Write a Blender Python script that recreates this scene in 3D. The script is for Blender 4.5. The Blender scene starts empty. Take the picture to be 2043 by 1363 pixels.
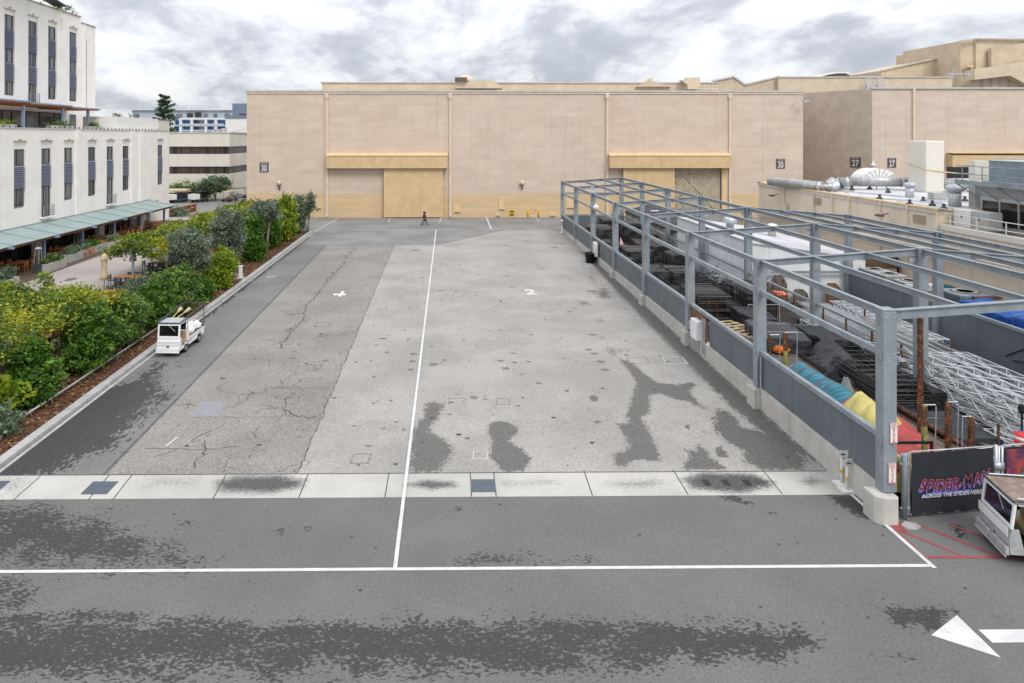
import bpy, bmesh, math, random
import numpy as np
from mathutils import Vector, Matrix
R=math.radians; PI=math.pi
random.seed(7); rng=np.random.default_rng(7)
sc=bpy.context.scene; col=sc.collection
# ------------------------------------------------------------------ camera geometry (metres; +Y runs up the lot)
F=1380.;CX=911.;CY=272.;H=12.2;AY=math.atan(.0112); ca,sa=math.cos(AY),math.sin(AY)
def ray(u,v):
    a=(u-CX)/F;b=(CY-v)/F
    return (sa+ca*a, ca-sa*a, b)
def gz(y): return 0.0 if y<23.5 else .01*(min(y,98)-23.5)
def G(u,v,z=None):
    d=ray(u,v)
    if z is not None:
        t=(z-H)/d[2];return Vector((d[0]*t,d[1]*t,z))
    t=-H/d[2]
    for i in range(20): t=(gz(d[1]*t)-H)/d[2]
    return Vector((d[0]*t,d[1]*t,H+d[2]*t))
def PX(u,v,x):
    d=ray(u,v);t=x/d[0];return Vector((x,d[1]*t,H+d[2]*t))
def PY(u,v,y):
    d=ray(u,v);t=y/d[1];return Vector((d[0]*t,y,H+d[2]*t))
cam=bpy.data.cameras.new('camera'); co=bpy.data.objects.new('camera',cam); col.objects.link(co); sc.camera=co
co.location=(0,0,H); co.rotation_euler=(R(90),0,-AY)
cam.sensor_width=36; cam.lens=F/2043*36; cam.shift_x=(1021.5-CX)/2043; cam.shift_y=-(681.5-CY)/2043
cam.clip_start=.1; cam.clip_end=6000
sc.render.resolution_x=1024; sc.render.resolution_y=683
sc.view_settings.view_transform='Standard'; sc.view_settings.look='None'; sc.view_settings.exposure=0; sc.view_settings.gamma=1
# ------------------------------------------------------------------ world
w=bpy.data.worlds.new('World'); sc.world=w; w.use_nodes=True
nt=w.node_tree; nt.nodes.clear()
def N(nt,t,**k):
    n=nt.nodes.new(t)
    for a,b in k.items():
        if a.startswith('i_'):
            n.inputs[int(a[2:]) if a[2:].isdigit() else a[2:].replace('_',' ')].default_value=b
        else: setattr(n,a,b)
    return n
def math_(nt,op,a,b=None,clamp=False):
    n=nt.nodes.new('ShaderNodeMath'); n.operation=op; n.use_clamp=clamp
    for i,x in enumerate((a,b)):
        if x is None: continue
        if isinstance(x,(int,float)): n.inputs[i].default_value=x
        else: nt.links.new(x,n.inputs[i])
    return n.outputs[0]
def mapr(nt,x,a,b,c,d,smooth=True):
    n=nt.nodes.new('ShaderNodeMapRange'); n.interpolation_type='SMOOTHSTEP' if smooth else 'LINEAR'
    nt.links.new(x,n.inputs[0])
    for i,v in enumerate((a,b,c,d)): n.inputs[i+1].default_value=v
    return n.outputs[0]
def mix(nt,f,a,b,bt='MIX'):
    n=nt.nodes.new('ShaderNodeMix'); n.data_type='RGBA'; n.blend_type=bt
    if isinstance(f,(int,float)): n.inputs[0].default_value=f
    else: nt.links.new(f,n.inputs[0])
    for i,x in ((6,a),(7,b)):
        if isinstance(x,tuple): n.inputs[i].default_value=(x+(1,))[:4]
        else: nt.links.new(x,n.inputs[i])
    return n.outputs[2]
def noise(nt,vec,scale,detail=4,rough=.55,dist=0,out=0):
    n=N(nt,'ShaderNodeTexNoise'); n.inputs['Scale'].default_value=scale; n.inputs['Detail'].default_value=detail
    n.inputs['Roughness'].default_value=rough; n.inputs['Distortion'].default_value=dist
    nt.links.new(vec,n.inputs['Vector']); return n.outputs[out]
def vmap(nt,vec,scale=(1,1,1),rot=(0,0,0),loc=(0,0,0)):
    n=N(nt,'ShaderNodeMapping'); n.inputs['Scale'].default_value=scale; n.inputs['Rotation'].default_value=rot; n.inputs['Location'].default_value=loc
    nt.links.new(vec,n.inputs['Vector']); return n.outputs[0]
SE,SR=R(48),R(156)
tc=N(nt,'ShaderNodeTexCoord'); sp=N(nt,'ShaderNodeSeparateXYZ'); nt.links.new(tc.outputs['Generated'],sp.inputs[0])
z=math_(nt,'MAXIMUM',sp.outputs[2],0.0)
zz=math_(nt,'ADD',z,.30)
cx=N(nt,'ShaderNodeCombineXYZ')
nt.links.new(math_(nt,'DIVIDE',sp.outputs[0],zz),cx.inputs[0]); nt.links.new(math_(nt,'DIVIDE',sp.outputs[1],zz),cx.inputs[1])
pv=vmap(nt,cx.outputs[0],(1.0,.52,1),(0,0,.1),(-4.2,3.7,8.3))
n1=noise(nt,pv,2.3,9,.56,.3); n2=noise(nt,vmap(nt,cx.outputs[0],(1,1,1),(0,0,0),(9.1,3,5)),4.2,9,.6,.5)
cl=math_(nt,'ADD',math_(nt,'MULTIPLY',n1,.72),math_(nt,'MULTIPLY',n2,.28))
shade=mapr(nt,cl,.37,.605,.08,1)
hor=mapr(nt,sp.outputs[2],0.0,.06,1,0)
shade2=math_(nt,'MAXIMUM',shade,math_(nt,'MULTIPLY',hor,.8))
cr=N(nt,'ShaderNodeValToRGB'); nt.links.new(shade2,cr.inputs[0])
e=cr.color_ramp.elements; e[0].position=0; e[0].color=(.47,.505,.58,1); e[1].position=1; e[1].color=(1.0,1.0,1.0,1)
q=e.new(.33); q.color=(.60,.63,.70,1); q=e.new(.58); q.color=(.78,.80,.86,1); q=e.new(.8); q.color=(.92,.94,.97,1)
sky=N(nt,'ShaderNodeTexSky'); sky.sky_type='NISHITA'; sky.sun_disc=False; sky.sun_elevation=SE; sky.sun_rotation=SR
skys=mix(nt,1.0,sky.outputs[0],(.09,.09,.09),'MULTIPLY')
cm=mix(nt,.93,skys,cr.outputs[0])
grad=math_(nt,'MULTIPLY',math_(nt,'ADD',1.0,math_(nt,'MULTIPLY',z,1.5)),.93)
gc=N(nt,'ShaderNodeCombineXYZ')
for i in range(3): nt.links.new(grad,gc.inputs[i])
fin=mix(nt,1.0,cm,gc.outputs[0],'MULTIPLY')
bg=N(nt,'ShaderNodeBackground'); nt.links.new(fin,bg.inputs[0]); bg.inputs[1].default_value=1.0
wo=N(nt,'ShaderNodeOutputWorld'); nt.links.new(bg.outputs[0],wo.inputs[0])
sl=bpy.data.lights.new('sun','SUN'); sl.energy=1.75; sl.angle=R(22); sl.color=(1,.96,.9)
so=bpy.data.objects.new('sun',sl); col.objects.link(so)
sd=Vector((math.sin(SR)*math.cos(SE),math.cos(SR)*math.cos(SE),math.sin(SE)))   # towards the sun
so.rotation_euler=sd.to_track_quat('Z','Y').to_euler()
# ------------------------------------------------------------------ materials
MT={}
def newmat(name):
    m=bpy.data.materials.new(name); m.use_nodes=True; n=m.node_tree
    b=n.nodes['Principled BSDF']; t=N(n,'ShaderNodeTexCoord')
    return m,n,b,t
def setspec(b,s):
    b.inputs['Specular IOR Level'].default_value=s
def mat(name,c,rough=.75,var=.12,scale=1.5,c2=None,cov=.5,metal=0,bump=0,bscale=20,spec=.4,streak=0,coat=0,fine=.06,oi=0):
    """mottled paint / stone / metal: two noises vary the colour, c2 is a second colour in patches"""
    m,n,b,t=newmat(name); v=t.outputs['Object']
    a=tuple(min(1,x*(1+var)) for x in c); d=tuple(x*(1-var) for x in c)
    f=mapr(n,noise(n,v,scale,5,.6),.35,.65,0,1)
    cc=mix(n,f,d,a)
    if fine:
        g=noise(n,v,scale*14,3,.6); cc=mix(n,fine*2,cc,mix(n,g,(0,0,0),(1,1,1)),'OVERLAY')
    if c2: cc=mix(n,mapr(n,noise(n,vmap(n,v,(1,1,1),(0,0,0),(5,2,1)),scale*1.3,7,.62),1-cov-.06,1-cov+.06,0,1),cc,c2)
    if streak:
        s=noise(n,vmap(n,v,(2.2,2.2,.09)),1.2,6,.65); cc=mix(n,math_(n,'MULTIPLY',mapr(n,s,.5,.75,0,1),streak),cc,tuple(x*.55 for x in c))
    if oi:
        o=N(n,'ShaderNodeObjectInfo'); cc=mix(n,oi,cc,mix(n,o.outputs['Random'],tuple(x*.45 for x in c),tuple(min(1,x*1.6) for x in c)))
    n.links.new(cc,b.inputs['Base Color']); b.inputs['Roughness'].default_value=rough; b.inputs['Metallic'].default_value=metal; setspec(b,spec)
    if coat: b.inputs['Coat Weight'].default_value=coat
    if bump:
        bn=N(n,'ShaderNodeBump'); bn.inputs['Strength'].default_value=bump; bn.inputs['Distance'].default_value=.02
        n.links.new(noise(n,v,bscale,5,.6),bn.inputs['Height']); n.links.new(bn.outputs[0],b.inputs['Normal'])
    MT[name]=m; return m
def leafmat(name,dark,mid,light,tr=.25):
    m,n,b,t=newmat(name); at=N(n,'ShaderNodeAttribute'); at.attribute_name='tone'
    r=N(n,'ShaderNodeValToRGB'); n.links.new(at.outputs['Fac'],r.inputs[0]); e=r.color_ramp.elements
    e[0].color=dark+(1,); e[1].color=light+(1,); q=e.new(.5); q.color=mid+(1,)
    n.links.new(r.outputs[0],b.inputs['Base Color']); b.inputs['Roughness'].default_value=.5; setspec(b,.35)
    tl=N(n,'ShaderNodeBsdfTranslucent'); n.links.new(r.outputs[0],tl.inputs[0])
    ms=N(n,'ShaderNodeMixShader'); ms.inputs[0].default_value=tr; n.links.new(b.outputs[0],ms.inputs[1]); n.links.new(tl.outputs[0],ms.inputs[2])
    n.links.new(ms.outputs[0],n.nodes['Material Output'].inputs[0]); MT[name]=m; return m
def groundmat(name,dry,wet,amp=.55,ns=2.2,soft=.05,aniso=(1,1,1),rot=0,speck=.10,dry2=None,grain=55,rwet=.55,lat=.08,blotch=.5,hamp=.5,hns=8,hdet=4,halo=.12):
    m,n,b,t=newmat(name); v=t.outputs['Object']
    at=N(n,'ShaderNodeAttribute'); at.attribute_name='wet'
    nv=vmap(n,v,aniso,(0,0,rot)); ns1=noise(n,nv,ns,9,.68,.4)
    fn=noise(n,vmap(n,v,aniso,(0,0,rot),(4,4,0)),hns,hdet,.6)
    k=math_(n,'ADD',at.outputs['Fac'],math_(n,'ADD',math_(n,'MULTIPLY',math_(n,'SUBTRACT',ns1,.5),amp*2),math_(n,'MULTIPLY',math_(n,'SUBTRACT',fn,.5),hamp*2)))
    k=math_(n,'MULTIPLY',k,mapr(n,at.outputs['Fac'],.0,.16,0,1))
    wf=math_(n,'MAXIMUM',mapr(n,k,.5-soft,.5+soft,0,1),mapr(n,k,.26,.5,0,halo))
    big=mapr(n,noise(n,v,.22,5,.6),.35,.65,0,1)
    d2=dry2 or tuple(x*(1-lat*1.6) for x in dry)
    base=mix(n,big,d2,tuple(x*(1+lat) for x in dry))
    mid=mapr(n,noise(n,v,1.4,6,.65),.5,.78,0,1); base=mix(n,math_(n,'MULTIPLY',mid,blotch*.35),base,tuple(x*.6 for x in dry))
    sc_=mapr(n,noise(n,vmap(n,v,(.35,2.5,1),(0,0,1.45)),.8,5,.6),.58,.72,0,.16); base=mix(n,sc_,base,tuple(min(1,x*1.25) for x in dry))
    gr=math_(n,'ADD',math_(n,'MULTIPLY',noise(n,v,grain*.5,1,.8),.6),math_(n,'MULTIPLY',noise(n,v,grain*.17,4,.75),.4)); base=mix(n,speck*4,base,mix(n,mapr(n,gr,.3,.7,0,1),(.1,.1,.1),(.9,.9,.9)),'OVERLAY')
    gr2=mapr(n,noise(n,v,grain*.25,4,.7),.62,.72,0,.55); base=mix(n,gr2,base,tuple(x*.72 for x in dry))
    wc=mix(n,mapr(n,gr,.35,.65,0,1),tuple(x*.65 for x in wet),tuple(x*1.45 for x in wet))
    cc=mix(n,wf,base,wc); n.links.new(cc,b.inputs['Base Color'])
    rr=mapr(n,wf,0,1,.92,rwet,False); n.links.new(rr,b.inputs['Roughness']); setspec(b,.3)
    bn=N(n,'ShaderNodeBump'); bn.inputs['Strength'].default_value=.12; bn.inputs['Distance'].default_value=.02
    n.links.new(gr,bn.inputs['Height']); n.links.new(bn.outputs[0],b.inputs['Normal'])
    MT[name]=m; return m
def stagemat(name,c,band,zb,seam=5.6,gap=0):
    """big stucco panels: vertical seams, faint courses, an ochre band painted round the foot"""
    m,n,b,t=newmat(name); v=t.outputs['Object']; s=N(n,'ShaderNodeSeparateXYZ'); n.links.new(v,s.inputs[0])
    xy=math_(n,'ADD',s.outputs[0],s.outputs[1])
    c1=N(n,'ShaderNodeCombineXYZ'); n.links.new(xy,c1.inputs[0]); n.links.new(s.outputs[2],c1.inputs[1])
    br=N(n,'ShaderNodeTexBrick'); n.links.new(c1.outputs[0],br.inputs['Vector'])
    br.inputs['Scale'].default_value=1; br.inputs['Brick Width'].default_value=2.1; br.inputs['Row Height'].default_value=.75
    br.inputs['Mortar Size'].default_value=.012; br.inputs['Mortar Smooth'].default_value=1; br.inputs['Bias'].default_value=0
    br.inputs['Color1'].default_value=(.42,.42,.42,1); br.inputs['Color2'].default_value=(.58,.58,.58,1); br.inputs['Mortar'].default_value=(.47,.47,.47,1)
    mp=mapr(n,noise(n,vmap(n,v,(.3,.3,1.6)),.7,6,.6),.35,.65,0,1)
    cc=mix(n,mp,tuple(x*.955 for x in c),tuple(min(1,x*1.035) for x in c))
    cc=mix(n,.26,cc,br.outputs[0],'OVERLAY')
    # broad repaint patches
    b2=N(n,'ShaderNodeTexBrick'); n.links.new(vmap(n,c1.outputs[0],(1,1,1),(0,0,0),(2.7,1.3,0)),b2.inputs['Vector'])
    b2.inputs['Scale'].default_value=1; b2.inputs['Brick Width'].default_value=3.7; b2.inputs['Row Height'].default_value=1.9; b2.inputs['Mortar Size'].default_value=0
    b2.inputs['Color1'].default_value=(.46,.455,.45,1); b2.inputs['Color2'].default_value=(.54,.545,.55,1)
    cc=mix(n,mapr(n,noise(n,v,.25,3),  .42,.58,0,.65),cc,b2.outputs[0],'OVERLAY')
    # bands darker along seams
    w1=N(n,'ShaderNodeMath'); w1.operation='PINGPONG'; n.links.new(xy,w1.inputs[0]); w1.inputs[1].default_value=seam/2
    ln=mapr(n,w1.outputs[0],0,.06,.30,0); cc=mix(n,ln,cc,tuple(x*.62 for x in c))
    st=noise(n,vmap(n,v,(1.7,1.7,.05)),1.0,6,.65); cc=mix(n,mapr(n,st,.52,.78,0,.5),cc,tuple(x*.72 for x in c))
    if band:
        zf=mapr(n,math_(n,'ADD',s.outputs[2],math_(n,'MULTIPLY',noise(n,v,3,3),.03)),zb-.01,zb+.03,1,0)
        bc=mix(n,mp,tuple(x*.93 for x in band),tuple(min(1,x*1.04) for x in band)); bc=mix(n,mapr(n,st,.5,.8,0,.3),bc,tuple(x*.75 for x in band))
        cc=mix(n,zf,cc,bc)
    n.links.new(cc,b.inputs['Base Color']); b.inputs['Roughness'].default_value=.88; setspec(b,.25)
    MT[name]=m; return m
GR=groundmat
GR('lot_light',(.312,.297,.276),(.108,.102,.093),amp=.34,ns=2.0,soft=.085,halo=.2,speck=.10,hamp=.55,hns=9)
GR('lot_slab',(.238,.224,.201),(.075,.07,.064),amp=.45,ns=3,speck=.15,hamp=.5)
GR('lane',(.178,.173,.168),(.040,.039,.040),amp=.45,ns=1.1,speck=.08,aniso=(1.5,.8,1),rot=-.5,soft=.03,hamp=.62,hns=5,hdet=5)
GR('far_lot',(.22,.217,.21),(.07,.07,.07),speck=.05,lat=.1)
GR('road',(.142,.138,.134),(.040,.038,.039),amp=.62,ns=1.15,soft=.03,speck=.085,aniso=(.85,1.25,1),rot=.3,hamp=.85,hns=8.5,hdet=5,halo=.03,lat=.06)
GR('conc',(.445,.43,.395),(.055,.053,.05),halo=.0,amp=.2,ns=1.6,soft=.45,speck=.03,rwet=.25,blotch=.7)
GR('paving',(.36,.325,.30),(.12,.09,.07),amp=.2,speck=.03)
mat('patch_grey',(.24,.24,.26),.9,.06,3); mat('tar',(.06,.058,.056),.8,.3,6); mat('tar_soft',(.15,.145,.14),.85,.2,6); mat('core',(.185,.18,.175),.85,.3,9,c2=(.28,.27,.26),cov=.45); mat('seam',(.10,.10,.105),.8,.2,3)
mat('paint',(.56,.56,.55),.8,.10,2,c2=(.40,.40,.40),cov=.30); mat('paint_faint',(.52,.5,.49),.8,.1,5,c2=(.3,.3,.3),cov=.3); mat('paint_red',(.27,.075,.07),.7,.15,3,c2=(.24,.12,.115),cov=.3)
mat('kerbc',(.36,.355,.345),.9,.12,2,streak=0,bump=.2,c2=(.25,.24,.22),cov=.2)
mat('wallc',(.50,.48,.44),.9,.08,1.2,streak=.45,c2=(.34,.31,.25),cov=.22,bump=.15)
mat('ground',(.21,.21,.205),.95,.15,.1); mat('bark_mulch',(.085,.035,.018),.95,.45,5,c2=(.13,.07,.035),cov=.42,bump=.6,bscale=12)
mat('deckw',(.11,.07,.052),.75,.2,3); mat('deckp',(.135,.10,.085),.8,.12,2)
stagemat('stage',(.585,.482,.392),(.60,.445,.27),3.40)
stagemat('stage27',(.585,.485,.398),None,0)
mat('stage_shaded',(.52,.435,.345),.9,.08,.6,streak=.2); mat('ochre',(.59,.43,.245),.8,.06,.8,streak=.3); mat('ochre_lt',(.66,.49,.28),.8,.05,1); mat('spout',(.64,.53,.42),.7,.05,1)  # first tan is the stage colour darkened to carry wall shade
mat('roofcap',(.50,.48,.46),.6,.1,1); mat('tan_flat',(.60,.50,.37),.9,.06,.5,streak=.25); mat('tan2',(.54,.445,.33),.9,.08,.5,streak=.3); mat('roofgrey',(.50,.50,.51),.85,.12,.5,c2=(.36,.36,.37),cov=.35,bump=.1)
mat('brownplate',(.10,.075,.062),.6,.1,3); mat('whitep',(.72,.71,.68),.6,.05,2); mat('creamdoor',(.40,.34,.25),.8,.12,1.2,c2=(.30,.25,.18),cov=.4); mat('brace',(.50,.43,.32),.7,.08,2)
mat('office',(.80,.775,.735),.9,.035,.5,streak=.10); mat('office2',(.66,.63,.55),.9,.04,.5,streak=.2); mat('alum',(.42,.44,.46),.45,.06,3,metal=.3)
mat('darkframe',(.05,.055,.062),.5,.1,3); mat('white_m',(.78,.78,.77),.4,.04,2,coat=.2)
mat('steel',(.24,.272,.295),.55,.12,1.2,c2=(.19,.215,.235),cov=.35,streak=.3,spec=.5); mat('panelg',(.125,.148,.162),.6,.08,.6,streak=.35); mat('galv',(.50,.53,.56),.4,.1,6,metal=.5,c2=(.36,.38,.40),cov=.4)
mat('silver',(.46,.46,.46),.52,.12,3,metal=.75); mat('truss',(.56,.57,.58),.42,.12,3,metal=.55,oi=.12); mat('rust',(.075,.035,.024),.85,.35,6,c2=(.30,.12,.035),cov=.42,bump=.3); mat('rusty_y',(.26,.25,.07),.8,.25,6,c2=(.15,.08,.03),cov=.4)
mat('blackp',(.012,.012,.013),.5,.3,5); mat('blackframe',(.016,.016,.018),.4,.3,8,c2=(.30,.30,.31),cov=.30,oi=.15)
mat('tarpb',(.016,.017,.02),.42,.3,1.5,c2=(.035,.037,.042),cov=.4,spec=.5); mat('tarpg',(.034,.037,.044),.5,.2,1.5); mat('tarpgray',(.06,.06,.068),.55,.2,2)
mat('teal',(.03,.21,.27),.5,.2,1.5); mat('tealdark',(.05,.10,.16),.5,.2,1.5); mat('coral',(.62,.16,.09),.6,.15,2); mat('yellowt',(.62,.53,.18),.55,.1,2); mat('redt',(.42,.06,.055),.5,.12,2); mat('bluet',(.01,.085,.36),.4,.2,2)
mat('wood',(.17,.085,.045),.8,.25,3,c2=(.09,.05,.03),cov=.4); mat('woodold',(.13,.105,.085),.85,.25,2,c2=(.07,.055,.045),cov=.4,bump=.3); mat('tablew',(.44,.165,.05),.55,.2,3); mat('palew',(.52,.40,.25),.8,.15,3)
mat('orange',(.62,.13,.01),.5,.1,3); mat('yellow',(.70,.47,.02),.5,.1,3); mat('redp',(.55,.03,.03),.5,.1,3)
mat('shedw',(.76,.78,.79),.7,.05,.8,streak=.2); mat('shedlow',(.44,.43,.39),.85,.08,1,streak=.4); mat('tarroof',(.05,.055,.06),.9,.2,1,c2=(.08,.085,.09),cov=.4); mat('pavdark',(.15,.15,.15),.9,.1,1)
mat('slatepanel',(.155,.17,.235),.55,.06,2); mat('cortn',(.24,.075,.025),.85,.25,2,c2=(.15,.05,.02),cov=.4); mat('postblue',(.22,.28,.37),.5,.08,2); mat('redbeam',(.16,.055,.04),.7,.15,2)
mat('planter',(.36,.35,.33),.9,.08,2); mat('canvas',(.50,.40,.26),.85,.12,4); mat('acgrey',(.38,.38,.37),.6,.08,3); mat('acblue',(.22,.26,.30),.55,.1,2)
mat('aptgrey',(.40,.44,.49),.8,.05,.5); mat('aptdark',(.16,.20,.26),.8,.05,.5); mat('aptblue',(.05,.22,.50),.7,.08,.5); mat('aptwhite',(.66,.69,.73),.8,.03,.5)
mat('carroof',(.23,.175,.14),.85,.2,4,c2=(.16,.12,.10),cov=.4); mat('cartgrey',(.36,.37,.37),.55,.15,4,c2=(.22,.22,.21),cov=.3); mat('tyre',(.015,.015,.015),.8,.2,6); mat('tanseat',(.42,.30,.17),.7,.1,3)
mat('skin',(.42,.24,.16),.6,.05,5); mat('cloth_dark',(.018,.016,.02),.85,.2,5); mat('cloth_navy',(.015,.018,.04),.85,.2,5); mat('cloth_brown',(.13,.08,.06),.85,.3,9); mat('cloth_grey',(.20,.20,.22),.85,.2,5); mat('hairm',(.015,.01,.008),.7,.2,8)
mat('trunk',(.12,.095,.075),.9,.2,6,bump=.4); mat('trunk_pale',(.26,.22,.18),.9,.2,6,bump=.4)
mat('banner',(.018,.021,.026),.8,.15,2); mat('pink',(.62,.10,.13),.7,.1,4); mat('violet',(.12,.13,.42),.7,.25,6); mat('lettw',(.60,.56,.60),.7,.1,3)
mat('tealsign',(.0,.13,.16),.5,.05,3); mat('lampglass',(.62,.52,.33),.3,.05,3)
leafmat('lf_green',(.014,.05,.006),(.06,.15,.014),(.17,.30,.03)); leafmat('lf_mid',(.03,.07,.012),(.09,.17,.03),(.21,.30,.06))
leafmat('lf_olive',(.05,.075,.045),(.14,.18,.12),(.27,.32,.23)); leafmat('lf_yel',(.05,.11,.006),(.19,.28,.015),(.42,.46,.04)); leafmat('lf_vine',(.035,.08,.006),(.13,.20,.015),(.46,.42,.03))
leafmat('lf_grey',(.06,.10,.06),(.13,.19,.10),(.24,.29,.19)); leafmat('lf_con',(.015,.04,.015),(.035,.075,.025),(.07,.12,.045)); leafmat('litter',(.04,.02,.01),(.14,.065,.025),(.33,.19,.07),0)
def glass(name,c,rough=.08,stripe=None):
    m,n,b,t=newmat(name); v=t.outputs['Object']; cc=mix(n,mapr(n,noise(n,vmap(n,v,(.6,.6,.05)),1.2,3),.4,.6,0,1),c,tuple(x*(2.2 if c[0]<.1 else 1.08)+.005 for x in c))
    if stripe:
        s=mapr(n,noise(n,vmap(n,v,(3.1,3.1,.04)),1.7,2),.5,.53,0,1); cc=mix(n,s,cc,stripe)
    n.links.new(cc,b.inputs['Base Color']); b.inputs['Roughness'].default_value=rough; setspec(b,.8 if name not in('glass_b','canopy_glass') else .3); MT[name]=m
glass('glass_d',(.02,.022,.024)); glass('glass_c',(.03,.034,.04),.08,(.17,.19,.20)); glass('glass_b',(.025,.02,.018),.2,(.085,.07,.06)); glass('glass_n',(.008,.008,.01),.12)
glass('canopy_glass',(.27,.345,.335),.55)
# translucent tinted roof glass
m=MT['canopy_glass']; n=m.node_tree; b=n.nodes['Principled BSDF']; b.inputs['Alpha'].default_value=.96

def crumple(name,st=.9,sc1=1.6,rough=.38):
    m=MT[name]; n=m.node_tree; b=n.nodes['Principled BSDF']; t=N(n,'ShaderNodeTexCoord'); v=t.outputs['Object']
    vo=N(n,'ShaderNodeTexVoronoi'); vo.feature='F1'; vo.distance='MANHATTAN'; 
    dm=N(n,'ShaderNodeMix'); dm.data_type='VECTOR'; dm.inputs[0].default_value=.22; n.links.new(v,dm.inputs[4]); n.links.new(noise(n,v,1.6,4,.6,0,1),dm.inputs[5])
    n.links.new(dm.outputs[1],vo.inputs['Vector']); vo.inputs['Scale'].default_value=sc1
    hh=math_(n,'ADD',math_(n,'MULTIPLY',vo.outputs['Distance'],.8),math_(n,'MULTIPLY',noise(n,v,6,6,.65,1.5),.5))
    bn=N(n,'ShaderNodeBump'); bn.inputs['Strength'].default_value=st; bn.inputs['Distance'].default_value=.14; n.links.new(hh,bn.inputs['Height']); n.links.new(bn.outputs[0],b.inputs['Normal']); b.inputs['Roughness'].default_value=rough
for nm in ('tarpb','tarpg','tarpgray','bluet','teal','tealdark','redt','yellowt','coral'): crumple(nm,.3 if nm[:4]!='tarp' else 1.0,1.6 if nm[:4]=='tarp' else .9)

mat('gratem',(.12,.145,.175),.5,.1,3,metal=.3)

m=MT['teal']; n=m.node_tree; b=n.nodes['Principled BSDF']; t=N(n,'ShaderNodeTexCoord'); wv=N(n,'ShaderNodeTexWave'); wv.bands_direction='Y'; wv.inputs['Scale'].default_value=1.5; wv.inputs['Distortion'].default_value=1.2
n.links.new(vmap(n,t.outputs['Object'],(1,1,1),(0,0,.5)),wv.inputs[0]); l=b.inputs['Base Color'].links[0].from_socket; n.links.new(mix(n,mapr(n,wv.outputs['Fac'],.72,.8,0,.6),l,(.015,.07,.12)),b.inputs['Base Color'])
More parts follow.
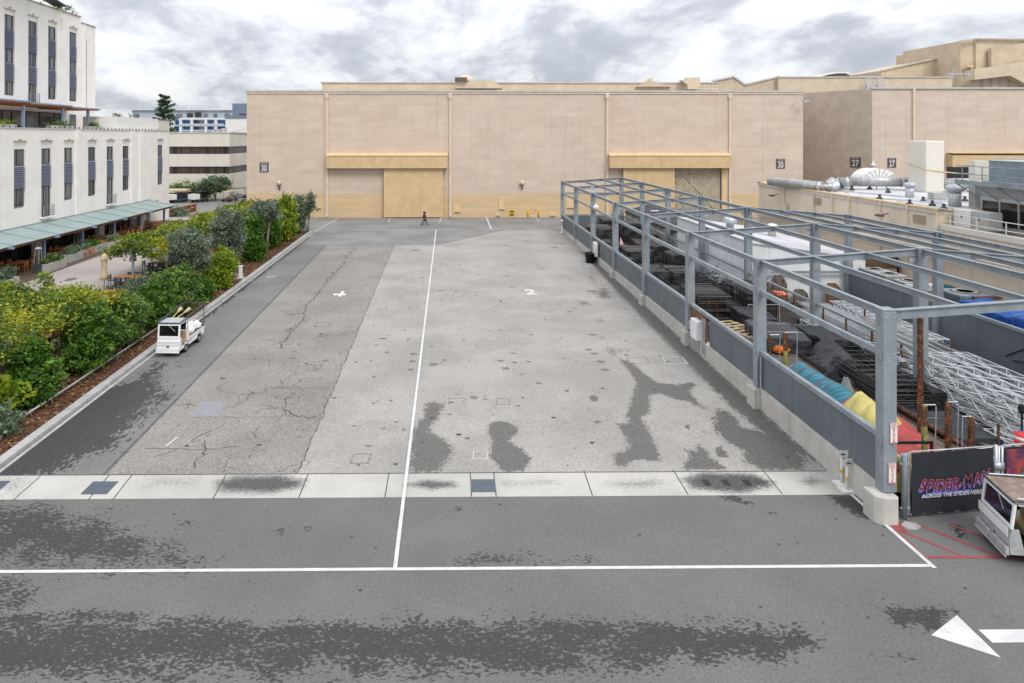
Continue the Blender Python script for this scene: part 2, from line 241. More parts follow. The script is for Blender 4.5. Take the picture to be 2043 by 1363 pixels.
# ------------------------------------------------------------------ object helpers
def tagp(o,label=None,cat=None,group=None,kind=None):
    if label: o['label']=label
    if cat: o['category']=cat
    if group: o['group']=group
    if kind: o['kind']=kind
    return o
def thing(name,label,cat,loc=(0,0,0),rz=0,group=None):
    o=bpy.data.objects.new(name,None); o.empty_display_size=.3; col.objects.link(o); o.location=loc; o.rotation_euler=(0,0,rz)
    return tagp(o,label,cat,group)
def worg(o):
    p=Vector((0,0,0))
    while o is not None: p+=o.location; o=o.parent
    return p
class MB:
    """collects faces in world (or prototype) coordinates and links them as one mesh object"""
    def __init__(s): s.v=[]; s.f=[]
    def add(s,vs,fs):
        k=len(s.v); s.v+= [tuple(p) for p in vs]; s.f+=[tuple(i+k for i in f) for f in fs]; return s
    def box(s,x0,x1,y0,y1,z0,z1):
        if x0>x1:x0,x1=x1,x0
        if y0>y1:y0,y1=y1,y0
        if z0>z1:z0,z1=z1,z0
        return s.add([(x0,y0,z0),(x1,y0,z0),(x1,y1,z0),(x0,y1,z0),(x0,y0,z1),(x1,y0,z1),(x1,y1,z1),(x0,y1,z1)],
            [(0,3,2,1),(4,5,6,7),(0,1,5,4),(1,2,6,5),(2,3,7,6),(3,0,4,7)])
    def bar(s,p,q,w,h,up=(0,0,1)):
        p=Vector(p);q=Vector(q);d=(q-p)
        if d.length<1e-6: return s
        d.normalize();u=Vector(up)
        if abs(d.dot(u))>.98:u=Vector((0,1,0))
        x=d.cross(u).normalized();y=x.cross(d).normalized();vs=[]
        for c in (p,q):
            for a,b in ((-1,-1),(1,-1),(1,1),(-1,1)): vs.append(c+x*a*w/2+y*b*h/2)
        return s.add(vs,[(0,1,2,3),(7,6,5,4),(0,4,5,1),(1,5,6,2),(2,6,7,3),(3,7,4,0)])
    def tube(s,pts,r,n=8,caps=True,r1=None):
        pts=[Vector(p) for p in pts]; k=len(pts); rr=[r+(( (r1 if r1 is not None else r)-r)*i/(k-1)) for i in range(k)]
        vs=[];prev=None
        for i,p in enumerate(pts):
            d=(pts[min(i+1,k-1)]-pts[max(i-1,0)])
            if d.length<1e-9:d=Vector((0,0,1))
            d.normalize(); u=Vector((0,0,1)) if abs(d.z)<.9 else Vector((0,1,0))
            x=d.cross(u).normalized();y=x.cross(d).normalized()
            for j in range(n):
                a=2*PI*j/n; vs.append(p+x*math.cos(a)*rr[i]+y*math.sin(a)*rr[i])
        fs=[]
        for i in range(k-1):
            for j in range(n):
                fs.append((i*n+j,i*n+(j+1)%n,(i+1)*n+(j+1)%n,(i+1)*n+j))
        if caps: fs+= [tuple(range(n-1,-1,-1)),tuple(range((k-1)*n,k*n))]
        return s.add(vs,fs)
    def lathe(s,c,prof,n=16):
        vs=[];c=Vector(c)
        for r,z_ in prof:
            for j in range(n):
                a=2*PI*j/n; vs.append(c+Vector((r*math.cos(a),r*math.sin(a),z_)))
        k=len(prof);fs=[(i*n+j,i*n+(j+1)%n,(i+1)*n+(j+1)%n,(i+1)*n+j) for i in range(k-1) for j in range(n)]
        fs+=[tuple(range(n-1,-1,-1)),tuple(range((k-1)*n,k*n))]
        return s.add(vs,fs)
    def prism(s,poly,z0,z1):
        n=len(poly);vs=[(x,y,z0) for x,y in poly]+[(x,y,z1) for x,y in poly]
        fs=[tuple(range(n-1,-1,-1)),tuple(range(n,2*n))]+[(i,(i+1)%n,n+(i+1)%n,n+i) for i in range(n)]
        return s.add(vs,fs)
    def extr(s,poly,d):   # planar 3d polygon extruded by vector d
        n=len(poly);d=Vector(d);vs=[Vector(p) for p in poly];vs=vs+[p+d for p in vs]
        return s.add(vs,[tuple(range(n-1,-1,-1)),tuple(range(n,2*n))]+[(i,(i+1)%n,n+(i+1)%n,n+i) for i in range(n)])
    def sheet(s,poly,dz=.004): # thin polygon draped on the ground
        return s.add([(p[0],p[1],gz(p[1])+dz) for p in poly],[tuple(range(len(poly)))])
    def ibeam(s,p,q,w,h,t=.03,up=(0,0,1)):
        p=Vector(p);q=Vector(q);d=(q-p).normalized();u=Vector(up)
        x=d.cross(u).normalized();y=x.cross(d).normalized()
        s.bar(p+y*(h/2-t/2),q+y*(h/2-t/2),w,t,up); s.bar(p-y*(h/2-t/2),q-y*(h/2-t/2),w,t,up); s.bar(p,q,t,h-2*t,up); return s
    def text(s,txt,M,size=1,ext=.004,offset=0,align='CENTER',spacing=1):
        c=bpy.data.curves.new('t','FONT'); c.body=txt; c.size=size; c.extrude=ext; c.offset=offset; c.align_x=align; c.align_y='CENTER'; c.space_character=spacing; c.resolution_u=3
        o=bpy.data.objects.new('t',c); col.objects.link(o); dg=bpy.context.evaluated_depsgraph_get(); me=bpy.data.meshes.new_from_object(o.evaluated_get(dg))
        s.add([M@v.co for v in me.vertices],[tuple(p.vertices) for p in me.polygons])
        bpy.data.objects.remove(o); bpy.data.curves.remove(c); bpy.data.meshes.remove(me); return s
    def build(s,name,m,parent=None,smooth=False,bevel=0,local=False):
        me=bpy.data.meshes.new(name); og=Vector((0,0,0)) if (parent is None or local) else worg(parent)
        me.from_pydata([(x-og.x,y-og.y,z_-og.z) for x,y,z_ in s.v],[],s.f); me.validate(); 
        bm=bmesh.new(); bm.from_mesh(me); bmesh.ops.recalc_face_normals(bm,faces=bm.faces)
        if bevel:
            eds=[e for e in bm.edges if len(e.link_faces)==2 and e.calc_face_angle(0)>.6]
            bmesh.ops.bevel(bm,geom=eds,offset=bevel,segments=2,affect='EDGES',profile=.6)
        bm.to_mesh(me); bm.free()
        if smooth:
            for p in me.polygons:p.use_smooth=True
        me.materials.append(MT[m] if isinstance(m,str) else m)
        o=bpy.data.objects.new(name,me); col.objects.link(o)
        if parent is not None:o.parent=parent
        return o
def copytree(o,loc=None,rz=None,label=None,group=None,parent=None,sc_=None,rx=None):
    c=o.copy(); col.objects.link(c)
    if parent is not None:c.parent=parent
    if loc is not None:c.location=loc
    if rz is not None:c.rotation_euler=(c.rotation_euler.x if rx is None else rx,c.rotation_euler.y,rz)
    if label:c['label']=label
    if group:c['group']=group
    if sc_:c.scale=sc_
    for ch in list(o.children): copytree(ch,parent=c)
    return c
def struct(name,mb,m): return tagp(mb.build(name,m),kind='structure')
def leaves(name,pts,size,m,parent=None,flat=0,tone=None,long=1.0,world=True):
    """one mesh of small pointed leaves at pts"""
    pts=np.asarray(pts,float);n=len(pts)
    if parent is not None and world: pts=pts-np.array(worg(parent))
    a=rng.normal(size=(n,3)); a[:,2]*=(1-flat); a/=np.linalg.norm(a,axis=1)[:,None]+1e-9
    b=rng.normal(size=(n,3)); b[:,2]*=(1-flat); b-=a*(a*b).sum(1)[:,None]; b/=np.linalg.norm(b,axis=1)[:,None]+1e-9
    s=size*np.clip(rng.lognormal(-.08,.38,size=(n,1)),.35,2.1); a=a*s*long; b=b*s*.55
    vs=np.stack([pts-a,pts+b-a*.1,pts+a,pts-b-a*.1],1).reshape(-1,3)
    me=bpy.data.meshes.new(name); me.vertices.add(n*4); me.vertices.foreach_set('co',vs.ravel())
    me.loops.add(n*4); me.loops.foreach_set('vertex_index',np.arange(n*4,dtype=np.int32))
    me.polygons.add(n); me.polygons.foreach_set('loop_start',np.arange(0,n*4,4,dtype=np.int32))
    try: me.polygons.foreach_set('loop_total',np.full(n,4,dtype=np.int32))
    except Exception: pass
    t=np.clip(tone if tone is not None else rng.random(n),0,1)
    at=me.attributes.new('tone','FLOAT','POINT'); at.data.foreach_set('value',np.repeat(t,4).astype(np.float32))
    me.update(); me.validate(); me.materials.append(MT[m]); o=bpy.data.objects.new(name,me); col.objects.link(o)
    if parent is not None:o.parent=parent
    return o
def crownpts(ells,nc,per,spread,shell=.45):
    P=[];T=[]
    vol=[e_[3]*e_[4]*e_[5] for e_ in ells]; vol=np.array(vol)/sum(vol)
    for e_,f_ in zip(ells,vol):
        k=max(3,int(nc*f_)); d=rng.normal(size=(k,3)); d/=np.linalg.norm(d,axis=1)[:,None]
        r=rng.uniform(0,1,size=(k,1))**shell*rng.choice([.78,.9,1.0,1.1,1.32],size=(k,1),p=[.2,.25,.25,.2,.1])
        c=d*r*np.array(e_[3:6])+np.array(e_[:3]); tn=rng.uniform(.1,.9,size=k)
        for i in range(k):
            m_=int(per*rng.uniform(.5,1.5)); q=rng.normal(size=(m_,3))*spread*rng.uniform(.6,1.3)*np.array([1,1,.75])
            P.append(c[i]+q); T.append(np.clip(tn[i]+rng.normal(size=m_)*.16,0,1))
    return np.vstack(P),np.concatenate(T)
def bush(name,label,cat,x,y,ells,m,nc=150,per=40,spread=.22,leaf=.07,stems=4,tm='trunk',group=None,z0=None,stemh=.5,shell=.45,long=1.0,lean=(0,0),thick=.05):
    z0=gz(y) if z0 is None else z0
    o=thing(name,label,cat,(x,y,z0),0,group)
    E=[(x+a,y+b,z0+c,p,q,r) for a,b,c,p,q,r in ells]
    P,T=crownpts(E,nc,per,spread,shell); k=P[:,2]>z0+.04; P=P[k];T=T[k]
    leaves('foliage',P,leaf,m,o,0,T,long)
    mb=MB(); rs=random.Random(int(x*100+y*7))
    for i in range(stems):
        t=E[rs.randrange(len(E))]; a=rs.uniform(0,6.28)
        p0=Vector((x+rs.uniform(-.12,.12),y+rs.uniform(-.12,.12),z0-.05)); p3=Vector((t[0]+math.cos(a)*t[3]*.5,t[1]+math.sin(a)*t[4]*.5,t[2]+t[5]*rs.uniform(-.1,.5)))
        p1=p0.lerp(p3,.35)+Vector((rs.uniform(-.15,.15),rs.uniform(-.15,.15),.2)); p2=p0.lerp(p3,.7)+Vector((rs.uniform(-.15,.15),rs.uniform(-.15,.15),.1))
        mb.tube([p0,p1,p2,p3],thick,6,True,thick*.25)
        for j in range(4):
            b0=p1.lerp(p3,rs.random()); mb.tube([b0,b0+Vector((rs.uniform(-.5,.5),rs.uniform(-.5,.5),rs.uniform(.2,.6)))],thick*.35,5,True,.006)
    mb.build('trunk',tm,o,True)
    return o
# ------------------------------------------------------------------ wetness map
def px(pts,s,ox,oy): return [tuple(G(a/s+ox,b/s+oy)[:2]) for a,b in pts]
WET=[]
def wet(poly,level,fall): WET.append((np.array(poly,float),level,fall))
A4=(4.086,700,700)
wet(px([(620,420),(760,430),(740,490),(690,560),(640,630),(650,680),(730,700),(830,800),(800,860),(710,990),(480,990),(500,720),(530,610),(590,540)],*A4),1,.5)
wet(px([(1140,590),(1220,570),(1320,600),(1365,640),(1330,700),(1290,740),(1380,790),(1470,880),(1410,985),(1250,985),(1160,900),(1130,830),(1160,740),(1115,650)],*A4),1,.3)
wet(px([(1950,365),(1985,362),(2018,385),(2010,412),(1975,418),(1948,395)],*A4),1,.12)
A5=(3.855,1150,700)
wet(px([(320,60),(430,90),(540,190),(620,240),(770,260),(880,240),(930,270),(870,300),(900,360),(950,400),(1030,470),(860,390),(740,370),(640,330),(560,340),(570,400),(570,480),(500,520),(560,620),(610,720),(650,800),(640,850),(440,840),(370,900),(290,870),(300,800),(400,760),(390,680),(330,600),(300,565),(400,560),(380,500),(410,400),(440,330),(460,240),(410,170)],*A5),.95,.35)
wet(px([(1080,440),(1180,480),(1250,540),(1270,590),(1420,620),(1600,680),(1700,760),(1770,850),(1760,915),(1420,915),(1290,850),(1290,780),(1130,680),(1080,640),(1050,560)],*A5),.95,.4)
wet(px([(820,750),(900,770),(940,710),(1000,760),(1040,820),(1180,915),(830,915),(810,860),(870,820)],*A5),.85,.3)
wet(px([(1060,750),(1110,730),(1180,820),(1090,820)],*A5),.9,.2); wet(px([(830,570),(870,565),(885,610),(840,600)],*A5),.9,.15)
wet(px([(910,540),(930,580),(985,630),(930,610)],*A5),.8,.15); wet(px([(1140,730),(1170,750),(1200,790),(1170,790)],*A5),.8,.15)
A2=(4.086,880,440)
for q in ([(1180,450),(1260,450),(1290,530),(1230,520)],[(1290,550),(1370,545),(1410,640),(1300,640),(1240,600)],[(1080,640),(1200,660),(1230,700),(1130,690)],[(1230,810),(1290,795),(1350,820),(1300,838)],[(1320,1040),(1400,1030),(1480,1070),(1440,1110),(1370,1100)],[(1130,570),(1300,560),(1300,600)],[(1470,590),(1560,620),(1540,650),(1460,620)]):
    wet(px(q,*A2),.72,.7)
wet([(13.9,25.5),(13.9,70),(13.35,70),(13.1,62),(12.75,52),(12.6,40),(12.55,31),(12.9,27)],.85,.5)
wet([(13.9,40),(13.9,66),(12.2,64),(11.2,58),(10.8,48),(12,42)],.36,1.2)
A8=(3.684,0,780)
wet(px([(740,-20),(1180,-130),(1240,40),(1040,190),(960,300),(860,420),(700,470),(540,530),(440,600),(330,640),(-200,680),(-200,640)],*A8),.9,1.5); wet(px([(700,0),(900,-20),(840,180),(700,320),(560,430),(300,590),(-100,660),(-150,640)],*A8),1.2,.6)
wet(px([(150,850),(215,790),(310,712),(352,722),(335,760),(270,800),(230,860),(180,900)],1,0,0),.62,1.0)
wet(px([(300,715),(330,720),(400,690),(385,730),(310,790)],1,0,0),.40,.8)
wet([(-16.4,38),(-15.8,38),(-15.95,80),(-16.4,80)],.85,.5); wet([(-13.4,40),(-13.0,40),(-13.3,70),(-13.9,70)],.32,.8); wet([(-15.2,40),(-14.2,38),(-13.4,34),(-13.2,30),(-14.8,30)],.48,1.2)
# road
wet(px([(-300,1255),(150,1268),(300,1300),(700,1250),(1000,1245),(1240,1255),(1200,1340),(900,1352),(620,1352),(-300,1360)],1,0,0),.80,.9)
wet(px([(-300,1215),(420,1225),(700,1230),(1250,1225),(1500,1235),(1640,1250),(1650,1310),(1500,1335),(1250,1345),(900,1350),(-300,1350)],1,0,0),.66,.6)
wet(px([(-200,1000),(80,1000),(220,1030),(330,1080),(430,1120),(440,1140),(-200,1140)],1,0,0),.66,.9)
wet(px([(-100,1228),(300,1222),(305,1234),(-100,1240)],1,0,0),.9,.15)
wet(px([(-200,1140),(90,1140),(110,1200),(60,1240),(-200,1240)],1,0,0),.50,.6)
wet(px([(880,1110),(960,1100),(1180,1110),(1200,1128),(850,1130)],1,0,0),.55,.4)
wet(px([(340,1040),(390,1035),(395,1050),(350,1056)],1,0,0),.6,.3); wet(px([(550,1055),(566,1056),(570,1068),(556,1070)],1,0,0),.9,.15); wet(px([(606,1050),(618,1050),(618,1060),(608,1060)],1,0,0),.9,.12)
wet(px([(900,1012),(924,1012),(924,1020),(905,1018)],1,0,0),.9,.12)
A9=(2.948,1350,1050)
wet(px([(1230,490),(1400,480),(1500,455),(1590,530),(1540,610),(1300,600)],*A9),.85,.4); wet(px([(1000,430),(1250,430),(2000,520),(2000,560),(1000,470)],*A9),.46,.4)
wet(px([(900,760),(1200,740),(1450,740),(1400,780),(1000,790)],*A9),.58,.4); wet(px([(1820,285),(1890,280),(1880,310),(1800,300)],*A9),.55,.3)
wet(px([(1050,1105),(1180,1100),(1300,1150),(1560,1265),(1500,1265),(1380,1200),(1140,1150)],*A5),.8,.25); wet(px([(1640,985),(1735,985),(1790,1040),(1780,1058),(1700,1025),(1660,1000)],1,0,0),.85,.3)
wet(px([(1900,1048),(1922,1050),(1930,1078),(1905,1075)],1,0,0),.85,.2)
WG=[] 
for q,l,f_ in (([(430,962),(470,950),(560,948),(608,958),(600,972),(540,984),(440,980)],.95,.35),([(808,968),(850,957),(905,962),(912,970),(860,978)],.85,.22),([(1362,955),(1400,943),(1500,945),(1542,962),(1540,970),(1480,985),(1380,975)],.95,.3),([(1200,965),(1300,955),(1340,965),(1280,975)],.5,.3),([(1590,960),(1620,950),(1645,960),(1620,970)],.6,.25),([(300,955),(400,950),(400,975),(280,975)],.32,.4),([(1000,960),(1100,958),(1120,966),(1000,970)],.4,.25),([(0,955),(70,950),(40,990),(0,990)],.38,.5),([(1100,948),(1170,948),(1170,985),(1100,985)],.12,.5)):
    WG.append((np.array(px(q,1,0,0),float),l,f_))
def wetval(X,Y,LST):
    out=np.zeros(X.shape)
    for P,l,f_ in LST:
        k=(X>P[:,0].min()-f_*1.2)&(X<P[:,0].max()+f_*1.2)&(Y>P[:,1].min()-f_*1.2)&(Y<P[:,1].max()+f_*1.2)
        if not k.any(): continue
        x=X[k];y=Y[k];ins=np.zeros(x.shape,bool);dm=np.full(x.shape,1e9);n=len(P)
        for i in range(n):
            x0,y0=P[i];x1,y1=P[(i+1)%n]
            c=((y0>y)!=(y1>y)); xi=x0+(y-y0)/((y1-y0) if abs(y1-y0)>1e-9 else 1e-9)*(x1-x0); ins^=(c&(x<xi))
            dx,dy=x1-x0,y1-y0;t=np.clip(((x-x0)*dx+(y-y0)*dy)/(dx*dx+dy*dy+1e-12),0,1)
            dm=np.minimum(dm,np.hypot(x-x0-t*dx,y-y0-t*dy))
        sd=np.where(ins,dm,-dm); val=l*np.clip(.5+sd/(f_*1.2)*.6,0,1); out[k]=np.maximum(out[k],val)
    return out
def gridsheet(name,x0,x1,y0,y1,step,m,dz=0,LST=WET,edge=None):
    wd_=max(abs(edge(y0)[1]-edge(y0)[0]),abs(edge(y1)[1]-edge(y1)[0])) if edge else x1-x0
    nx=max(2,int(wd_/step)+1);ny=max(2,int((y1-y0)/step)+1)
    xs=np.linspace(0,1,nx);ys=np.linspace(y0,y1,ny); S,Y=np.meshgrid(xs,ys)
    if edge: # edge(y)->(x0,x1)
        a=np.array([edge(y) for y in ys]); X=a[:,0:1]+S*(a[:,1:2]-a[:,0:1])
    else: X=x0+S*(x1-x0)
    Z=np.where(Y<23.5,0,.01*(np.minimum(Y,98)-23.5))+dz
    me=bpy.data.meshes.new(name); me.vertices.add(nx*ny); me.vertices.foreach_set('co',np.stack([X,Y,Z],-1).ravel())
    i=np.arange(nx*ny).reshape(ny,nx); q=np.stack([i[:-1,:-1],i[:-1,1:],i[1:,1:],i[1:,:-1]],-1).reshape(-1,4); n=len(q)
    me.loops.add(n*4); me.loops.foreach_set('vertex_index',q.ravel().astype(np.int32)); me.polygons.add(n); me.polygons.foreach_set('loop_start',np.arange(0,n*4,4,dtype=np.int32))
    at=me.attributes.new('wet','FLOAT','POINT'); at.data.foreach_set('value',wetval(X,Y,LST).ravel().astype(np.float32))
    me.update(); me.validate(); me.materials.append(MT[m]); o=bpy.data.objects.new(name,me); col.objects.link(o); return tagp(o,kind='structure')
# ------------------------------------------------------------------ ground and paving
gm=MB(); ys=[-60,23.5,98,4000]; zs=[-.03,-.03,.715,.715]
for i in range(3): gm.add([(-3000,ys[i],zs[i]),(3000,ys[i],zs[i]),(3000,ys[i+1],zs[i+1]),(-3000,ys[i+1],zs[i+1])],[(0,1,2,3)])
struct('ground',gm,'ground')
def jag(y,amp,fr,ph): return amp*(math.sin(y*fr+ph)*.5+math.sin(y*fr*2.7+ph*2)*.3+math.sin(y*fr*6.1)*.2)
def seamL(y): return -12.42-(y-25)*.0155
def seamR(y): return -5.46-(y-25)*.0083+jag(y,.05,1.7,1)
gridsheet('road',-60,60,8,23.4,.16,'road')
gridsheet('gutter',-20,13.9,23.4,25.02,.08,'conc',0,WG)
gridsheet('lane',-16.4,-12.4,25.02,74.3,.16,'lane',edge=lambda y:(-16.45,seamL(y)))
gridsheet('parking_lot_slab',0,1,25.02,74.3,.16,'lot_slab',edge=lambda y:(seamL(y),seamR(y)))
for nm,(xx,yy) in {}.items(): pass
def farseam(x): return 74.3 if x<-1.4 else 74.3+(x+1.4)*1.35
gridsheet('parking_lot',0,1,25.02,74.3,.16,'lot_light',edge=lambda y:(seamR(y),13.9))
s=MB() # wedge of light asphalt past the diagonal joint
ob=gridsheet('parking_lot_top',0,1,74.3,85.5,.25,'lot_light',edge=lambda y:(-1.4+(y-74.3)/1.35,13.9))
gridsheet('cross_lane',0,1,74.3,85.5,.25,'far_lot',edge=lambda y:(-17.0,-1.4+(y-74.3)/1.35))
gridsheet('service_road',-60,52,85.5,98.3,.5,'far_lot')
gridsheet('side_road',-60,-28.6,98.3,135,.5,'far_lot')
# slab joints in the gutter, drains
mb=MB()
def ln(mb,pts,w_,dz=.006):
    pts=[Vector((p[0],p[1],0)) for p in pts]
    for a,b in zip(pts,pts[1:]):
        d=(b-a)
        if d.length<1e-5: continue
        k=d.normalized(); nrm=Vector((-k.y,k.x,0))*w_/2; mb.sheet([a-nrm-k*w_*.2,b-nrm+k*w_*.2,b+nrm+k*w_*.2,a+nrm-k*w_*.2],dz)
for u,v,u2,v2 in ((218,948,176,997),(264,947,225,997),(452,946,425,995),(615,946,596,993),(776,944,768,992),(938,942,941,991),(985,941,990,991),(1165,939,1182,989),(1343,938,1373,987),(1521,937,1561,986),(80,951,25,999)): ln(mb,[G(u,v),G(u2,v2)],.035,.005)
ln(mb,[(-17,25.03),(-5,25.02),(5,25.03),(13.7,25.02)],.05,.005); struct('gutter_joints',mb,'tar')
def grate(label,x,y,w_,d_):
    o=thing('drain_grate',label,'drain grate',(x,y,gz(y)))
    MB().box(x-w_/2,x+w_/2,y-d_/2,y+d_/2,gz(y)-.02,gz(y)+.006).build('backing','darkframe',o)
    f=MB(); z_=gz(y)+.012
    k=int(w_/.065)
    for i in range(k+1): f.box(x-w_/2+i*w_/k-.022,x-w_/2+i*w_/k+.022,y-d_/2,y+d_/2,z_-.008,z_+.004)
    for i in range(6): f.box(x-w_/2,x+w_/2,y-d_/2+i*d_/5-.01,y-d_/2+i*d_/5+.01,z_-.004,z_+.008)
    f.build('bars','gratem',o)
grate('square steel drain grate set in the concrete gutter near its middle',1.20,24.12,.82,.82); grate('steel drain grate set in the concrete gutter near the left kerb',-12.1,24.12,.85,.82)
grate('steel drain grate in the gutter at the far left edge',-15.9,24.2,.8,.8)
mb=MB()
for u in (1410,1449,1491):
    p=G(u,963); mb.sheet([(p.x-.12,p.y-.2),(p.x+.1,p.y-.2),(p.x+.1,p.y+.2),(p.x-.12,p.y+.2)],.007)
struct('gutter_slots',mb,'blackp')
# markings
mb=MB(); ln(mb,[G(870,459),G(788,1135)],.115,.009); struct('centre_line_marking',mb,'paint')
mb=MB(); ln(mb,[(-40,19.53),(13.72,19.50)],.13,.009); struct('stall_end_marking',mb,'paint')
mb=MB(); ln(mb,[(13.72,19.40),(13.70,23.36)],.13,.012); struct('stall_side_marking',mb,'paint')
mb=MB(); a=[G(1858,1268),G(1909,1228),G(1997,1313)]; mb.sheet(a,.009); struct('arrow_head_marking',mb,'paint')
mb=MB(); mb.sheet([G(1952,1257),G(1980,1283),(16,G(1980,1283).y),(16,G(1952,1257).y)],.009); struct('arrow_shaft_marking',mb,'paint')
mb=MB()
for i_,l in enumerate(([(1775,1046),(1842,1112),(2043,1112),(2200,1112)],[(1775,1050),(1925,1112)],[(1835,1048),(1995,1112)],[(1895,1047),(2080,1112)])): ln(mb,[G(*p) for p in l],.13,.007+.0008*i_)
struct('no_parking_hatch',mb,'paint_red')
mb=MB(); mb.sheet([G(1768,1042),G(1790,1040),G(1812,1050),G(1808,1060),G(1785,1058)],.012); struct('kerb_paint',mb,'paint_red')
mb=MB(); mb.sheet([G(665,586),G(690,586),G(690,589.5),(G(665,589.5))],.009); mb.sheet([G(674,592),G(680,592),G(688,581.5),G(682,581.5)],.012); struct('number_one_marking',mb,'paint')
mb=MB(); p=G(1058.5,583.5); mb.text('2',Matrix.Translation((p.x,p.y,gz(p.y)+.012))@Matrix.Diagonal((.95,1.35,1,1)),1.75,.002,.06); struct('number_two_marking',mb,'paint')
mb=MB(); zf=.009
for q in ([(552,444.5),(665,443),(1000,440)],[(628,462),(672,437)],[(664,443),(672,436)],[(774,444),(779,436)],[(877,445),(880,434)],[(971,434),(976,442)],[(1068,434),(1077,441)]): ln(mb,[G(*p) for p in q],.12,.009)
struct('far_stall_markings',mb,'paint_faint')
mb=MB(); ln(mb,[G(625,460),G(870,458.5),G(1000,457.5),G(1122,457)],.14,.008); ln(mb,[G(970,434),G(980,457)],.2,.009); struct('worn_edge_marking',mb,'paint_faint')
mb=MB(); ln(mb,[(seamL(y),y) for y in np.linspace(25.1,74.3,60)],.13,.006); ln(mb,[(-16.3,74.3),(-1.4,74.3)],.09,.006); ln(mb,[(-1.4,74.3),(6.9,85.5)],.12,.0065); ln(mb,[(-17,85.5),(13.9,85.5)],.06,.007)
ln(mb,[G(1000,456),G(968,432)],.06,.007)
struct('asphalt_joints',mb,'seam')
# cracks
rs=random.Random(3)
def crack(mb,pts,w_=.035,j=.10,sub=6,br=.18):
    P=[Vector((p[0],p[1],0)) for p in pts]; out=[P[0]]
    for a,b in zip(P,P[1:]):
        k=max(2,int((b-a).length/.28))
        for i in range(1,k+1):
            q=a.lerp(b,i/k); 
            if i<k: q+=Vector((rs.gauss(0,j),rs.gauss(0,j),0))
            out.append(q)
    for a,b in zip(out,out[1:]):
        ln(mb,[a,b],w_*.72*rs.uniform(.4,1.6),.005)
        if rs.random()<br:
            c=a+Vector((rs.gauss(0,.5),rs.gauss(0,.4),0)); m_=a.lerp(c,.5)+Vector((rs.gauss(0,.07),rs.gauss(0,.07),0)); ln(mb,[a,m_,c],w_*.45,.0055)
mb=MB()
A1=(4.086,480,440); A3=(3.648,200,700)
crack(mb,px([(940,220),(880,290),(830,360),(740,460),(690,520),(620,620),(530,700),(515,790),(480,840),(400,880),(405,935),(360,990),(300,1050)],*A1),.075,.14,6,.45)
crack(mb,px([(360,990),(280,990),(170,975)],*A1)); crack(mb,px([(520,765),(450,760),(370,775)],*A1),.04); crack(mb,px([(620,950),(700,935),(780,935),(860,910),(935,900)],*A1),.06,.12,6,.6); crack(mb,px([(850,880),(930,850)],*A1),.03,.1,6,.6)
crack(mb,px([(240,1180),(235,1130),(60,1128)],*A1),.03); crack(mb,px([(435,1230),(400,1300),(340,1330),(320,1300)],*A1),.03)
for q,w_ in (([(530,400),(640,390),(700,400)],.05),([(640,390),(645,415)],.03),([(660,660),(740,610),(860,560),(910,520)],.05),([(330,710),(470,715),(620,715),(770,715),(900,705),(1010,700)],.05),([(770,715),(760,650)],.04),([(770,720),(760,750),(700,790),(690,850)],.05),
   ([(970,410),(1060,360),(1080,320),(1110,290)],.045),([(1010,320),(1210,300),(1240,280),(1320,265),(1420,260),(1460,280),(1540,270),(1670,270)],.035),([(1320,265),(1305,210)],.04),([(1420,260),(1450,210)],.05),([(1390,300),(1380,340),(1350,410),(1380,440),(1440,480),(1580,480)],.06),
   ([(830,480),(980,485),(1130,485),(1310,475),(1580,480)],.03),([(960,770),(900,850),(890,880)],.045),([(1160,540),(1120,600),(1140,630)],.05),([(850,280),(880,250),(930,225)],.035),([(1300,510),(1330,460),(1350,430)],.035),([(1340,430),(1230,400),(1200,390)],.03),([(1380,380),(1450,390)],.03),([(1480,290),(1450,340),(1440,380)],.03),([(1290,880),(1360,850),(1430,830)],.03),([(560,535),(600,530)],.03),([(400,900),(330,915)],.02)):
    crack(mb,px(q,*A3),w_)
crack(mb,[(seamR(y),y) for y in np.linspace(25.1,44,40)],.05,.05,6,.12)
for y in np.arange(44,74.3,.6): ln(mb,[(seamR(y),y),(seamR(y+.6),y+.6)],.035,.005)
struct('cracks',mb,'tar')
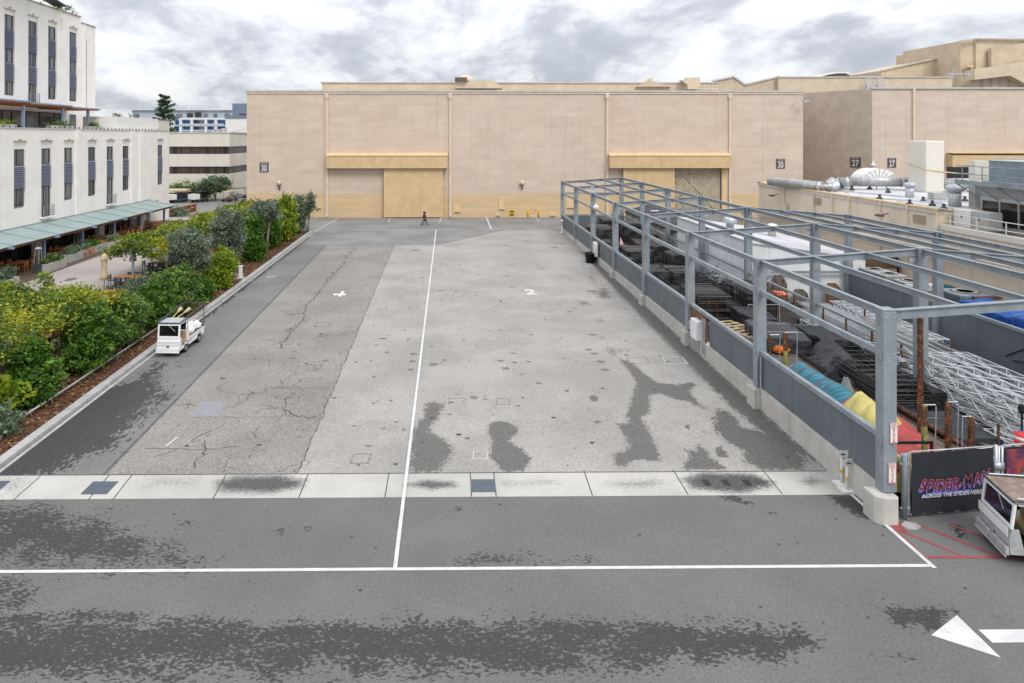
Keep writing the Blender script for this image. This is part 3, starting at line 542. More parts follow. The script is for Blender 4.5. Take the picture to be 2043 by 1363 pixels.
# small oil spots, patched core squares
def blob(mb,x,y,r,dz=.0045):
    k=10; a0=rs.random()*6; mb.sheet([(x+math.cos(a0+i*6.283/k)*r*rs.uniform(.6,1.25)*1.15,y+math.sin(a0+i*6.283/k)*r*rs.uniform(.6,1.25)) for i in range(k)],dz)
mb=MB(); mb2=MB()
for u,v,r_ in ((613,535,.3),(617,505,.35),(617,492,.25),(608,488,.2),(621,513,.2),(641,667,.25),(587,715,.28),(577,716,.2),(597,687,.3),(587,701,.25),(649,720,.3),(632,737,.3),(640,667,.25),(830,499,.7),(878,580,.4),(909,581,.3),(880,527,.3),(906,526,.2),(1009,490,.5),(1081,536,.4),(1051,481,.6),(1107,494,.7),(1123,486,.4),(1022,572,.3),(997,659,.22),(1011,606,.15),(1060,668,.25),(1009,735,.35),(998,720,.3),(1025,705,.25),(1174,698,.3),(1186,706,.35),(1199,722,.4),(1208,738,.4),(1026,723,.28),(1055,722,.25),(945,793,.4),(968,797,.18),(1184,796,.01),(825,706,.4),(822,721,.35),(819,738,.35),(866,727,.45),(773,703,.25),(807,659,.2),(843,555,.2),(845,561,.2),(844,568,.2),(722,560,.2),(728,568,.22),(723,576,.2),(1137,622,.3),(1183,668,.4),(1075,765,.25),(1192,842,.3),(1034,810,.2),(897,827,.15),(933,875,.2),(1050,580,.01),(1130,780,.2),(1240,700,.2),(780,800,.15),(745,805,.15),(735,890,.2),(765,855,.18),(705,850,.14)):
    p=G(u,v); 
    if r_>.05: blob(mb2,p.x,p.y,r_*.55)
    for i in range(3): blob(mb,p.x+rs.gauss(0,r_),p.y+rs.gauss(0,r_*.6),r_*.10,.0052)
for i in range(230):
    x=rs.uniform(-12,13); y=25.5+48*rs.random()**1.2; blob(mb if rs.random()<.5 else mb2,x,y,rs.uniform(.03,.11),.0058)
for i in range(60): blob(mb,rs.uniform(-25,20),rs.uniform(15.5,23),rs.uniform(.015,.06),.0058)
struct('oil_spots',mb2,'tar_soft'); struct('oil_flecks',mb,'tar')
def sq(mb,u,v,w_,d_,t=.09,op=''):
    p=G(u,v); x,y=p.x,p.y; k=.15*d_
    c=[(x-w_/2,y-d_/2),(x+w_/2,y-d_/2),(x+w_/2+k*.3,y+d_/2),(x-w_/2+k*.3,y+d_/2)]
    for i in range(4):
        if str(i) in op: continue
        ln(mb,[c[i],c[(i+1)%4]],t,.006)
mb=MB()
for a in ((481,902,.85,.75,.12,''),(505,889,1.0,.8,.08,'3'),(508,868,.5,.5,.1,'2'),(719,915,.65,.75,.07,''),(644,647,.9,.9,.16,''),(618,731,.5,.5,.07,''),(623,737,.6,.5,.05,''),(628,726,.7,.6,.08,''),(635,725,.6,.6,.06,'1'),(764,615,.5,.6,.08,''),(826,615,.6,.7,.1,''),(839,515,.6,.7,.07,''),(750,515,.5,.6,.08,'0'),(1087,618,.7,.8,.07,'2'),(1098,635,.8,.8,.08,'1'),(910,801,.7,.7,.05,'0'),(1003,801,.6,.7,.05,''),(1013,505,.5,.5,.05,'0'),(1058,505,.5,.5,.05,''),(958,531,.5,.5,.04,''),(1272,719,1,1,.06,''),(613,757,.5,.4,.07,''),(875,850,.01,.01,.01,''),(592,752,.01,.01,.01,'')): sq(mb,*a)
struct('core_patches',mb,'core')
mb=MB(); 
for a in ((1345,719,1.1,1.1,.05,''),(958,908,.55,.6,.035,''),(541,552,.5,.6,.08,''),(940,647,.6,.6,.03,'1')): sq(mb,*a)
ln(mb,[G(332,890),G(354,872)],.08,.008); struct('chalk_marks',mb,'paint_faint')
mb=MB(); mb.sheet([G(376,832),G(402,802),G(456,802),G(434,832)],.006); struct('patch_repair',mb,'patch_grey')
# fallen leaves near the kerb
P=[]
for i in range(40): y=rs.uniform(22,45); P.append((-16.3+abs(rs.gauss(0,1.2)),y,gz(y)+.02))
leaves('fallen_leaves',P,.035,'litter',None,.9)['kind']='stuff'
# kerb, bed, courtyard
mb=MB()
y0=25.2
while y0<84.3:
    y1=min(y0+3,84.3); mb.add([(-16.85,y0,gz(y0)-.1),(-16.45,y0,gz(y0)-.1),(-16.45,y1,gz(y1)-.1),(-16.85,y1,gz(y1)-.1),(-16.85,y0,gz(y0)+.16),(-16.45,y0,gz(y0)+.16),(-16.45,y1,gz(y1)+.16),(-16.85,y1,gz(y1)+.16)],[(0,3,2,1),(4,5,6,7),(0,1,5,4),(1,2,6,5),(2,3,7,6),(3,0,4,7)]); y0=y1+.012
k=struct('kerb',mb,'kerbc')
mb=MB(); ln(mb,[(-16.33,25.1),(-16.33,84)],.17,.004); struct('kerb_apron',mb,'kerbc')
mb=MB()
for i in range(40):
    for j in range(6):
        xa=-23.2+j*6.35/6; xb=xa+6.35/6; ya=22+i*62.3/40; yb=ya+62.3/40
        mb.add([(xx,yy,gz(yy)+.07+.05*math.sin(xx*2.1+yy*.9)*math.sin(yy*1.3)*(1 if -23<xx<-17 else 0)) for xx,yy in ((xa,ya),(xb,ya),(xb,yb),(xa,yb))],[(0,1,2,3)])
struct('planting_bed',mb,'bark_mulch')
P=[(rs.uniform(-22.5,-16.95),24+55*rs.random()**1.3,0) for i in range(9000)]; P=[(a,b,gz(b)+.13+.02*rs.random()) for a,b,_ in P]
leaves('leaf_litter',P,.075,'litter',None,.75)['kind']='stuff'
gridsheet('courtyard_paving',-60,-23.2,22,98,.5,'paving',.012,[(np.array(px([(120,563),(135,556),(158,554),(150,560)],1,0,0)),.9,.4)])
mb=MB()
for i in range(60): 
    ya=50+i*.75; mb.add([(-39.3,ya,gz(ya)+.03),(-34.3,ya,gz(ya)+.03),(-34.3,ya+.74,gz(ya)+.03),(-39.3,ya+.74,gz(ya)+.03)],[(0,1,2,3)])
struct('deck',mb,'deckw')
mb=MB(); mb.sheet([G(222,604),(-23.2,G(222,604).y),(-23.2,66),(-25.6,66),G(175,590)],.02); struct('brown_paving',mb,'deckp')
# ================================================================== SOUND STAGE (facing wall)
def numsign(parent,x,z_,y,txt,word):
    pl=MB().box(x-.62,x+.62,y-.06,y-.002,z_-.68,z_+.72).build('sign_plate','brownplate',parent)
    M=Matrix.Translation((x,y-.065,z_-.16))@Matrix.Rotation(PI/2,4,'X')@Matrix.Diagonal((.78,1.2,1,1))
    t=MB().text(txt,M,1.05,.006,.025); M2=Matrix.Translation((x,y-.065,z_+.56))@Matrix.Rotation(PI/2,4,'X')
    t.text(word,M2,.27,.006,.0); t.build('lettering','lettw',pl)
def walllamp(parent,x,z_,y,part='wall_lamp'):
    a=MB(); a.tube([(x+.05,y,z_-.75),(x+.05,y-.25,z_-.7),(x,y-.32,z_-.25)],.09,8); a.lathe((x,y-.32,z_-.3),[(.1,0),(.24,.12),(.2,.18)],10); l=a.build(part,'brownplate',parent,True)
    MB().lathe((x,y-.32,z_-.14),[(.18,0),(.32,.22),(.28,.45),(.12,.62),(.03,.66)],12).build('lamp_shade','lampglass',l,True)
SY=97.5; sz=gz(97.5)
st=thing('sound_stage','huge tan sound stage marked 30 filling the far end of the lot','building',(-28.4,SY,sz))
wl=MB(); X0,X1,ZT=-28.4,50.2,18.45
# wall with two door openings (19..37 wide area only the real leaf openings)
OP=[(30.2,38.6,.74,7.7)]
wl.box(X0,30.2,SY,SY+.5,.3,ZT); wl.box(38.6,X1,SY,SY+.5,.3,ZT); wl.box(30.2,38.6,SY,SY+.5,7.7,ZT); wl.box(X0,X0+.5,SY+.5,SY+30,.3,ZT); wl.box(X1-.5,X1,SY+.5,SY+30,.3,ZT); wl.box(X0+.5,X1-.5,SY+29.5,SY+30,.3,ZT)
wl.build('wall','stage',st)
MB().box(X0-.12,X1+.12,SY-.22,SY+.6,ZT,ZT+.22).build('gutter','roofcap',st); MB().box(X0-.05,X1+.05,SY-.12,SY-.002,ZT-.28,ZT-.004).build('cornice','spout',st)
r=MB(); r.box(X0+.1,X1-.1,SY+.62,SY+30.1,ZT+.003,ZT+.12); 
for x in np.arange(-24,50,7.3): r.lathe((x,SY+6,ZT+.1),[(3.2,0),(2.4,.18),(1.2,.3),(.2,.34)],14)
r.build('roof','roofcap',st)
for x in (-17.15,.20,22.35,39.75):
    d=MB(); d.box(x-.16,x+.16,SY-.24,SY-.004,sz+.35,ZT-.29); d.box(x-.26,x+.26,SY-.34,SY-.006,ZT-.95,ZT-.3); d.bar((x,SY-.15,sz+.4),(x,SY-.42,sz+.1),.22,.2); d.build('downspout','spout',st)
for x in (-23.6,-20.8,-13.6,-10,-6.4,-2.7,4.3,8.2,12.1,15.9,19.4,26.5,30.5,34.3,44.6): MB().box(x-.03,x+.03,SY-.02,SY-.003,3.6,ZT-.3).build('wall_joint','spout',st)
def hood(xa,xb):
    o=MB(); o.add([(xa,SY-.003,9.75),(xb,SY-.003,9.75),(xb,SY-1.15,9.45),(xa,SY-1.15,9.45),(xa,SY-1.15,7.75),(xb,SY-1.15,7.75),(xa,SY-.003,7.75),(xb,SY-.003,7.75)],[(3,2,5,4),(4,5,7,6),(0,3,4,6),(1,7,5,2)])
    h=o.build('door_hood','ochre',st)
    c=MB(); n=14
    for i in range(n):
        a=xa-.06+(xb-xa+.12)*i/n; b=xa-.06+(xb-xa+.12)*(i+1)/n-.03; c.add([(a,SY-.003,9.87),(b,SY-.003,9.87),(b,SY-1.22,9.55),(a,SY-1.22,9.55),(a,SY-.003,9.77),(b,SY-.003,9.77),(b,SY-1.22,9.42),(a,SY-1.22,9.42)],[(0,1,2,3),(3,2,6,7),(0,3,7,4),(1,5,6,2),(4,7,6,5)])
    c.build('flashing','ochre_lt',h)
hood(-17.05,-.22); hood(22.5,39.6)
def leaf(xa,xb,z1,nm='sliding_door'):
    o=MB().box(xa,xb,SY-.65,SY-.35,sz+.12,z1).build(nm,'ochre',st)
    f=MB(); f.box(xa-.08,xa+.1,SY-.70,SY-.62,sz+.1,z1); f.box(xb-.1,xb+.08,SY-.70,SY-.62,sz+.1,z1)
    f.build('door_edge','ochre_lt',o); return o
leaf(-9.0,-.95,7.74); leaf(24.6,31.6,7.74)
# panelled inner door seen in the right opening, with cross bracing
ind=MB().box(30.3,38.5,SY+.25,SY+.4,.76,7.68).build('inner_door','creamdoor',st)
b=MB()
for (a,c) in (((30.4,1.0),(34.4,5.6)),((34.4,5.6),(38.4,1.0)),((30.4,5.6),(34.4,1.0)),((34.4,1.0),(38.4,5.6)),((32.4,3.3),(36.4,7.6)),((32.4,7.6),(36.4,3.3)),((30.4,7.5),(32.6,5.4)),((38.4,7.5),(36.2,5.4))): b.bar((a[0],SY+.2,a[1]),(c[0],SY+.2,c[1]),.12,.07)
for z_ in (2.0,3.2,4.4,5.6,6.6): b.box(30.3,38.5,SY+.22,SY+.249,z_-.02,z_+.02)
for x in (32,33.8,35.5,37): b.box(x-.02,x+.02,SY+.22,SY+.248,.8,7.6)
b.build('bracing','brace',ind)
MB().box(38.62,39.3,SY-.12,SY-.003,.8,7.7).build('door_frame','ochre_lt',st)
numsign(st,PY(527,335,SY).x,PY(527,334,SY).z,SY,'30','STAGE'); numsign(st,PY(1557,327,SY).x,PY(1557,327,SY).z,SY,'30','STAGE')
walllamp(st,PY(558,372,SY).x,5.5,SY); walllamp(st,PY(1041,372,SY).x,5.5,SY)
for u,v0,v1,w_ in ((637,413,418,.6),(912,408,425,.9),(1001,398,420,.8),(1140,400,417,1.4),(993,424,433,.7),(1102,424,433,.9)):
    p=PY(u,v0,SY);q=PY(u,v1,SY); h=MB().box(p.x-w_/2,p.x+w_/2,SY-.09,SY-.003,q.z,p.z).build('wall_hatch','ochre_lt',st); MB().box(p.x-w_/2+.08,p.x+w_/2-.08,SY-.1,SY-.092,q.z+.05,q.z+.16).build('vent_slot','brownplate',h)
fl=MB(); p=PY(1590,206,SY); fl.tube([(p.x-.6,SY,p.z-.3),(p.x-.6,SY-.7,p.z+.1),(p.x+.3,SY-1.2,p.z+.25)],.05,6); fl.box(p.x+.25,p.x+.9,SY-1.5,SY-1.0,p.z+.1,p.z+.35); fl.build('floodlight','galv',st)
# yellow things at foot of stage
def bollrack(name,label,u,v,kind):
    p=G(u,v); o=thing(name,label,'rack' if kind else 'bollard',p)
    if kind:
        f=MB()
        for dx in (-.45,.45): f.box(p.x+dx-.05,p.x+dx+.05,p.y-.05,p.y+.05,p.z,p.z+1.15)
        for dz in (.15,.6,1.1): f.box(p.x-.5,p.x+.5,p.y-.04,p.y+.04,p.z+dz-.07,p.z+dz+.07)
        f.box(p.x-.45,p.x+.45,p.y+.05,p.y+.08,p.z+.1,p.z+1.1); f.build('frame','yellow',o)
        q=MB(); q.box(p.x-.3,p.x+.3,p.y-.06,p.y-.042,p.z+.25,p.z+.5); q.box(p.x-.3,p.x+.3,p.y-.06,p.y-.042,p.z+.7,p.z+.95); q.build('recess','brownplate',o)
    else:
        MB().lathe(p,[(.12,0),(.12,1.15),(.08,1.22)],12).build('pipe','yellow',o,True)
bollrack('safety_rack','low yellow steel rack against the foot of the tan stage',1021,434,1)
bollrack('bollard','yellow bollard left of the white pipework at the stage foot',1053,434,0); bollrack('bollard','yellow bollard right of the white pipework at the stage foot',1074,434,0)
p=G(1063,434); o=thing('standpipe','white standpipe valves between two yellow bollards at the stage foot','standpipe',p)
f=MB(); f.tube([(p.x-.4,p.y+.2,p.z),(p.x-.4,p.y+.2,p.z+1.3),(p.x+.4,p.y+.2,p.z+1.3),(p.x+.4,p.y+.2,p.z)],.07,8); f.build('pipe','whitep',o,True)
f=MB(); [f.lathe((p.x+dx,p.y+.1,p.z+zz_),[(.12,0),(.14,.1),(.05,.25)],8) for dx,zz_ in ((-.4,.9),(0,1.1),(.4,.9),(-.2,.5),(.2,.6))]; f.build('valve','redp',o)
# ================================================================== STAGE 27
PB=PY(1740,178,98.5); s27=thing('sound_stage','tan sound stage marked 27 with shade-darkened side wall right of stage 30','building',(PB.x,98.5,sz))
xa=PB.x; ZT2=19.0; xb,yb=55.7,108.6
wl=MB(); wl.box(xa,xa+38,98.5,99.0,.3,ZT2); wl.build('front_wall','stage27',s27)
wl=MB(); wl.add([(xa,98.5,.3),(xb,yb,.3),(xb-6,yb+12,.3),(xa,98.5,ZT2),(xb,yb,ZT2),(xb-6,yb+12,ZT2),(xa+.5,99,.3),(xa+.5,99,ZT2),(xb+.5,yb+.5,.3),(xb+.5,yb+.5,ZT2)],[(0,1,4,3),(1,2,5,4),(6,7,9,8),(3,4,9,7)]); wl.build('side_wall','stage_shaded',s27)  # shade of this side is put into its darker tan
MB().box(xa-.1,xa+38,98.28,99.1,ZT2,ZT2+.22).build('gutter','roofcap',s27)
x=PY(1822,200,98.5).x; MB().box(x-.16,x+.16,98.26,98.496,6,ZT2-.01).build('downspout','spout',s27)
for x in (72.5,76,80,84): MB().box(x-.03,x+.03,98.48,98.497,8,ZT2-.3).build('wall_joint','spout',s27)
# sliding-door hood, black sheet for the unlit opening of stage 27
a=PY(1889,303,98.5);c=PY(2043,330,98.5); xh=a.x
o=MB(); zt,zb_=9.75,7.85; o.add([(xh,98.497,zt),(xa+38,98.497,zt),(xa+38,97.35,zt-.3),(xh,97.35,zt-.3),(xh,97.35,zb_),(xa+38,97.35,zb_),(xh,98.497,zb_),(xa+38,98.497,zb_)],[(0,3,2,1),(3,2,5,4),(4,5,7,6),(0,3,4,6)]); h=o.build('door_hood','ochre',s27)
MB().box(xh-.05,xa+38,97.25,98.49,zt+.01,zt+.1).build('flashing','ochre_lt',h)
MB().box(xh,xh+5.2,98.3,98.49,3,7.84).build('dark_opening_sheet','glass_n',s27); MB().box(xh+5.2,xa+38,97.6,97.9,.8,7.84).build('sliding_door','ochre',s27)
p=PY(1779,325,98.5); numsign(s27,p.x,p.z,98.5,'27','STAGE')
# side-wall sign, turned with the wall
dv=Vector((xb-xa,yb-98.5,0)).normalized(); nv=Vector((-dv.y,dv.x,0)); nv=nv if nv.x<0 else -nv
tt=.42; c0=Vector((xa,98.5,0))+dv*(tt*Vector((xb-xa,yb-98.5,0)).length)
d=ray(1707,324); # intersect with wall line
den=d[0]*dv.y-d[1]*dv.x; t=(xa*dv.y-98.5*dv.x)/den; c0=Vector((d[0]*t,d[1]*t,H+d[2]*t))
pl=MB().bar(c0-dv*.8+nv*.05,c0+dv*.8+nv*.05,.06,1.5).build('sign_plate','brownplate',s27)
Mw=Matrix(((-dv.x,0,nv.x,c0.x+nv.x*.09),(-dv.y,0,nv.y,c0.y+nv.y*.09),(0,1,0,c0.z-.16),(0,0,0,1)))
t_=MB(); t_.text('27',Mw@Matrix.Diagonal((1.0,1.2,1,1)),1.05,.006,.025); Mw2=Mw.copy(); Mw2[2][3]=c0.z+.56; t_.text('STAGE',Mw2@Matrix.Diagonal((1.3,1,1,1)),.27,.006); t_.build('lettering','lettw',pl)
c1=c0-dv*2.9; l_=MB(); l_.tube([c1,c1+nv*.3+Vector((0,0,.2)),c1+nv*.5],.05,6); l_.lathe(c1+nv*.5+Vector((0,0,-.3)),[(.12,-.2),(.38,0),(.3,.1),(.1,.3),(.05,.6)],12); l_.build('wall_lamp','whitep',s27,True)
# ================================================================== roofscape beyond
def at(u,v,y): return PY(u,v,y)
o=thing('parapet_building','long tan building whose parapet shows just above the stage roof','building',at(642,180,132))
a=at(642,166,132);b=at(1432,168,132); MB().box(a.x,b.x,132,145,4,a.z).build('wall','tan_flat',o); MB().box(a.x-.3,b.x+.2,131.8,132.3,a.z,a.z+.25).build('coping','roofcap',o)
a=at(915,163,131);b=at(990,163,131); q=MB(); zt=a.z; q.extr([(a.x-.6,131,zt-1.5),(b.x+1,131,zt-1.5),(b.x-.8,131,zt+.05),(a.x-.5,131,zt+.05)],(0,-4,0)); q.build('roof_box','tan2',o)
v_=MB(); c=at(928,163,128); v_.lathe(c+Vector((0,0,.0)),[(1.35,0),(1.3,.5),(1.0,.95),(.5,1.2),(.1,1.28)],14); v_.build('roof_fan','tan_flat',o,True); MB().box(c.x-1.9,c.x+.3,126.3,128,c.z-.1,c.z+.65).build('fan_mouth','brownplate',o)
for u in (955,986): p=at(u,170,131.7); q=MB(); q.tube([(p.x,131.7,p.z-.9),(p.x,131.7,p.z+.9)],.08,6); q.box(p.x-.5,p.x+.5,131.6,131.69,p.z-.6,p.z-.2); q.build('pipe','galv',o)
rl=MB()
for u in (1025,1037,1048,1060,1070): p=at(u,158,126); rl.tube([(p.x,126,p.z-1),(p.x,126,p.z+.1)],.04,5)
a=at(1025,160,126);b=at(1070,156,126); rl.tube([a,b],.04,5); rl.tube([a-Vector((0,0,.5)),b-Vector((0,0,.5))],.04,5); p=at(1069,156,126); rl.box(p.x-.3,p.x+.3,125.9,126.2,p.z-.1,p.z+.5); rl.build('roof_railing','galv',o)
a=at(1262,165,134);b=at(1330,165,134); q=MB(); q.extr([(a.x,131,a.z-1),(b.x,131,a.z-1),(b.x-4,131,a.z+.2),((a.x+b.x)/2,131,a.z+.9),(a.x+2,131,a.z+.1)],(0,4,0)); q.build('roof_hood','tan2',o)
a=at(1372,157,130);b=at(1397,155,130); q=MB(); q.box(a.x,b.x,130,132,a.z-2,b.z); q.extr([(a.x,130,a.z-.1),(a.x-1.2,130,a.z-.3),(a.x,130,a.z-1.2)],(0,1.5,0)); q.build('roof_vent','tan_flat',o)
ds=MB(); 
for j,zz_ in enumerate((170.5,177)):
    for i in range(8): p=at(1377+i*7.4,zz_,131.75); ds.box(p.x-.13,p.x+.13,131.74,131.76,p.z-.13,p.z+.13)
ds.build('lights','whitep',o)
# saw-tooth roof building
o=thing('sawtooth_building','tan building with saw-tooth roofline behind the stage, right of centre','building',at(1420,180,150))
z0=at(1420,175,150).z-12
pl=[at(1421,163,150),at(1463,154,150),at(1486,170,150),at(1553,154,150),at(1553,184,150),at(1421,184,150)]
q=MB(); q.extr(pl,(0,18,0)); q.build('wall','tan2',o); q=MB()
for a,b in ((0,1),(1,2),(2,3)): q.bar(pl[a]+Vector((0,-.1,.1)),pl[b]+Vector((0,-.1,.1)),.3,.35)
q.build('roof_edge','roofcap',o)
o=thing('long_building','long flat tan building behind the stages at right','building',at(1553,180,149)); a=at(1553,155,149); b=at(1900,154,149); MB().box(a.x,b.x,149,165,a.z-14,a.z).build('wall','tan_flat',o); MB().box(a.x-.1,b.x,148.8,149.4,a.z,a.z+.25).build('coping','roofcap',o)
a=at(1645,154,149);b=at(1706,152,149); q=MB(); q.extr([(a.x,151,a.z),(b.x,151,a.z),(b.x,151,a.z+.6),(b.x-1,151,a.z+1.0),(b.x-2.6,151,a.z+1.0)],(0,4,0)); q.build('roof_scoop','brownplate',o); q=MB(); q.extr([(a.x-.4,150.8,a.z+.3),(a.x-.2,150.8,a.z+.5),(b.x-3,150.8,a.z+1.3),(b.x+.2,150.8,a.z+1.3),(b.x-.2,150.8,a.z+1.0),(b.x-2.8,150.8,a.z+1.0)],(0,4.4,0)); q.build('scoop_hood','whitep',o)
for u in (1734,1756):
    p=at(u,157,147.5); q=MB()
    for dx in (-.7,.7):
        q.tube([(p.x+dx,147.5,p.z-2.8),(p.x+dx,147.5,p.z+.3)],.09,6)
    for k in range(6): q.tube([(p.x-.7,147.5,p.z-2.4+k*.5),(p.x+.7,147.5,p.z-2.4+k*.5)],.06,5)
    q.tube([(p.x-2.6,147.5,p.z+.3),(p.x-.7,147.5,p.z+.35),(p.x,147.5,p.z-.1)],.07,6); q.box(p.x-.8,p.x+.9,147,147.4,p.z-2.6,p.z-1.4); q.build('roof_ladder','galv',o)
o=thing('tall_stage','tallest tan building with stepped sloping roof at the upper right','building',at(1760,180,165)); Y=165
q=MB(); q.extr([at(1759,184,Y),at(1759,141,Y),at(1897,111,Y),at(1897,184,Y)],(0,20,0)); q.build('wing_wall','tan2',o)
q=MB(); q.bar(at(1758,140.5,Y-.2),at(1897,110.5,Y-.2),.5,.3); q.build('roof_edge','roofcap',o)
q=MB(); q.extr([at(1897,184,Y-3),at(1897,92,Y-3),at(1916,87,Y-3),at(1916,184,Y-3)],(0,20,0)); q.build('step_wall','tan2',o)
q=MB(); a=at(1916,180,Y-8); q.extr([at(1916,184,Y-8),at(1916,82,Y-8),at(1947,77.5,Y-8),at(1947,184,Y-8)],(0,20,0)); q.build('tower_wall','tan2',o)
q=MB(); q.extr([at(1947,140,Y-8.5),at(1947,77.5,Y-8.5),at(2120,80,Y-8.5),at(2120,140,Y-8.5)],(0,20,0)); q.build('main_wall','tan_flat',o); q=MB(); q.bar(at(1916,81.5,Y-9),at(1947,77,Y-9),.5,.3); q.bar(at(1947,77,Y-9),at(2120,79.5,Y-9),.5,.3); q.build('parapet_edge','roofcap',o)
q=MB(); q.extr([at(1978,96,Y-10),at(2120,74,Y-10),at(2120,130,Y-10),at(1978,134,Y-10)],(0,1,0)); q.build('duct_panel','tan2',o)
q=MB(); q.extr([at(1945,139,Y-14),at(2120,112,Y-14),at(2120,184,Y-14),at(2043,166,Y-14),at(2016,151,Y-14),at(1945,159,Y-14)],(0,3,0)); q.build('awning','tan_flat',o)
q=MB(); q.extr([at(1944,159.5,Y-12),at(2016,151,Y-12),at(2060,175,Y-12),at(2060,184,Y-12),at(1944,184,Y-12)],(0,2,0)); q.build('recess_wall','stage_shaded',o)
for u in (1960,1978,1996,2014): MB().bar(at(u,156,Y-12.3),at(u,184,Y-12.3),.12,.1).build('recess_post','creamdoor',o)
q=MB(); a=at(2000,76,Y-4); q.tube([a,at(2100,60,Y-4)],.08,5); q.tube([at(2000,78,Y-4),at(2100,70,Y-4)],.06,5); q.build('roof_cable','galv',o); 
q=MB(); q.tube([at(1890,148,Y-16),at(1932,148,Y-16)],.1,5); q.tube([at(1932,145,Y-16),at(1932,153,Y-16)],.3,6); q.tube([at(1898,146,Y-16),at(1898,152,Y-16)],.35,6); q.build('roof_valve','galv',o)
q=MB(); q.box(at(1922,134,Y-8.1).x,at(1936,134,Y-8.1).x,Y-9.2,Y-8.6,at(1922,135,Y-8).z,at(1922,131,Y-8).z); q.build('door_canopy','ochre_lt',o); q=MB(); q.box(at(1926,134,Y-8.1).x,at(1934,134,Y-8.1).x,Y-8.6,Y-8.55,at(1922,150,Y-8).z,at(1922,136,Y-8).z); q.build('door','creamdoor',o)
# ================================================================== LEFT OFFICE BUILDING
def windowcol(ob,X,ya,wd,zlist,panels,depth=.20,jul=None,gm_='glass_c'):
    for (zb_,zt_) in zlist:
        x=X-depth; fr=MB(); t=.06
        fr.box(x,x+.09,ya,ya+wd,zb_,zb_+t); fr.box(x,x+.09,ya,ya+wd,zt_-t,zt_); 
        for yy in (ya,ya+wd*.36,ya+wd-t): fr.box(x,x+.09,yy,yy+t,zb_+t,zt_-t)
        f=fr.build('window','darkframe',ob)
        MB().box(x-.02,x+.04,ya+.01,ya+wd-.01,zb_+.01,zt_-.01).build('pane',gm_,f)
    for (zb_,zt_) in panels:
        x=X-depth+.06; p_=MB(); n=max(3,int((zt_-zb_)/.16)); h=(zt_-zb_)/n
        for i in range(n): p_.add([(x,ya,zb_+i*h),(x+.16,ya,zb_+i*h+h*.25),(x+.06,ya,zb_+(i+1)*h),(x,ya+wd,zb_+i*h),(x+.16,ya+wd,zb_+i*h+h*.25),(x+.06,ya+wd,zb_+(i+1)*h)],[(0,3,4,1),(1,4,5,2),(0,1,2),(3,5,4)])
        p_.box(x-.02,x+.01,ya,ya+wd,zb_,zt_); p_.build('louver_panel','slatepanel',ob)
    if jul:
        zb_=jul; x=X+.06; b=MB(); 
        b.box(X-.02,X+.4,ya-.2,ya+wd+.15,zb_-.14,zb_-.02); b.build('balcony_slab','office',ob)
        b=MB()
        for k in range(7): b.bar((x+.22,ya-.1,zb_+.08+k*.16),(x+.22,ya+wd+.05,zb_+.08+k*.16),.03,.03)
        for yy in (ya-.1,ya+wd+.05): b.bar((x+.22,yy,zb_),(x+.22,yy,zb_+1.1),.05,.05)
        for k in range(7): b.bar((x-.05,ya+wd+.05,zb_+.08+k*.16),(x+.22,ya+wd+.05,zb_+.08+k*.16),.03,.03)
        b.build('balcony_rail','steel',ob)
def facade(ob,X,y0,y1,z0,z1,cols,wd,ztop,zbot,th=.45):
    w_=MB(); yy=y0
    for c,zl in cols:
        w_.box(X-th,X,yy,c,z0,z1); w_.box(X-th,X,c,c+wd,ztop,z1); w_.box(X-th,X,c,c+wd,z0,zl); yy=c+wd
    w_.box(X-th,X,yy,y1,z0,z1); return w_
XF=-39.3
of=thing('office_building','cream three storey office block with glass canopy over its courtyard side','building',(XF,97.6,gz(97.6)))
colsY=[58.8,62.95,67.15,71.1,75.8,79.9,83.8,93.8]; jul={67.15,79.9}
cols=[(y,3.55+.0 if y in jul else 5.55) for y in colsY]; cols=[(y,(4.35 if y in jul else 5.6)) for y in colsY]
w_=facade(of,XF,38,97.6,3.9,12.9,cols,1.75,11.75,5.6)
w_.box(XF-.45,XF,88.5,97.6,.3,3.9); w_.box(XF-25,XF-.45,97.15,97.6,.3,12.9); w_.box(XF-.45,XF,38,50,.3,3.9)
for a,b in ((57.2,58.6),(66.3,67.4),(78.2,79.4)): w_.box(XF-.45,XF,a,b,.3,3.9)
w_.build('wall','office',of)
for y in colsY:
    windowcol(of,XF,y,1.6,[(9.5,11.0),((4.4 if y in jul else 5.75),7.4)],[(7.42,9.48)],jul=4.4 if y in jul else None)
    MB().box(XF-.42,XF-.12,y,y+1.75,11.02,11.75).build('window_head','office',of)
    q=MB(); q.box(XF-.05,XF+.1,y-.1,y+1.85,11.76,11.82); q.box(XF,XF+.15,y+.7,y+1.0,11.9,11.96); q.build('eyebrow','creamdoor',of)
# pilasters / joints
q=MB()
for ya,yb_ in ((59.8,62.2),(73.2,75.2),(85.8,93.2)): q.box(XF+.002,XF+.14,ya,ya+.9,3.95,12.88)
q.box(XF+.002,XF+.14,88.2,89.2,.6,12.88)
q.build('pilaster','office',of)
q=MB(); 
for z_ in (5.25,8.35,11.4): q.box(XF-.0,XF+.012,38,97.6,z_-.02,z_+.02)
for z_ in (5.25,8.35,11.4):
    pass
MB().box(XF-25,XF+.08,38,97.7,12.9,13.0).build('parapet_cap','roofcap',of)
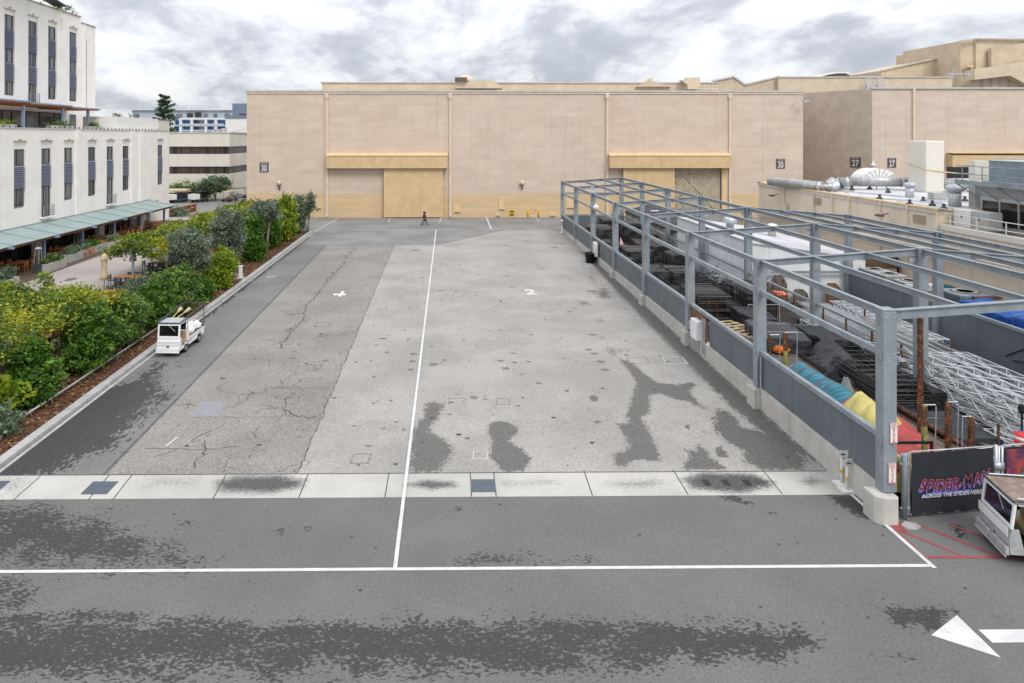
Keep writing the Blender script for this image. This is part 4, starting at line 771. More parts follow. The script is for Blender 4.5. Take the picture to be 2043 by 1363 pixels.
# ground-floor storefront recess
sf=MB().box(XF-1.2,XF-1.1,50,88.5,.4,3.9).build('storefront','glass_n',of)
q=MB()
for y in np.arange(50,88.6,1.3): q.box(XF-1.09,XF-1.0,y-.04,y+.04,.4,3.9)
q.box(XF-1.09,XF-1.0,50,88.5,2.75,2.84); q.build('mullions','darkframe',sf)
MB().box(XF-1.2,XF-.46,50,88.5,3.901,3.95).build('soffit','darkframe',of)
MB().box(XF-.3,XF+.004,90.2,91.4,.6,3.0).build('doorway','glass_d',of); q=MB(); q.box(XF-.5,XF+.012,90.0,94.2,3.45,3.62); q.build('door_lintel','creamdoor',of)
q=MB(); 
for y in (64.8,82): q.bar((XF+.05,y,2.7),(XF+.35,y,2.5),.15,.3)
q.build('wall_sconce','whitep',of)
# terrace things
q=MB()
for y in np.arange(60,96,.9): q.box(XF-.3,XF-.2,y,y+.05,13.0,13.18)
q.build('parapet_stud','darkframe',of)
q=MB().box(-44.5,-40.4,84.6,96.5,13.0,14.6); q.build('terrace_screen','whitep',of)
# tower
XT=-46.5
tw=thing('office_tower','cream office tower rising behind the terrace with slate louver panels','building',(XT,91.5,12.9))
tcol=[60.6,64.7,68.8,72.9,77.0,80.8,85.3]
w_=facade(tw,XT,40,91.5,12.95,26.5,[(y,(15.9 if abs(y-77)<.1 else 16.5)) for y in tcol],1.75,25.6,16.5)
# openings at terrace level are applied as recessed glazing boxes proud of the wall
w_.box(XT-20,XT-.45,91.1,91.5,12.95,26.5); w_.box(XT-.45,XT,40,87.8,26.5,27.2)
w_.build('wall','office',tw)
MB().box(XT-20,XT+.12,40,87.9,27.2,27.35).build('parapet_cap','creamdoor',tw); MB().box(XT-20,XT+.12,88.0,91.6,26.5,26.62).build('parapet_cap','creamdoor',tw)
for y in tcol:
    j=abs(y-77)<.1; windowcol(tw,XT,y,1.6,[(23.5,25.05),(20.0,21.5),((15.95 if j else 16.6),18.05)],[(21.52,23.48),(18.07,19.98)],jul=15.95 if j else None,gm_='glass_c')
    MB().box(XT-.42,XT-.12,y,y+1.75,25.07,25.6).build('window_head','office',tw); q=MB(); q.box(XT-.05,XT+.1,y-.1,y+1.85,25.61,25.67); q.box(XT,XT+.15,y+.7,y+1.0,25.8,25.86); q.build('eyebrow','creamdoor',tw)
q=MB(); q.box(XT+.002,XT+.16,83.5,84.3,12.96,26.4); q.box(XT+.002,XT+.16,88.4,88.9,12.96,26.4); q.build('pilaster','office',tw); MB().box(XT+.01,XT+.1,89.1,89.2,13.5,24.5).build('downspout','alum',tw)
g=MB().box(XT+.02,XT+.06,71,83.2,12.98,14.9).build('storefront','glass_d',tw); q=MB()
for y in (71,72.4,74,76.2,79,82,83.2): q.box(XT+.062,XT+.12,y-.06,y+.06,12.98,14.9)
q.box(XT+.062,XT+.12,71,83.2,14.84,14.96); q.build('mullions','darkframe',g)
MB().box(XT+.02,XT+.06,85.3,86.7,12.98,14.9).build('doorway','glass_c',tw)
# terrace pergola
pg=thing('terrace_pergola','slate blue steel pergola with timber ceiling on the office terrace','pergola',(-44,75,12.95))
q=MB()
for a,b,dz in ((58,70.5,.12),(70.6,78.3,.0),(78.4,84.6,-.12)): q.box(-46.4,-42.3,a,b,15.52+dz,15.66+dz)
q.build('roof','postblue',pg); q=MB()
for a,b,dz in ((58,70.5,.12),(70.6,78.3,.0),(78.4,84.6,-.12)): q.box(-46.3,-42.5,a+.1,b-.1,15.40+dz,15.515+dz)
q.build('ceiling','tablew',pg)
for y in (69.9,77,82.4): MB().box(-42.85,-42.6,y-.12,y+.12,12.98,15.3).build('post','postblue',pg)
# roof-top shades of tower
q=thing('roof_canopy','dark slanted canopy panels on the roof edge of the tall cream office','canopy',(XT,80,27.3)); f=MB()
f.bar((XT+.6,70,29.4),(XT+.2,83,27.7),1.6,.08); f.bar((XT+1.2,60,30.4),(XT+1.4,77.5,28.9),2.2,.08); f.build('panel','darkframe',q)
for y in (71,77.5): MB().box(XT-.3,XT-.05,y-.3,y+.1,27.36,29.2).build('post','office2',q)
P,T=crownpts([(XT+.1,83,27.7,.5,3.5,.35)],20,30,.2); leaves('foliage',P,.09,'lf_mid',q,0,T)
# terrace planters
for i,(x,y,ln_,mt) in enumerate(((-42.2,66,3.2,'lf_yel'),(-41.8,75,4.5,'lf_mid'),(-41.6,81.5,3,'lf_green'),(-41.0,92,4.5,'lf_mid'))):
    o=thing('roof_planter',('low planter of mixed flowers at left end of the terrace','long planter of reddish plants before the terrace glazing','small planter by the terrace door','long green planter beside the white terrace screen')[i],'planter',(x,y,13.0))
    MB().box(x-.3,x+.3,y-ln_/2,y+ln_/2,13.0,13.35).build('trough','planter',o); P,T=crownpts([(x,y,13.5,.35,ln_/2,.28)],30,25,.14); leaves('foliage',P,.08,mt,o,0,T)
# small tan block behind screen
o=thing('stair_block','small cream stair block behind the office terrace','building',(-52,104,12)); a=at(205,239,104);b=at(236,237,104); MB().box(a.x,b.x+6,104,108,6,a.z).build('wall','office2',o); MB().box(a.x-.1,b.x+6.1,103.9,108.1,a.z,a.z+.12).build('coping','darkframe',o)
# ================================================================== CANOPY
cn=thing('glass_canopy','long pale green glass canopy on slate posts along the office wall','canopy',(-37,70,gz(70)))
gl=MB(); ya=44
while ya<91:
    yb_=min(ya+3.28,91.2); gl.add([(XF+.16,ya,3.86),(XF+.16,yb_,3.86),(-35.75,yb_,3.22),(-35.75,ya,3.22),(XF+.16,ya,3.83),(XF+.16,yb_,3.83),(-35.75,yb_,3.19),(-35.75,ya,3.19)],[(0,1,2,3),(7,6,5,4),(0,3,7,4),(1,5,6,2),(3,2,6,7)]); ya=yb_+.03
gl.build('glass_roof','canopy_glass',cn)
q=MB(); 
for ya in np.arange(47.28,91,3.31): q.bar((XF+.2,ya,3.885),(-35.75,ya,3.245),.05,.03)
q.bar((XF+.1,44,3.9),(XF+.1,91,3.9),.12,.1); q.build('glazing_bar','steel',cn)
q=MB(); q.box(-36.15,-35.95,44,91.0,2.93,3.17); q.build('edge_beam','redbeam',cn)
q=MB()
for y in np.arange(44,91,.55): q.bar((XF+.2,y,3.70),(-36.2,y,3.12),.07,.12)
q.build('rafters','redbeam',cn)
for y in (50.1,56.7,63.3,69.9,76.5,83.1,89.8):
    z_=gz(y); p_=MB(); p_.lathe((-36.8,y,z_),[(.15,0),(.15,3.0-z_)],10); p_.box(-38.0,-35.4,y-.12,y+.12,3.0,3.16); p_.build('post','postblue',cn)
# ================================================================== COURTYARD FURNITURE
def mk_table(label,x,y,rz,group,metal=False):
    o=thing('dining_table',label,'table',(x,y,gz(y)+.03),rz,group)
    a=MB()
    for k in range(6): a.box(-1.0+k*.335,-1.0+k*.335+.325,-.5,.5,.70,.745)
    a.build('tabletop','tablew' ,o,local=True)
    for sx in (-.85,.85):
        for sy in (-.4,.4): MB().box(sx-.05,sx+.05,sy-.05,sy+.05,0,.695).build('leg','darkframe' if metal else 'tablew',o,local=True)
    return o
def mk_chair(label,x,y,rz,group,metal=False):
    o=thing('patio_chair',label,'chair',(x,y,gz(y)+.03),rz,group); m_='darkframe' if metal else 'tablew'
    MB().box(-.24,.24,-.24,.24,.43,.47).build('seat',m_,o,local=True)
    b=MB()
    for k in range(3): b.box(-.24,.24,.22,.25,.56+k*.12,.64+k*.12)
    b.build('backrest',m_,o,local=True)
    for sx in (-.21,.21):
        MB().box(sx-.025,sx+.025,-.23,-.18,0,.429).build('leg',m_,o,local=True); MB().box(sx-.025,sx+.025,.251,.29,0,.9).build('leg',m_,o,local=True)
    return o
T0=None
spots=[(-37.9,61.2),(-37.6,65.2),(-37.9,68.6),(-37.5,72.2),(-37.8,75.6),(-37.4,79.4),(-37.8,83.0),(-37.4,87.4),(-35.4,67.9),(-35.3,72.8)]
# wooden tables in two ranks under the canopy
tabs=[]
for i,(x,y) in enumerate(spots):
    x=x if x<-36.6 else -36.0
    if T0 is None: t=T0=mk_table('brown wooden table with wooden chairs under the glass canopy',x,y,PI/2,'wooden tables under the glass canopy')
    else: t=copytree(T0,(x,y,gz(y)+.03),PI/2+.03*(i%3))
    tabs.append((x,y))
C0=None
for x,y in tabs:
    for dx,dy,r_ in ((-.8,-.5,PI/2),(-.8,.5,PI/2),(.8,-.5,-PI/2),(.8,.5,-PI/2)):
        r2=r_
        if C0 is None: C0=mk_chair('brown wooden chair at a wooden table under the glass canopy',x+dx,y+dy,r2,'wooden chairs under the glass canopy')
        else: copytree(C0,(x+dx,y+dy,gz(y+dy)+.03),r2+rs.uniform(-.1,.1))
T1=None;C1=None
for i,(u,v,lb) in enumerate(((258,571,'metal table with wood top, nearest pergola post'),(322,541,'metal table with wood top farther along the pergola'),(285,603,'metal table with wood top half hidden by bushes'),(215,603,'metal table at the vine edge by the tan umbrella'),(62,700,'metal table just visible under the near vine canopy'))):
    p=G(u,v); p=(p.x,p.y)
    if T1 is None: T1=mk_table(lb,p[0],p[1],0,'metal framed pergola tables',True); t=T1
    else: copytree(T1,(p[0],p[1],gz(p[1])+.03),0.1*i,lb)
    for dx,dy,r_ in ((-1.3,0,PI/2),(1.3,0,-PI/2),(-.4,.85,0),(.4,.85,0),(-.4,-.85,PI),(.4,-.85,PI)):
        if C1 is None: C1=mk_chair('black metal chair at a pergola table',p[0]+dx,p[1]+dy,r_,'black metal chairs around the pergola tables',True)
        else: copytree(C1,(p[0]+dx,p[1]+dy,gz(p[1])+.03),r_+rs.uniform(-.15,.15))
def planter(u,v,L,label,m_,h=.5):
    p=G(u,v); o=thing('planter_box',label,'planter',(p.x,p.y,gz(p.y)))
    z_=gz(p.y); a=MB(); a.box(p.x-.45,p.x+.45,p.y-L/2,p.y+L/2,z_-.05,z_+.72); a.build('trough','planter',o,bevel=.02)
    P,T=crownpts([(p.x,p.y,z_+.9,.42,L/2-.05,h)],60,35,.13); leaves('foliage',P,.08,m_,o,0,T)
planter(105,538,2.9,'concrete planter with bright green shrub beside the second canopy post','lf_mid',.45); planter(144,520,2.5,'concrete planter with grey green plants right of the bright green one','lf_grey',.35); planter(166,512,2.0,'concrete planter with pale succulents','lf_grey',.25); planter(184,504,2.5,'concrete planter with dark green shrub beside the third canopy post','lf_green',.4)
planter(226,494,2.8,'concrete planter with blue grey grass at the vine tip','lf_grey',.45); planter(4,578,3.0,'concrete planter with tall grass at the left edge','lf_grey',.7)
def heater(u,v,label):
    p=G(u,v); z_=gz(p.y); o=thing('patio_heater',label,'patio heater',(p.x,p.y,z_))
    a=MB(); a.prism([(p.x-.3,p.y-.3),(p.x+.3,p.y-.3),(p.x+.3,p.y+.3),(p.x-.3,p.y+.3)],z_,z_+.85); a.build('base','darkframe',o,bevel=.03)
    a=MB()
    for dx in (-.22,.22):
        for dy in (-.22,.22): a.bar((p.x+dx,p.y+dy,z_+.85),(p.x+dx*.7,p.y+dy*.7,z_+2.1),.04,.04)
    a.build('frame','alum',o); MB().lathe((p.x,p.y,z_+.86),[(.07,0),(.07,1.2)],8).build('tube','glass_b',o)
    MB().lathe((p.x,p.y,z_+2.1),[(.34,0),(.36,.05),(.1,.14)],4).build('cap','alum',o)
heater(76,545,'tall pyramid patio heater beside the bright green planter'); heater(154,506,'pyramid patio heater between second and third canopy posts'); heater(224,480,'pyramid patio heater by the far wooden tables')
def umb(u,v,h,label):
    p=G(u,v); z_=gz(p.y); o=thing('closed_umbrella',label,'umbrella',(p.x,p.y,z_))
    MB().lathe((p.x,p.y,z_),[(.28,0),(.28,.08),(.03,.1),(.025,h)],10).build('pole','brownplate',o)
    c=MB(); n=16; pr=[(.09,h*.34),(.27,h*.36),(.24,h*.48),(.17,h*.62),(.2,h*.78),(.24,h*.88),(.3,h*.9),(.12,h*1.0),(.02,h*1.05)]; vs=[]
    for r_,zz in pr:
        for j in range(n): a=2*PI*j/n; k=r_*(1+.22*math.cos(4*a+zz*3)); vs.append((p.x+k*math.cos(a),p.y+k*math.sin(a),z_+zz))
    c.add(vs,[(i*n+j,i*n+(j+1)%n,(i+1)*n+(j+1)%n,(i+1)*n+j) for i in range(len(pr)-1) for j in range(n)]); c.build('canvas','canvas',o,True)
umb(208,585,2.9,'closed tan umbrella standing free on the courtyard edge'); umb(265,545,2.9,'closed tan umbrella half hidden behind the pergola post')
# corten sign boards
def corten(a,b,h,label,lines=True):
    o=thing('corten_wall',label,'sign wall',(a[0],a[1],gz(a[1]))); A=Vector((a[0],a[1],gz(a[1])+h/2));B=Vector((b[0],b[1],gz(b[1])+h/2))
    MB().bar(A,B,.12,h).build('board','cortn',o)
    if lines:
        d=(B-A).normalized(); nn=Vector((d.y,-d.x,0)); nn=nn if nn.y<0 else -nn
        L=(B-A).length; q=MB()
        for s_,e_,zz in ((.12,.3,.15),(.38,.55,.15),(.62,.75,-.05),(.3,.5,-.1),(.55,.7,-.3),(.78,.9,.1)): q.bar(A+d*L*s_+nn*.07+Vector((0,0,zz)),A+d*L*e_+nn*.07+Vector((0,0,zz)),.02,.09)
        q.build('strips','whitep',o)
p1=G(340,433);p2=G(391,421); corten(p1,p2,1.1,'long rusty steel sign wall by the far corner of the office')
p1=G(212,618);p2=G(243,606); corten(p1,p2,1.1,'rusty steel panel with white stroke near the courtyard steps')
o=thing('garden_wall','low rusty steel retaining wall running behind the bushes','wall',(-23,22,0)); q=MB()
for i in range(16): ya=24+i*3.7; q.box(-23.25,-23.15,ya,ya+3.68,gz(ya)-.1,gz(ya)+.95)
q.build('panels','cortn',o)
o=thing('garden_fence','dark rusty fence behind the far bushes','fence',(-21.2,52,gz(52))); q=MB()
for i in range(70): y=51+i*.38; q.box(-21.3,-21.2,y,y+.3,gz(y),gz(y)+1.6)
q.build('slats','cortn',o)
# service yard beyond: far beige building etc.
# ================================================================== PERGOLAS WITH VINES
def vine(name,label,x0,x1,y0,y1,zt,posts,nc,leaf,thick=.38,drop=.5):
    o=thing(name,label,'pergola',((x0+x1)/2,(y0+y1)/2,gz((y0+y1)/2)))
    q=MB()
    for y in np.arange(y0,y1+.1,2.2): q.box(x0,x1,y-.05,y+.05,zt-.16,zt-.04)
    for x in (x0+.3,(x0+x1)/2,x1-.3): q.box(x-.05,x+.05,y0,y1,zt-.3,zt-.17)
    q.build('trellis','postblue',o)
    for x,y in posts: MB().lathe((x,y,gz(y)),[(.1,0),(.1,zt-.3-gz(y))],10).build('post','postblue',o)
    P=[];T=[]
    for i in range(nc):
        x=rs.uniform(x0-.3,x1+.3);y=rs.uniform(y0-.4,y1+.4); edge=min(x-x0,x1-x,y-y0,y1-y); zc=zt+.12+.22*math.sin(x*1.7+y*.8)+.15*math.sin(y*2.1)+rs.gauss(0,.1)-(drop*rs.random() if edge<.3 else 0)
        k=rs.randint(24,60); pp=rng.normal(size=(k,3))*np.array([.33,.33,thick*.5])*rs.uniform(.6,1.3)+np.array([x,y,zc]); P.append(pp); t=(.47 if y<45 else .52)+.28*math.sin(x*.9+y*.5)*math.sin(y*.7)+rs.gauss(0,.2); T.append(np.clip(t+rng.normal(size=k)*.15,0,1))
    leaves('foliage',np.vstack(P),leaf,'lf_vine',o,.35,np.concatenate(T))
    q=MB()
    for i in range(30):
        x=rs.uniform(x0,x1);y=rs.uniform(y0,y1); q.tube([(x,y,zt-.1),(x+rs.uniform(-1,1),y+rs.uniform(-1,1),zt+.1)],.025,5)
    q.build('stems','trunk',o); return o
vine('vine_pergola','near vine covered pergola, yellow green leaves, at the lower left',-27.5,-19.3,28.2,39.6,3.15,[(-27,29),(-27,38.5),(-20.5,38.8),(-19.9,30)],1350,.085)
vine('vine_pergola','middle vine pergola on slate posts above the cafe tables',-26.8,-23.0,55.6,68,3.25,[(-25.4,54.6+1.3),(-23.6,60.3),(-26.3,66),(-23.4,67)],800,.105)
vine('vine_pergola','far vine covered pergola in front of the golf carts',-26.5,-19.8,70,88,3.3,[(-26,71),(-26,80),(-20.4,72),(-20.4,86)],900,.14)
# ================================================================== BUSHES
def B(label,x,y,ells,m,**k): return bush(k.pop('name','shrub'),label,k.pop('cat','shrub'),x,y,ells,m,**k)
B('grey green low shrub at the very left edge by the kerb',-18.4,28.0,[(0,0,.6,1.0,1.0,.8),(.1,.8,.4,.7,.8,.5),(-.6,-.6,.5,1.0,1.0,.9)],'lf_grey',nc=220,per=45,leaf=.06,spread=.14,group=None)
B('yellow green spiky shrub at the left edge behind the grey one',-19.2,29.6,[(0,0,1.0,.9,.9,1.0),(-.5,.3,1.3,.8,.8,.7)],'lf_yel',nc=70,per=40,leaf=.11,spread=.2,long=1.5)
B('bushy green shrub, nearest of the dark green hedge row',-18.8,31.6,[(0,0,1.5,1.0,1.0,1.4),(.3,-.5,.9,.8,.8,.8),(-.5,.5,1.9,.7,.7,.9)],'lf_green',nc=280,per=55,leaf=.085,spread=.17)
B('large rounded green shrub, second in the hedge row from the left',-18.6,35.9,[(0,0,1.8,1.3,1.35,1.5),(.2,-.9,1.2,.8,.8,1.0),(-.4,.7,2.2,.9,.8,.9),(0,0,.9,1.0,1.1,.8)],'lf_green',nc=400,per=58,leaf=.085,spread=.18)
B('green shrub with bare grey twigs, left of the white cart front',-18.7,40.0,[(0,0,1.5,1.1,1.2,1.3),(-.5,.6,1.9,1.0,1.0,.9),(.2,-.6,.8,.8,.9,.8)],'lf_mid',nc=260,per=50,leaf=.08,spread=.17,stems=10,tm='trunk_pale',thick=.03)
B('mid green shrub behind the white cart',-18.5,43.2,[(0,0,1.4,1.2,1.3,1.4),(0,.8,1.8,1.0,1.0,1.0)],'lf_green',nc=300,per=50,leaf=.085,spread=.17)
B('bright green rounded shrub right above the white cart roof',-18.3,46.6,[(0,0,1.6,1.5,1.6,1.5),(.3,-1.0,1.0,1.1,1.0,.9),(-.7,.8,2.0,1.0,1.0,.9)],'lf_mid',nc=420,per=55,leaf=.09,spread=.18)
B('pale feathery green shrub behind the bright green one',-19.6,44.6,[(0,0,1.9,.9,1.1,1.2),(0,0,1.0,.8,.9,.8)],'lf_grey',nc=220,per=45,leaf=.07,spread=.2)
B('wide silvery olive tree, nearest of the olive trees',-18.9,50.6,[(0,0,3.8,1.25,1.3,1.25),(.4,.2,2.9,1.0,1.1,.9),(-.5,0,3.1,.9,1.0,1.0),(-.2,.2,4.6,.7,.7,.6)],'lf_olive',nc=400,per=62,leaf=.07,spread=.19,cat='olive tree',name='olive_tree',tm='trunk_pale',thick=.09,stems=5,long=1.3)
B('low dark green shrub under the nearest olive tree',-18.2,50.3,[(0,0,.8,1.3,1.3,.9)],'lf_green',nc=150,per=45,leaf=.08,spread=.16)
B('bright yellow shrub beside the white utility pedestal, left of it',-18.0,54.6,[(0,0,1.5,1.3,1.3,1.4),(.3,-.7,.9,.9,.9,.9),(.3,.3,2.2,.8,.8,.7)],'lf_yel',nc=380,per=50,leaf=.085,spread=.16,long=1.3)
B('tall silvery olive tree, second from the nearest',-18.9,59.5,[(0,0,3.8,1.2,1.3,1.5),(-.4,.3,2.9,.9,1.0,1.0),(.3,0,2.4,.7,.8,.8),(-.1,0,5.0,.6,.6,.5)],'lf_olive',nc=460,per=60,leaf=.075,spread=.2,cat='olive tree',name='olive_tree',tm='trunk_pale',thick=.08,long=1.3)
B('upright green shrub right of the second olive tree',-18.4,65.2,[(0,0,2.3,1.15,1.3,2.0),(.2,0,1.2,1.0,1.2,1.1)],'lf_green',nc=300,per=50,leaf=.1,spread=.2)
B('slender olive tree with a long bare pale trunk',-18.2,69.3,[(-.2,0,4.4,1.25,1.2,.85),(.5,0,4.0,.8,.8,.6)],'lf_olive',nc=200,per=50,leaf=.085,spread=.2,cat='olive tree',name='olive_tree',tm='trunk_pale',thick=.09,stems=4,long=1.3)
B('dense dark green shrub behind the slender olive trunk',-18.8,72.5,[(0,0,2.0,1.3,1.7,1.9)],'lf_green',nc=260,per=50,leaf=.1,spread=.22)
B('tall yellow shrub, farthest of the yellow ones',-18.0,77.0,[(0,0,2.9,1.0,1.2,2.1),(.1,-.5,1.6,.9,1.0,1.4),(-.2,0,4.2,.6,.7,.7)],'lf_yel',nc=340,per=45,leaf=.1,spread=.2,long=1.3)
B('green and grey columnar shrub near the far end of the bed',-18.0,82.6,[(0,0,2.7,1.0,1.2,2.0),(0,0,1.3,.9,1.1,1.2)],'lf_grey',nc=300,per=45,leaf=.1,spread=.2)
B('thin open olive tree, last in the row before the stage',-17.1,83.8,[(.3,0,3.2,.7,.7,1.2),(.5,0,4.4,.5,.5,.6),(-.1,0,2.2,.5,.5,.7)],'lf_olive',nc=90,per=32,leaf=.09,spread=.2,cat='olive tree',name='olive_tree',tm='trunk_pale',thick=.05,stems=5)
B('green hedge filling behind the yellow shrubs',-20.3,75.5,[(0,0,1.7,1.1,4.5,1.6)],'lf_green',nc=420,per=45,leaf=.11,spread=.22,name='hedge',cat='hedge')
B('thin sparse sapling with yellow leaves beside the tan umbrella',-24.6,42.3,[(0,0,3.1,.7,.7,.7)],'lf_yel',nc=14,per=22,leaf=.09,spread=.16,name='sapling',cat='sapling',stems=4,thick=.03)
# twiggy stems at the near left
o=thing('dead_shrub','bundle of bare grey branches at left edge under the vines','dead shrub',(-20.2,31,gz(31)+.1)); q=MB()
for i in range(26):
    a=Vector((-20.2+rs.gauss(0,.35),31+rs.gauss(0,.35),gz(31)+.05)); d_=Vector((rs.gauss(0,.6),rs.gauss(0,.5),rs.uniform(1.3,2.4))); q.tube([a,a+d_*.5+Vector((rs.gauss(0,.12),0,0)),a+d_],.04,5,True,.01)
q.build('branches','trunk_pale',o)
o=thing('irrigation_pipe','grey pipe rail lying along the planting bed','pipe',(-17.6,28,gz(28)+.2)); q=MB(); q.tube([(-18.0,27,gz(27)+.35),(-17.9,33,gz(33)+.3),(-17.8,44,gz(44)+.3)],.05,8); q.build('rail','alum',o,True); 
q=MB(); [q.tube([(-17.95,y,gz(y)),(-17.95,y,gz(y)+.32)],.035,6) for y in (28,31.5,35,39,43)]; q.build('stake','alum',o)
p=G(480,558); o=thing('utility_pedestal','small white utility pedestal standing in the bed by the kerb','utility box',(p.x,p.y,gz(p.y)+.1)); z_=gz(p.y)+.08
q=MB(); q.box(p.x-.3,p.x+.3,p.y-.3,p.y+.3,z_,z_+.1); q.build('pad','conc',o); MB().box(p.x-.13,p.x+.13,p.y-.13,p.y+.13,z_+.1,z_+1.05).build('post_body','whitep',o,bevel=.03); MB().box(p.x-.16,p.x+.16,p.y-.16,p.y+.16,z_+.98,z_+1.07).build('cap','whitep',o)
p=G(498,552); o=thing('utility_cover','small green utility box lid beside the white pedestal','utility cover',(p.x-.9,p.y,gz(p.y)+.08)); MB().box(p.x-1.3,p.x-.5,p.y-.3,p.y+.3,gz(p.y)+.07,gz(p.y)+.18).build('lid','aptdark',o,bevel=.02)
# ================================================================== CARTS
def cart(label,loc,rz,wm='white_m',rm='alum',low='white_m',rack=True,L=3.3,W=1.24,load=True,name='utility_cart'):
    """front faces -Y in local space, origin mid front on the ground"""
    o=thing(name,label,'utility cart',loc,rz); h=W/2; zt=1.78; k=dict(local=True)
    b=MB()  # lower body with nose
    pr=[(0.02,.30),(-.03,.42),(0,.78),(.06,1.02),(.20,1.02),(.20,.40),(1.15,.40),(1.15,.62),(L,.62),(L,.36),(2.95,.36),(2.9,.52),(2.75,.62),(2.5,.62),(2.36,.52),(2.3,.34),(1.0,.34),(.97,.30)]
    # side skins
    def skin(x): b.extr([(x,y,z_) for y,z_ in ((.0,.32),(-.02,.8),(.06,1.04),(.22,1.04),(.34,.50),(.95,.46),(1.25,.75),(L,.80),(L,.40),(2.98,.38),(2.9,.56),(2.66,.66),(2.42,.56),(2.32,.36),(1.16,.34),(1.08,.52),(.86,.60),(.66,.52),(.58,.34))],(.035,0,0))
    skin(-h); skin(h-.035)
    b.build('body_side',low if low!='white_m' else wm,o,**k)
    n_=MB(); n_.extr([(-h+.036,0,.30),(-h+.036,-.03,.8),(-h+.036,.05,1.06),(-h+.036,.12,1.06),(-h+.036,.10,.30)],(W-.072,0,0)); n_.build('nose',low,o,bevel=.015,**k)
    q=MB()
    for zz in (.62,.8,.98): q.box(-h+.04,h-.04,-.045+(.02 if zz>.9 else 0),-.02,zz,zz+.012)
    q.build('trim_line','cartgrey',o,**k)
    if low!='white_m': q=MB(); q.box(-h+.02,h-.02,-.055,-.045,.80,1.07); q.build('front_panel',wm,o,**k)
    bm_=MB(); bm_.box(-h-.02,h+.02,-.12,-.03,.30,.52); bm_.tube([(-h-.03,-.13,.27),(h+.03,-.13,.27)],.03,6); bm_.build('bumper','white_m' if low=='white_m' else 'cartgrey',o,bevel=.012,**k)
    # cab frame
    c=MB(); c.add([(-h,.02,1.04),(h,.02,1.04),(h,.20,zt),(-h,.20,zt),(-h,.08,1.04),(h,.08,1.04),(h,.26,zt),(-h,.26,zt)],[]) 
    def fr(x0,z0,x1,z1):
        f=lambda z_:.02+(z_-1.04)/(zt-1.04)*.09
        c.add([(x0,f(z0),z0),(x1,f(z0),z0),(x1,f(z1),z1),(x0,f(z1),z1),(x0,f(z0)+.06,z0),(x1,f(z0)+.06,z0),(x1,f(z1)+.06,z1),(x0,f(z1)+.06,z1)],[(0,1,2,3),(4,7,6,5),(0,4,5,1),(1,5,6,2),(2,6,7,3),(3,7,4,0)])
    fr(-h,1.04,-h+.09,zt); fr(h-.09,1.04,h,zt); fr(-h+.09,1.04,h-.09,1.12); fr(-h+.09,zt-.1,h-.09,zt)
    for x in (-h,h-.05): c.bar((x+.025,1.22,.7),(x+.025,1.12,zt),.06,.08); c.bar((x+.025,.2,zt-.03),(x+.025,1.14,zt-.03),.06,.06)
    c.box(-h+.05,h-.05,1.12,1.16,.6,1.12); c.box(-h+.05,h-.05,1.08,1.12,zt-.1,zt)
    c.build('cab_frame',wm,o,**k)
    g=MB(); f=lambda z_:.05+(z_-1.04)/(zt-1.04)*.09
    g.add([(-h+.09,f(1.12),1.12),(h-.09,f(1.12),1.12),(h-.09,f(zt-.1),zt-.1),(-h+.09,f(zt-.1),zt-.1)],[(0,1,2,3)]); g.build('windshield','glass_n',o,**k)
    MB().bar((.02,.09,1.66),(.34,.06,1.38),.02,.03).build('wiper','alum',o,**k)
    g=MB(); g.add([(-h+.12,1.10,1.2),(h-.12,1.10,1.2),(h-.12,1.11,1.64),(-h+.12,1.11,1.64)],[(0,1,2,3)]); g.build('rear_window','glass_n',o,**k)
    r_=MB(); r_.box(-h-.04,h+.04,.10,1.24,zt,zt+.05); r_.build('roof',rm,o,bevel=.015,**k); q=MB()
    for x in (-h-.02,h-.0): q.box(x-.02,x+.02,.08,1.26,zt+.02,zt+.075)
    q.box(-h,h,.06,.10,zt+.02,zt+.075); q.build('roof_edge','darkframe',o,**k)
    s_=MB(); s_.box(-h+.1,h-.1,.72,1.12,.50,.72); s_.build('seat_base','tanseat',o,bevel=.03,**k); MB().box(-h+.1,h-.1,1.0,1.11,.73,1.15).build('seat_back','tanseat',o,bevel=.03,**k)
    MB().box(-h+.04,h-.04,.10,1.12,.34,.38).build('floor','tyre',o,**k)
    q=MB(); q.tube([(-.28,.12,.9),(-.28,.42,1.05)],.02,6); q.lathe((-.28,.42,1.04),[(.15,0),(.17,.02),(.15,.04)],12); q.build('steering_wheel','tyre',o,**k)
    bd=MB(); bd.box(-h+.036,h-.036,1.2,L-.02,.60,.66); bd.box(-h+.036,h-.036,L-.05,L-.01,.45,.95); bd.box(-h+.036,-h+.06,1.2,L-.05,.66,.86); bd.box(h-.06,h-.036,1.2,L-.05,.66,.86); bd.build('bed','woodold' if load else 'cartgrey',o,**k)
    hl=MB(); hl.tube([(0,-.045,.56),(0,-.10,.56)],.06,10); hl.build('lamp','darkframe' if load else 'silver',o,**k)
    for x in (-h+.10,h-.10):
        for y in (.86,2.66):
            t=MB(); t.tube([(x-.085,y,.25),(x+.085,y,.25)],.25,18); w_=t.build('wheel','tyre',o,bevel=.02,**k); t=MB(); sx=1 if x>0 else -1; t.tube([(x+sx*.05,y,.25),(x+sx*.10,y,.25)],.13,12); t.build('rim','silver',w_,**k)
    ax=MB(); ax.box(-h+.2,h-.2,.8,.92,.2,.3); ax.box(-h+.2,h-.2,2.6,2.72,.2,.3); ax.box(-.3,.3,.1,L-.1,.3,.36); ax.build('chassis','tyre',o,**k)
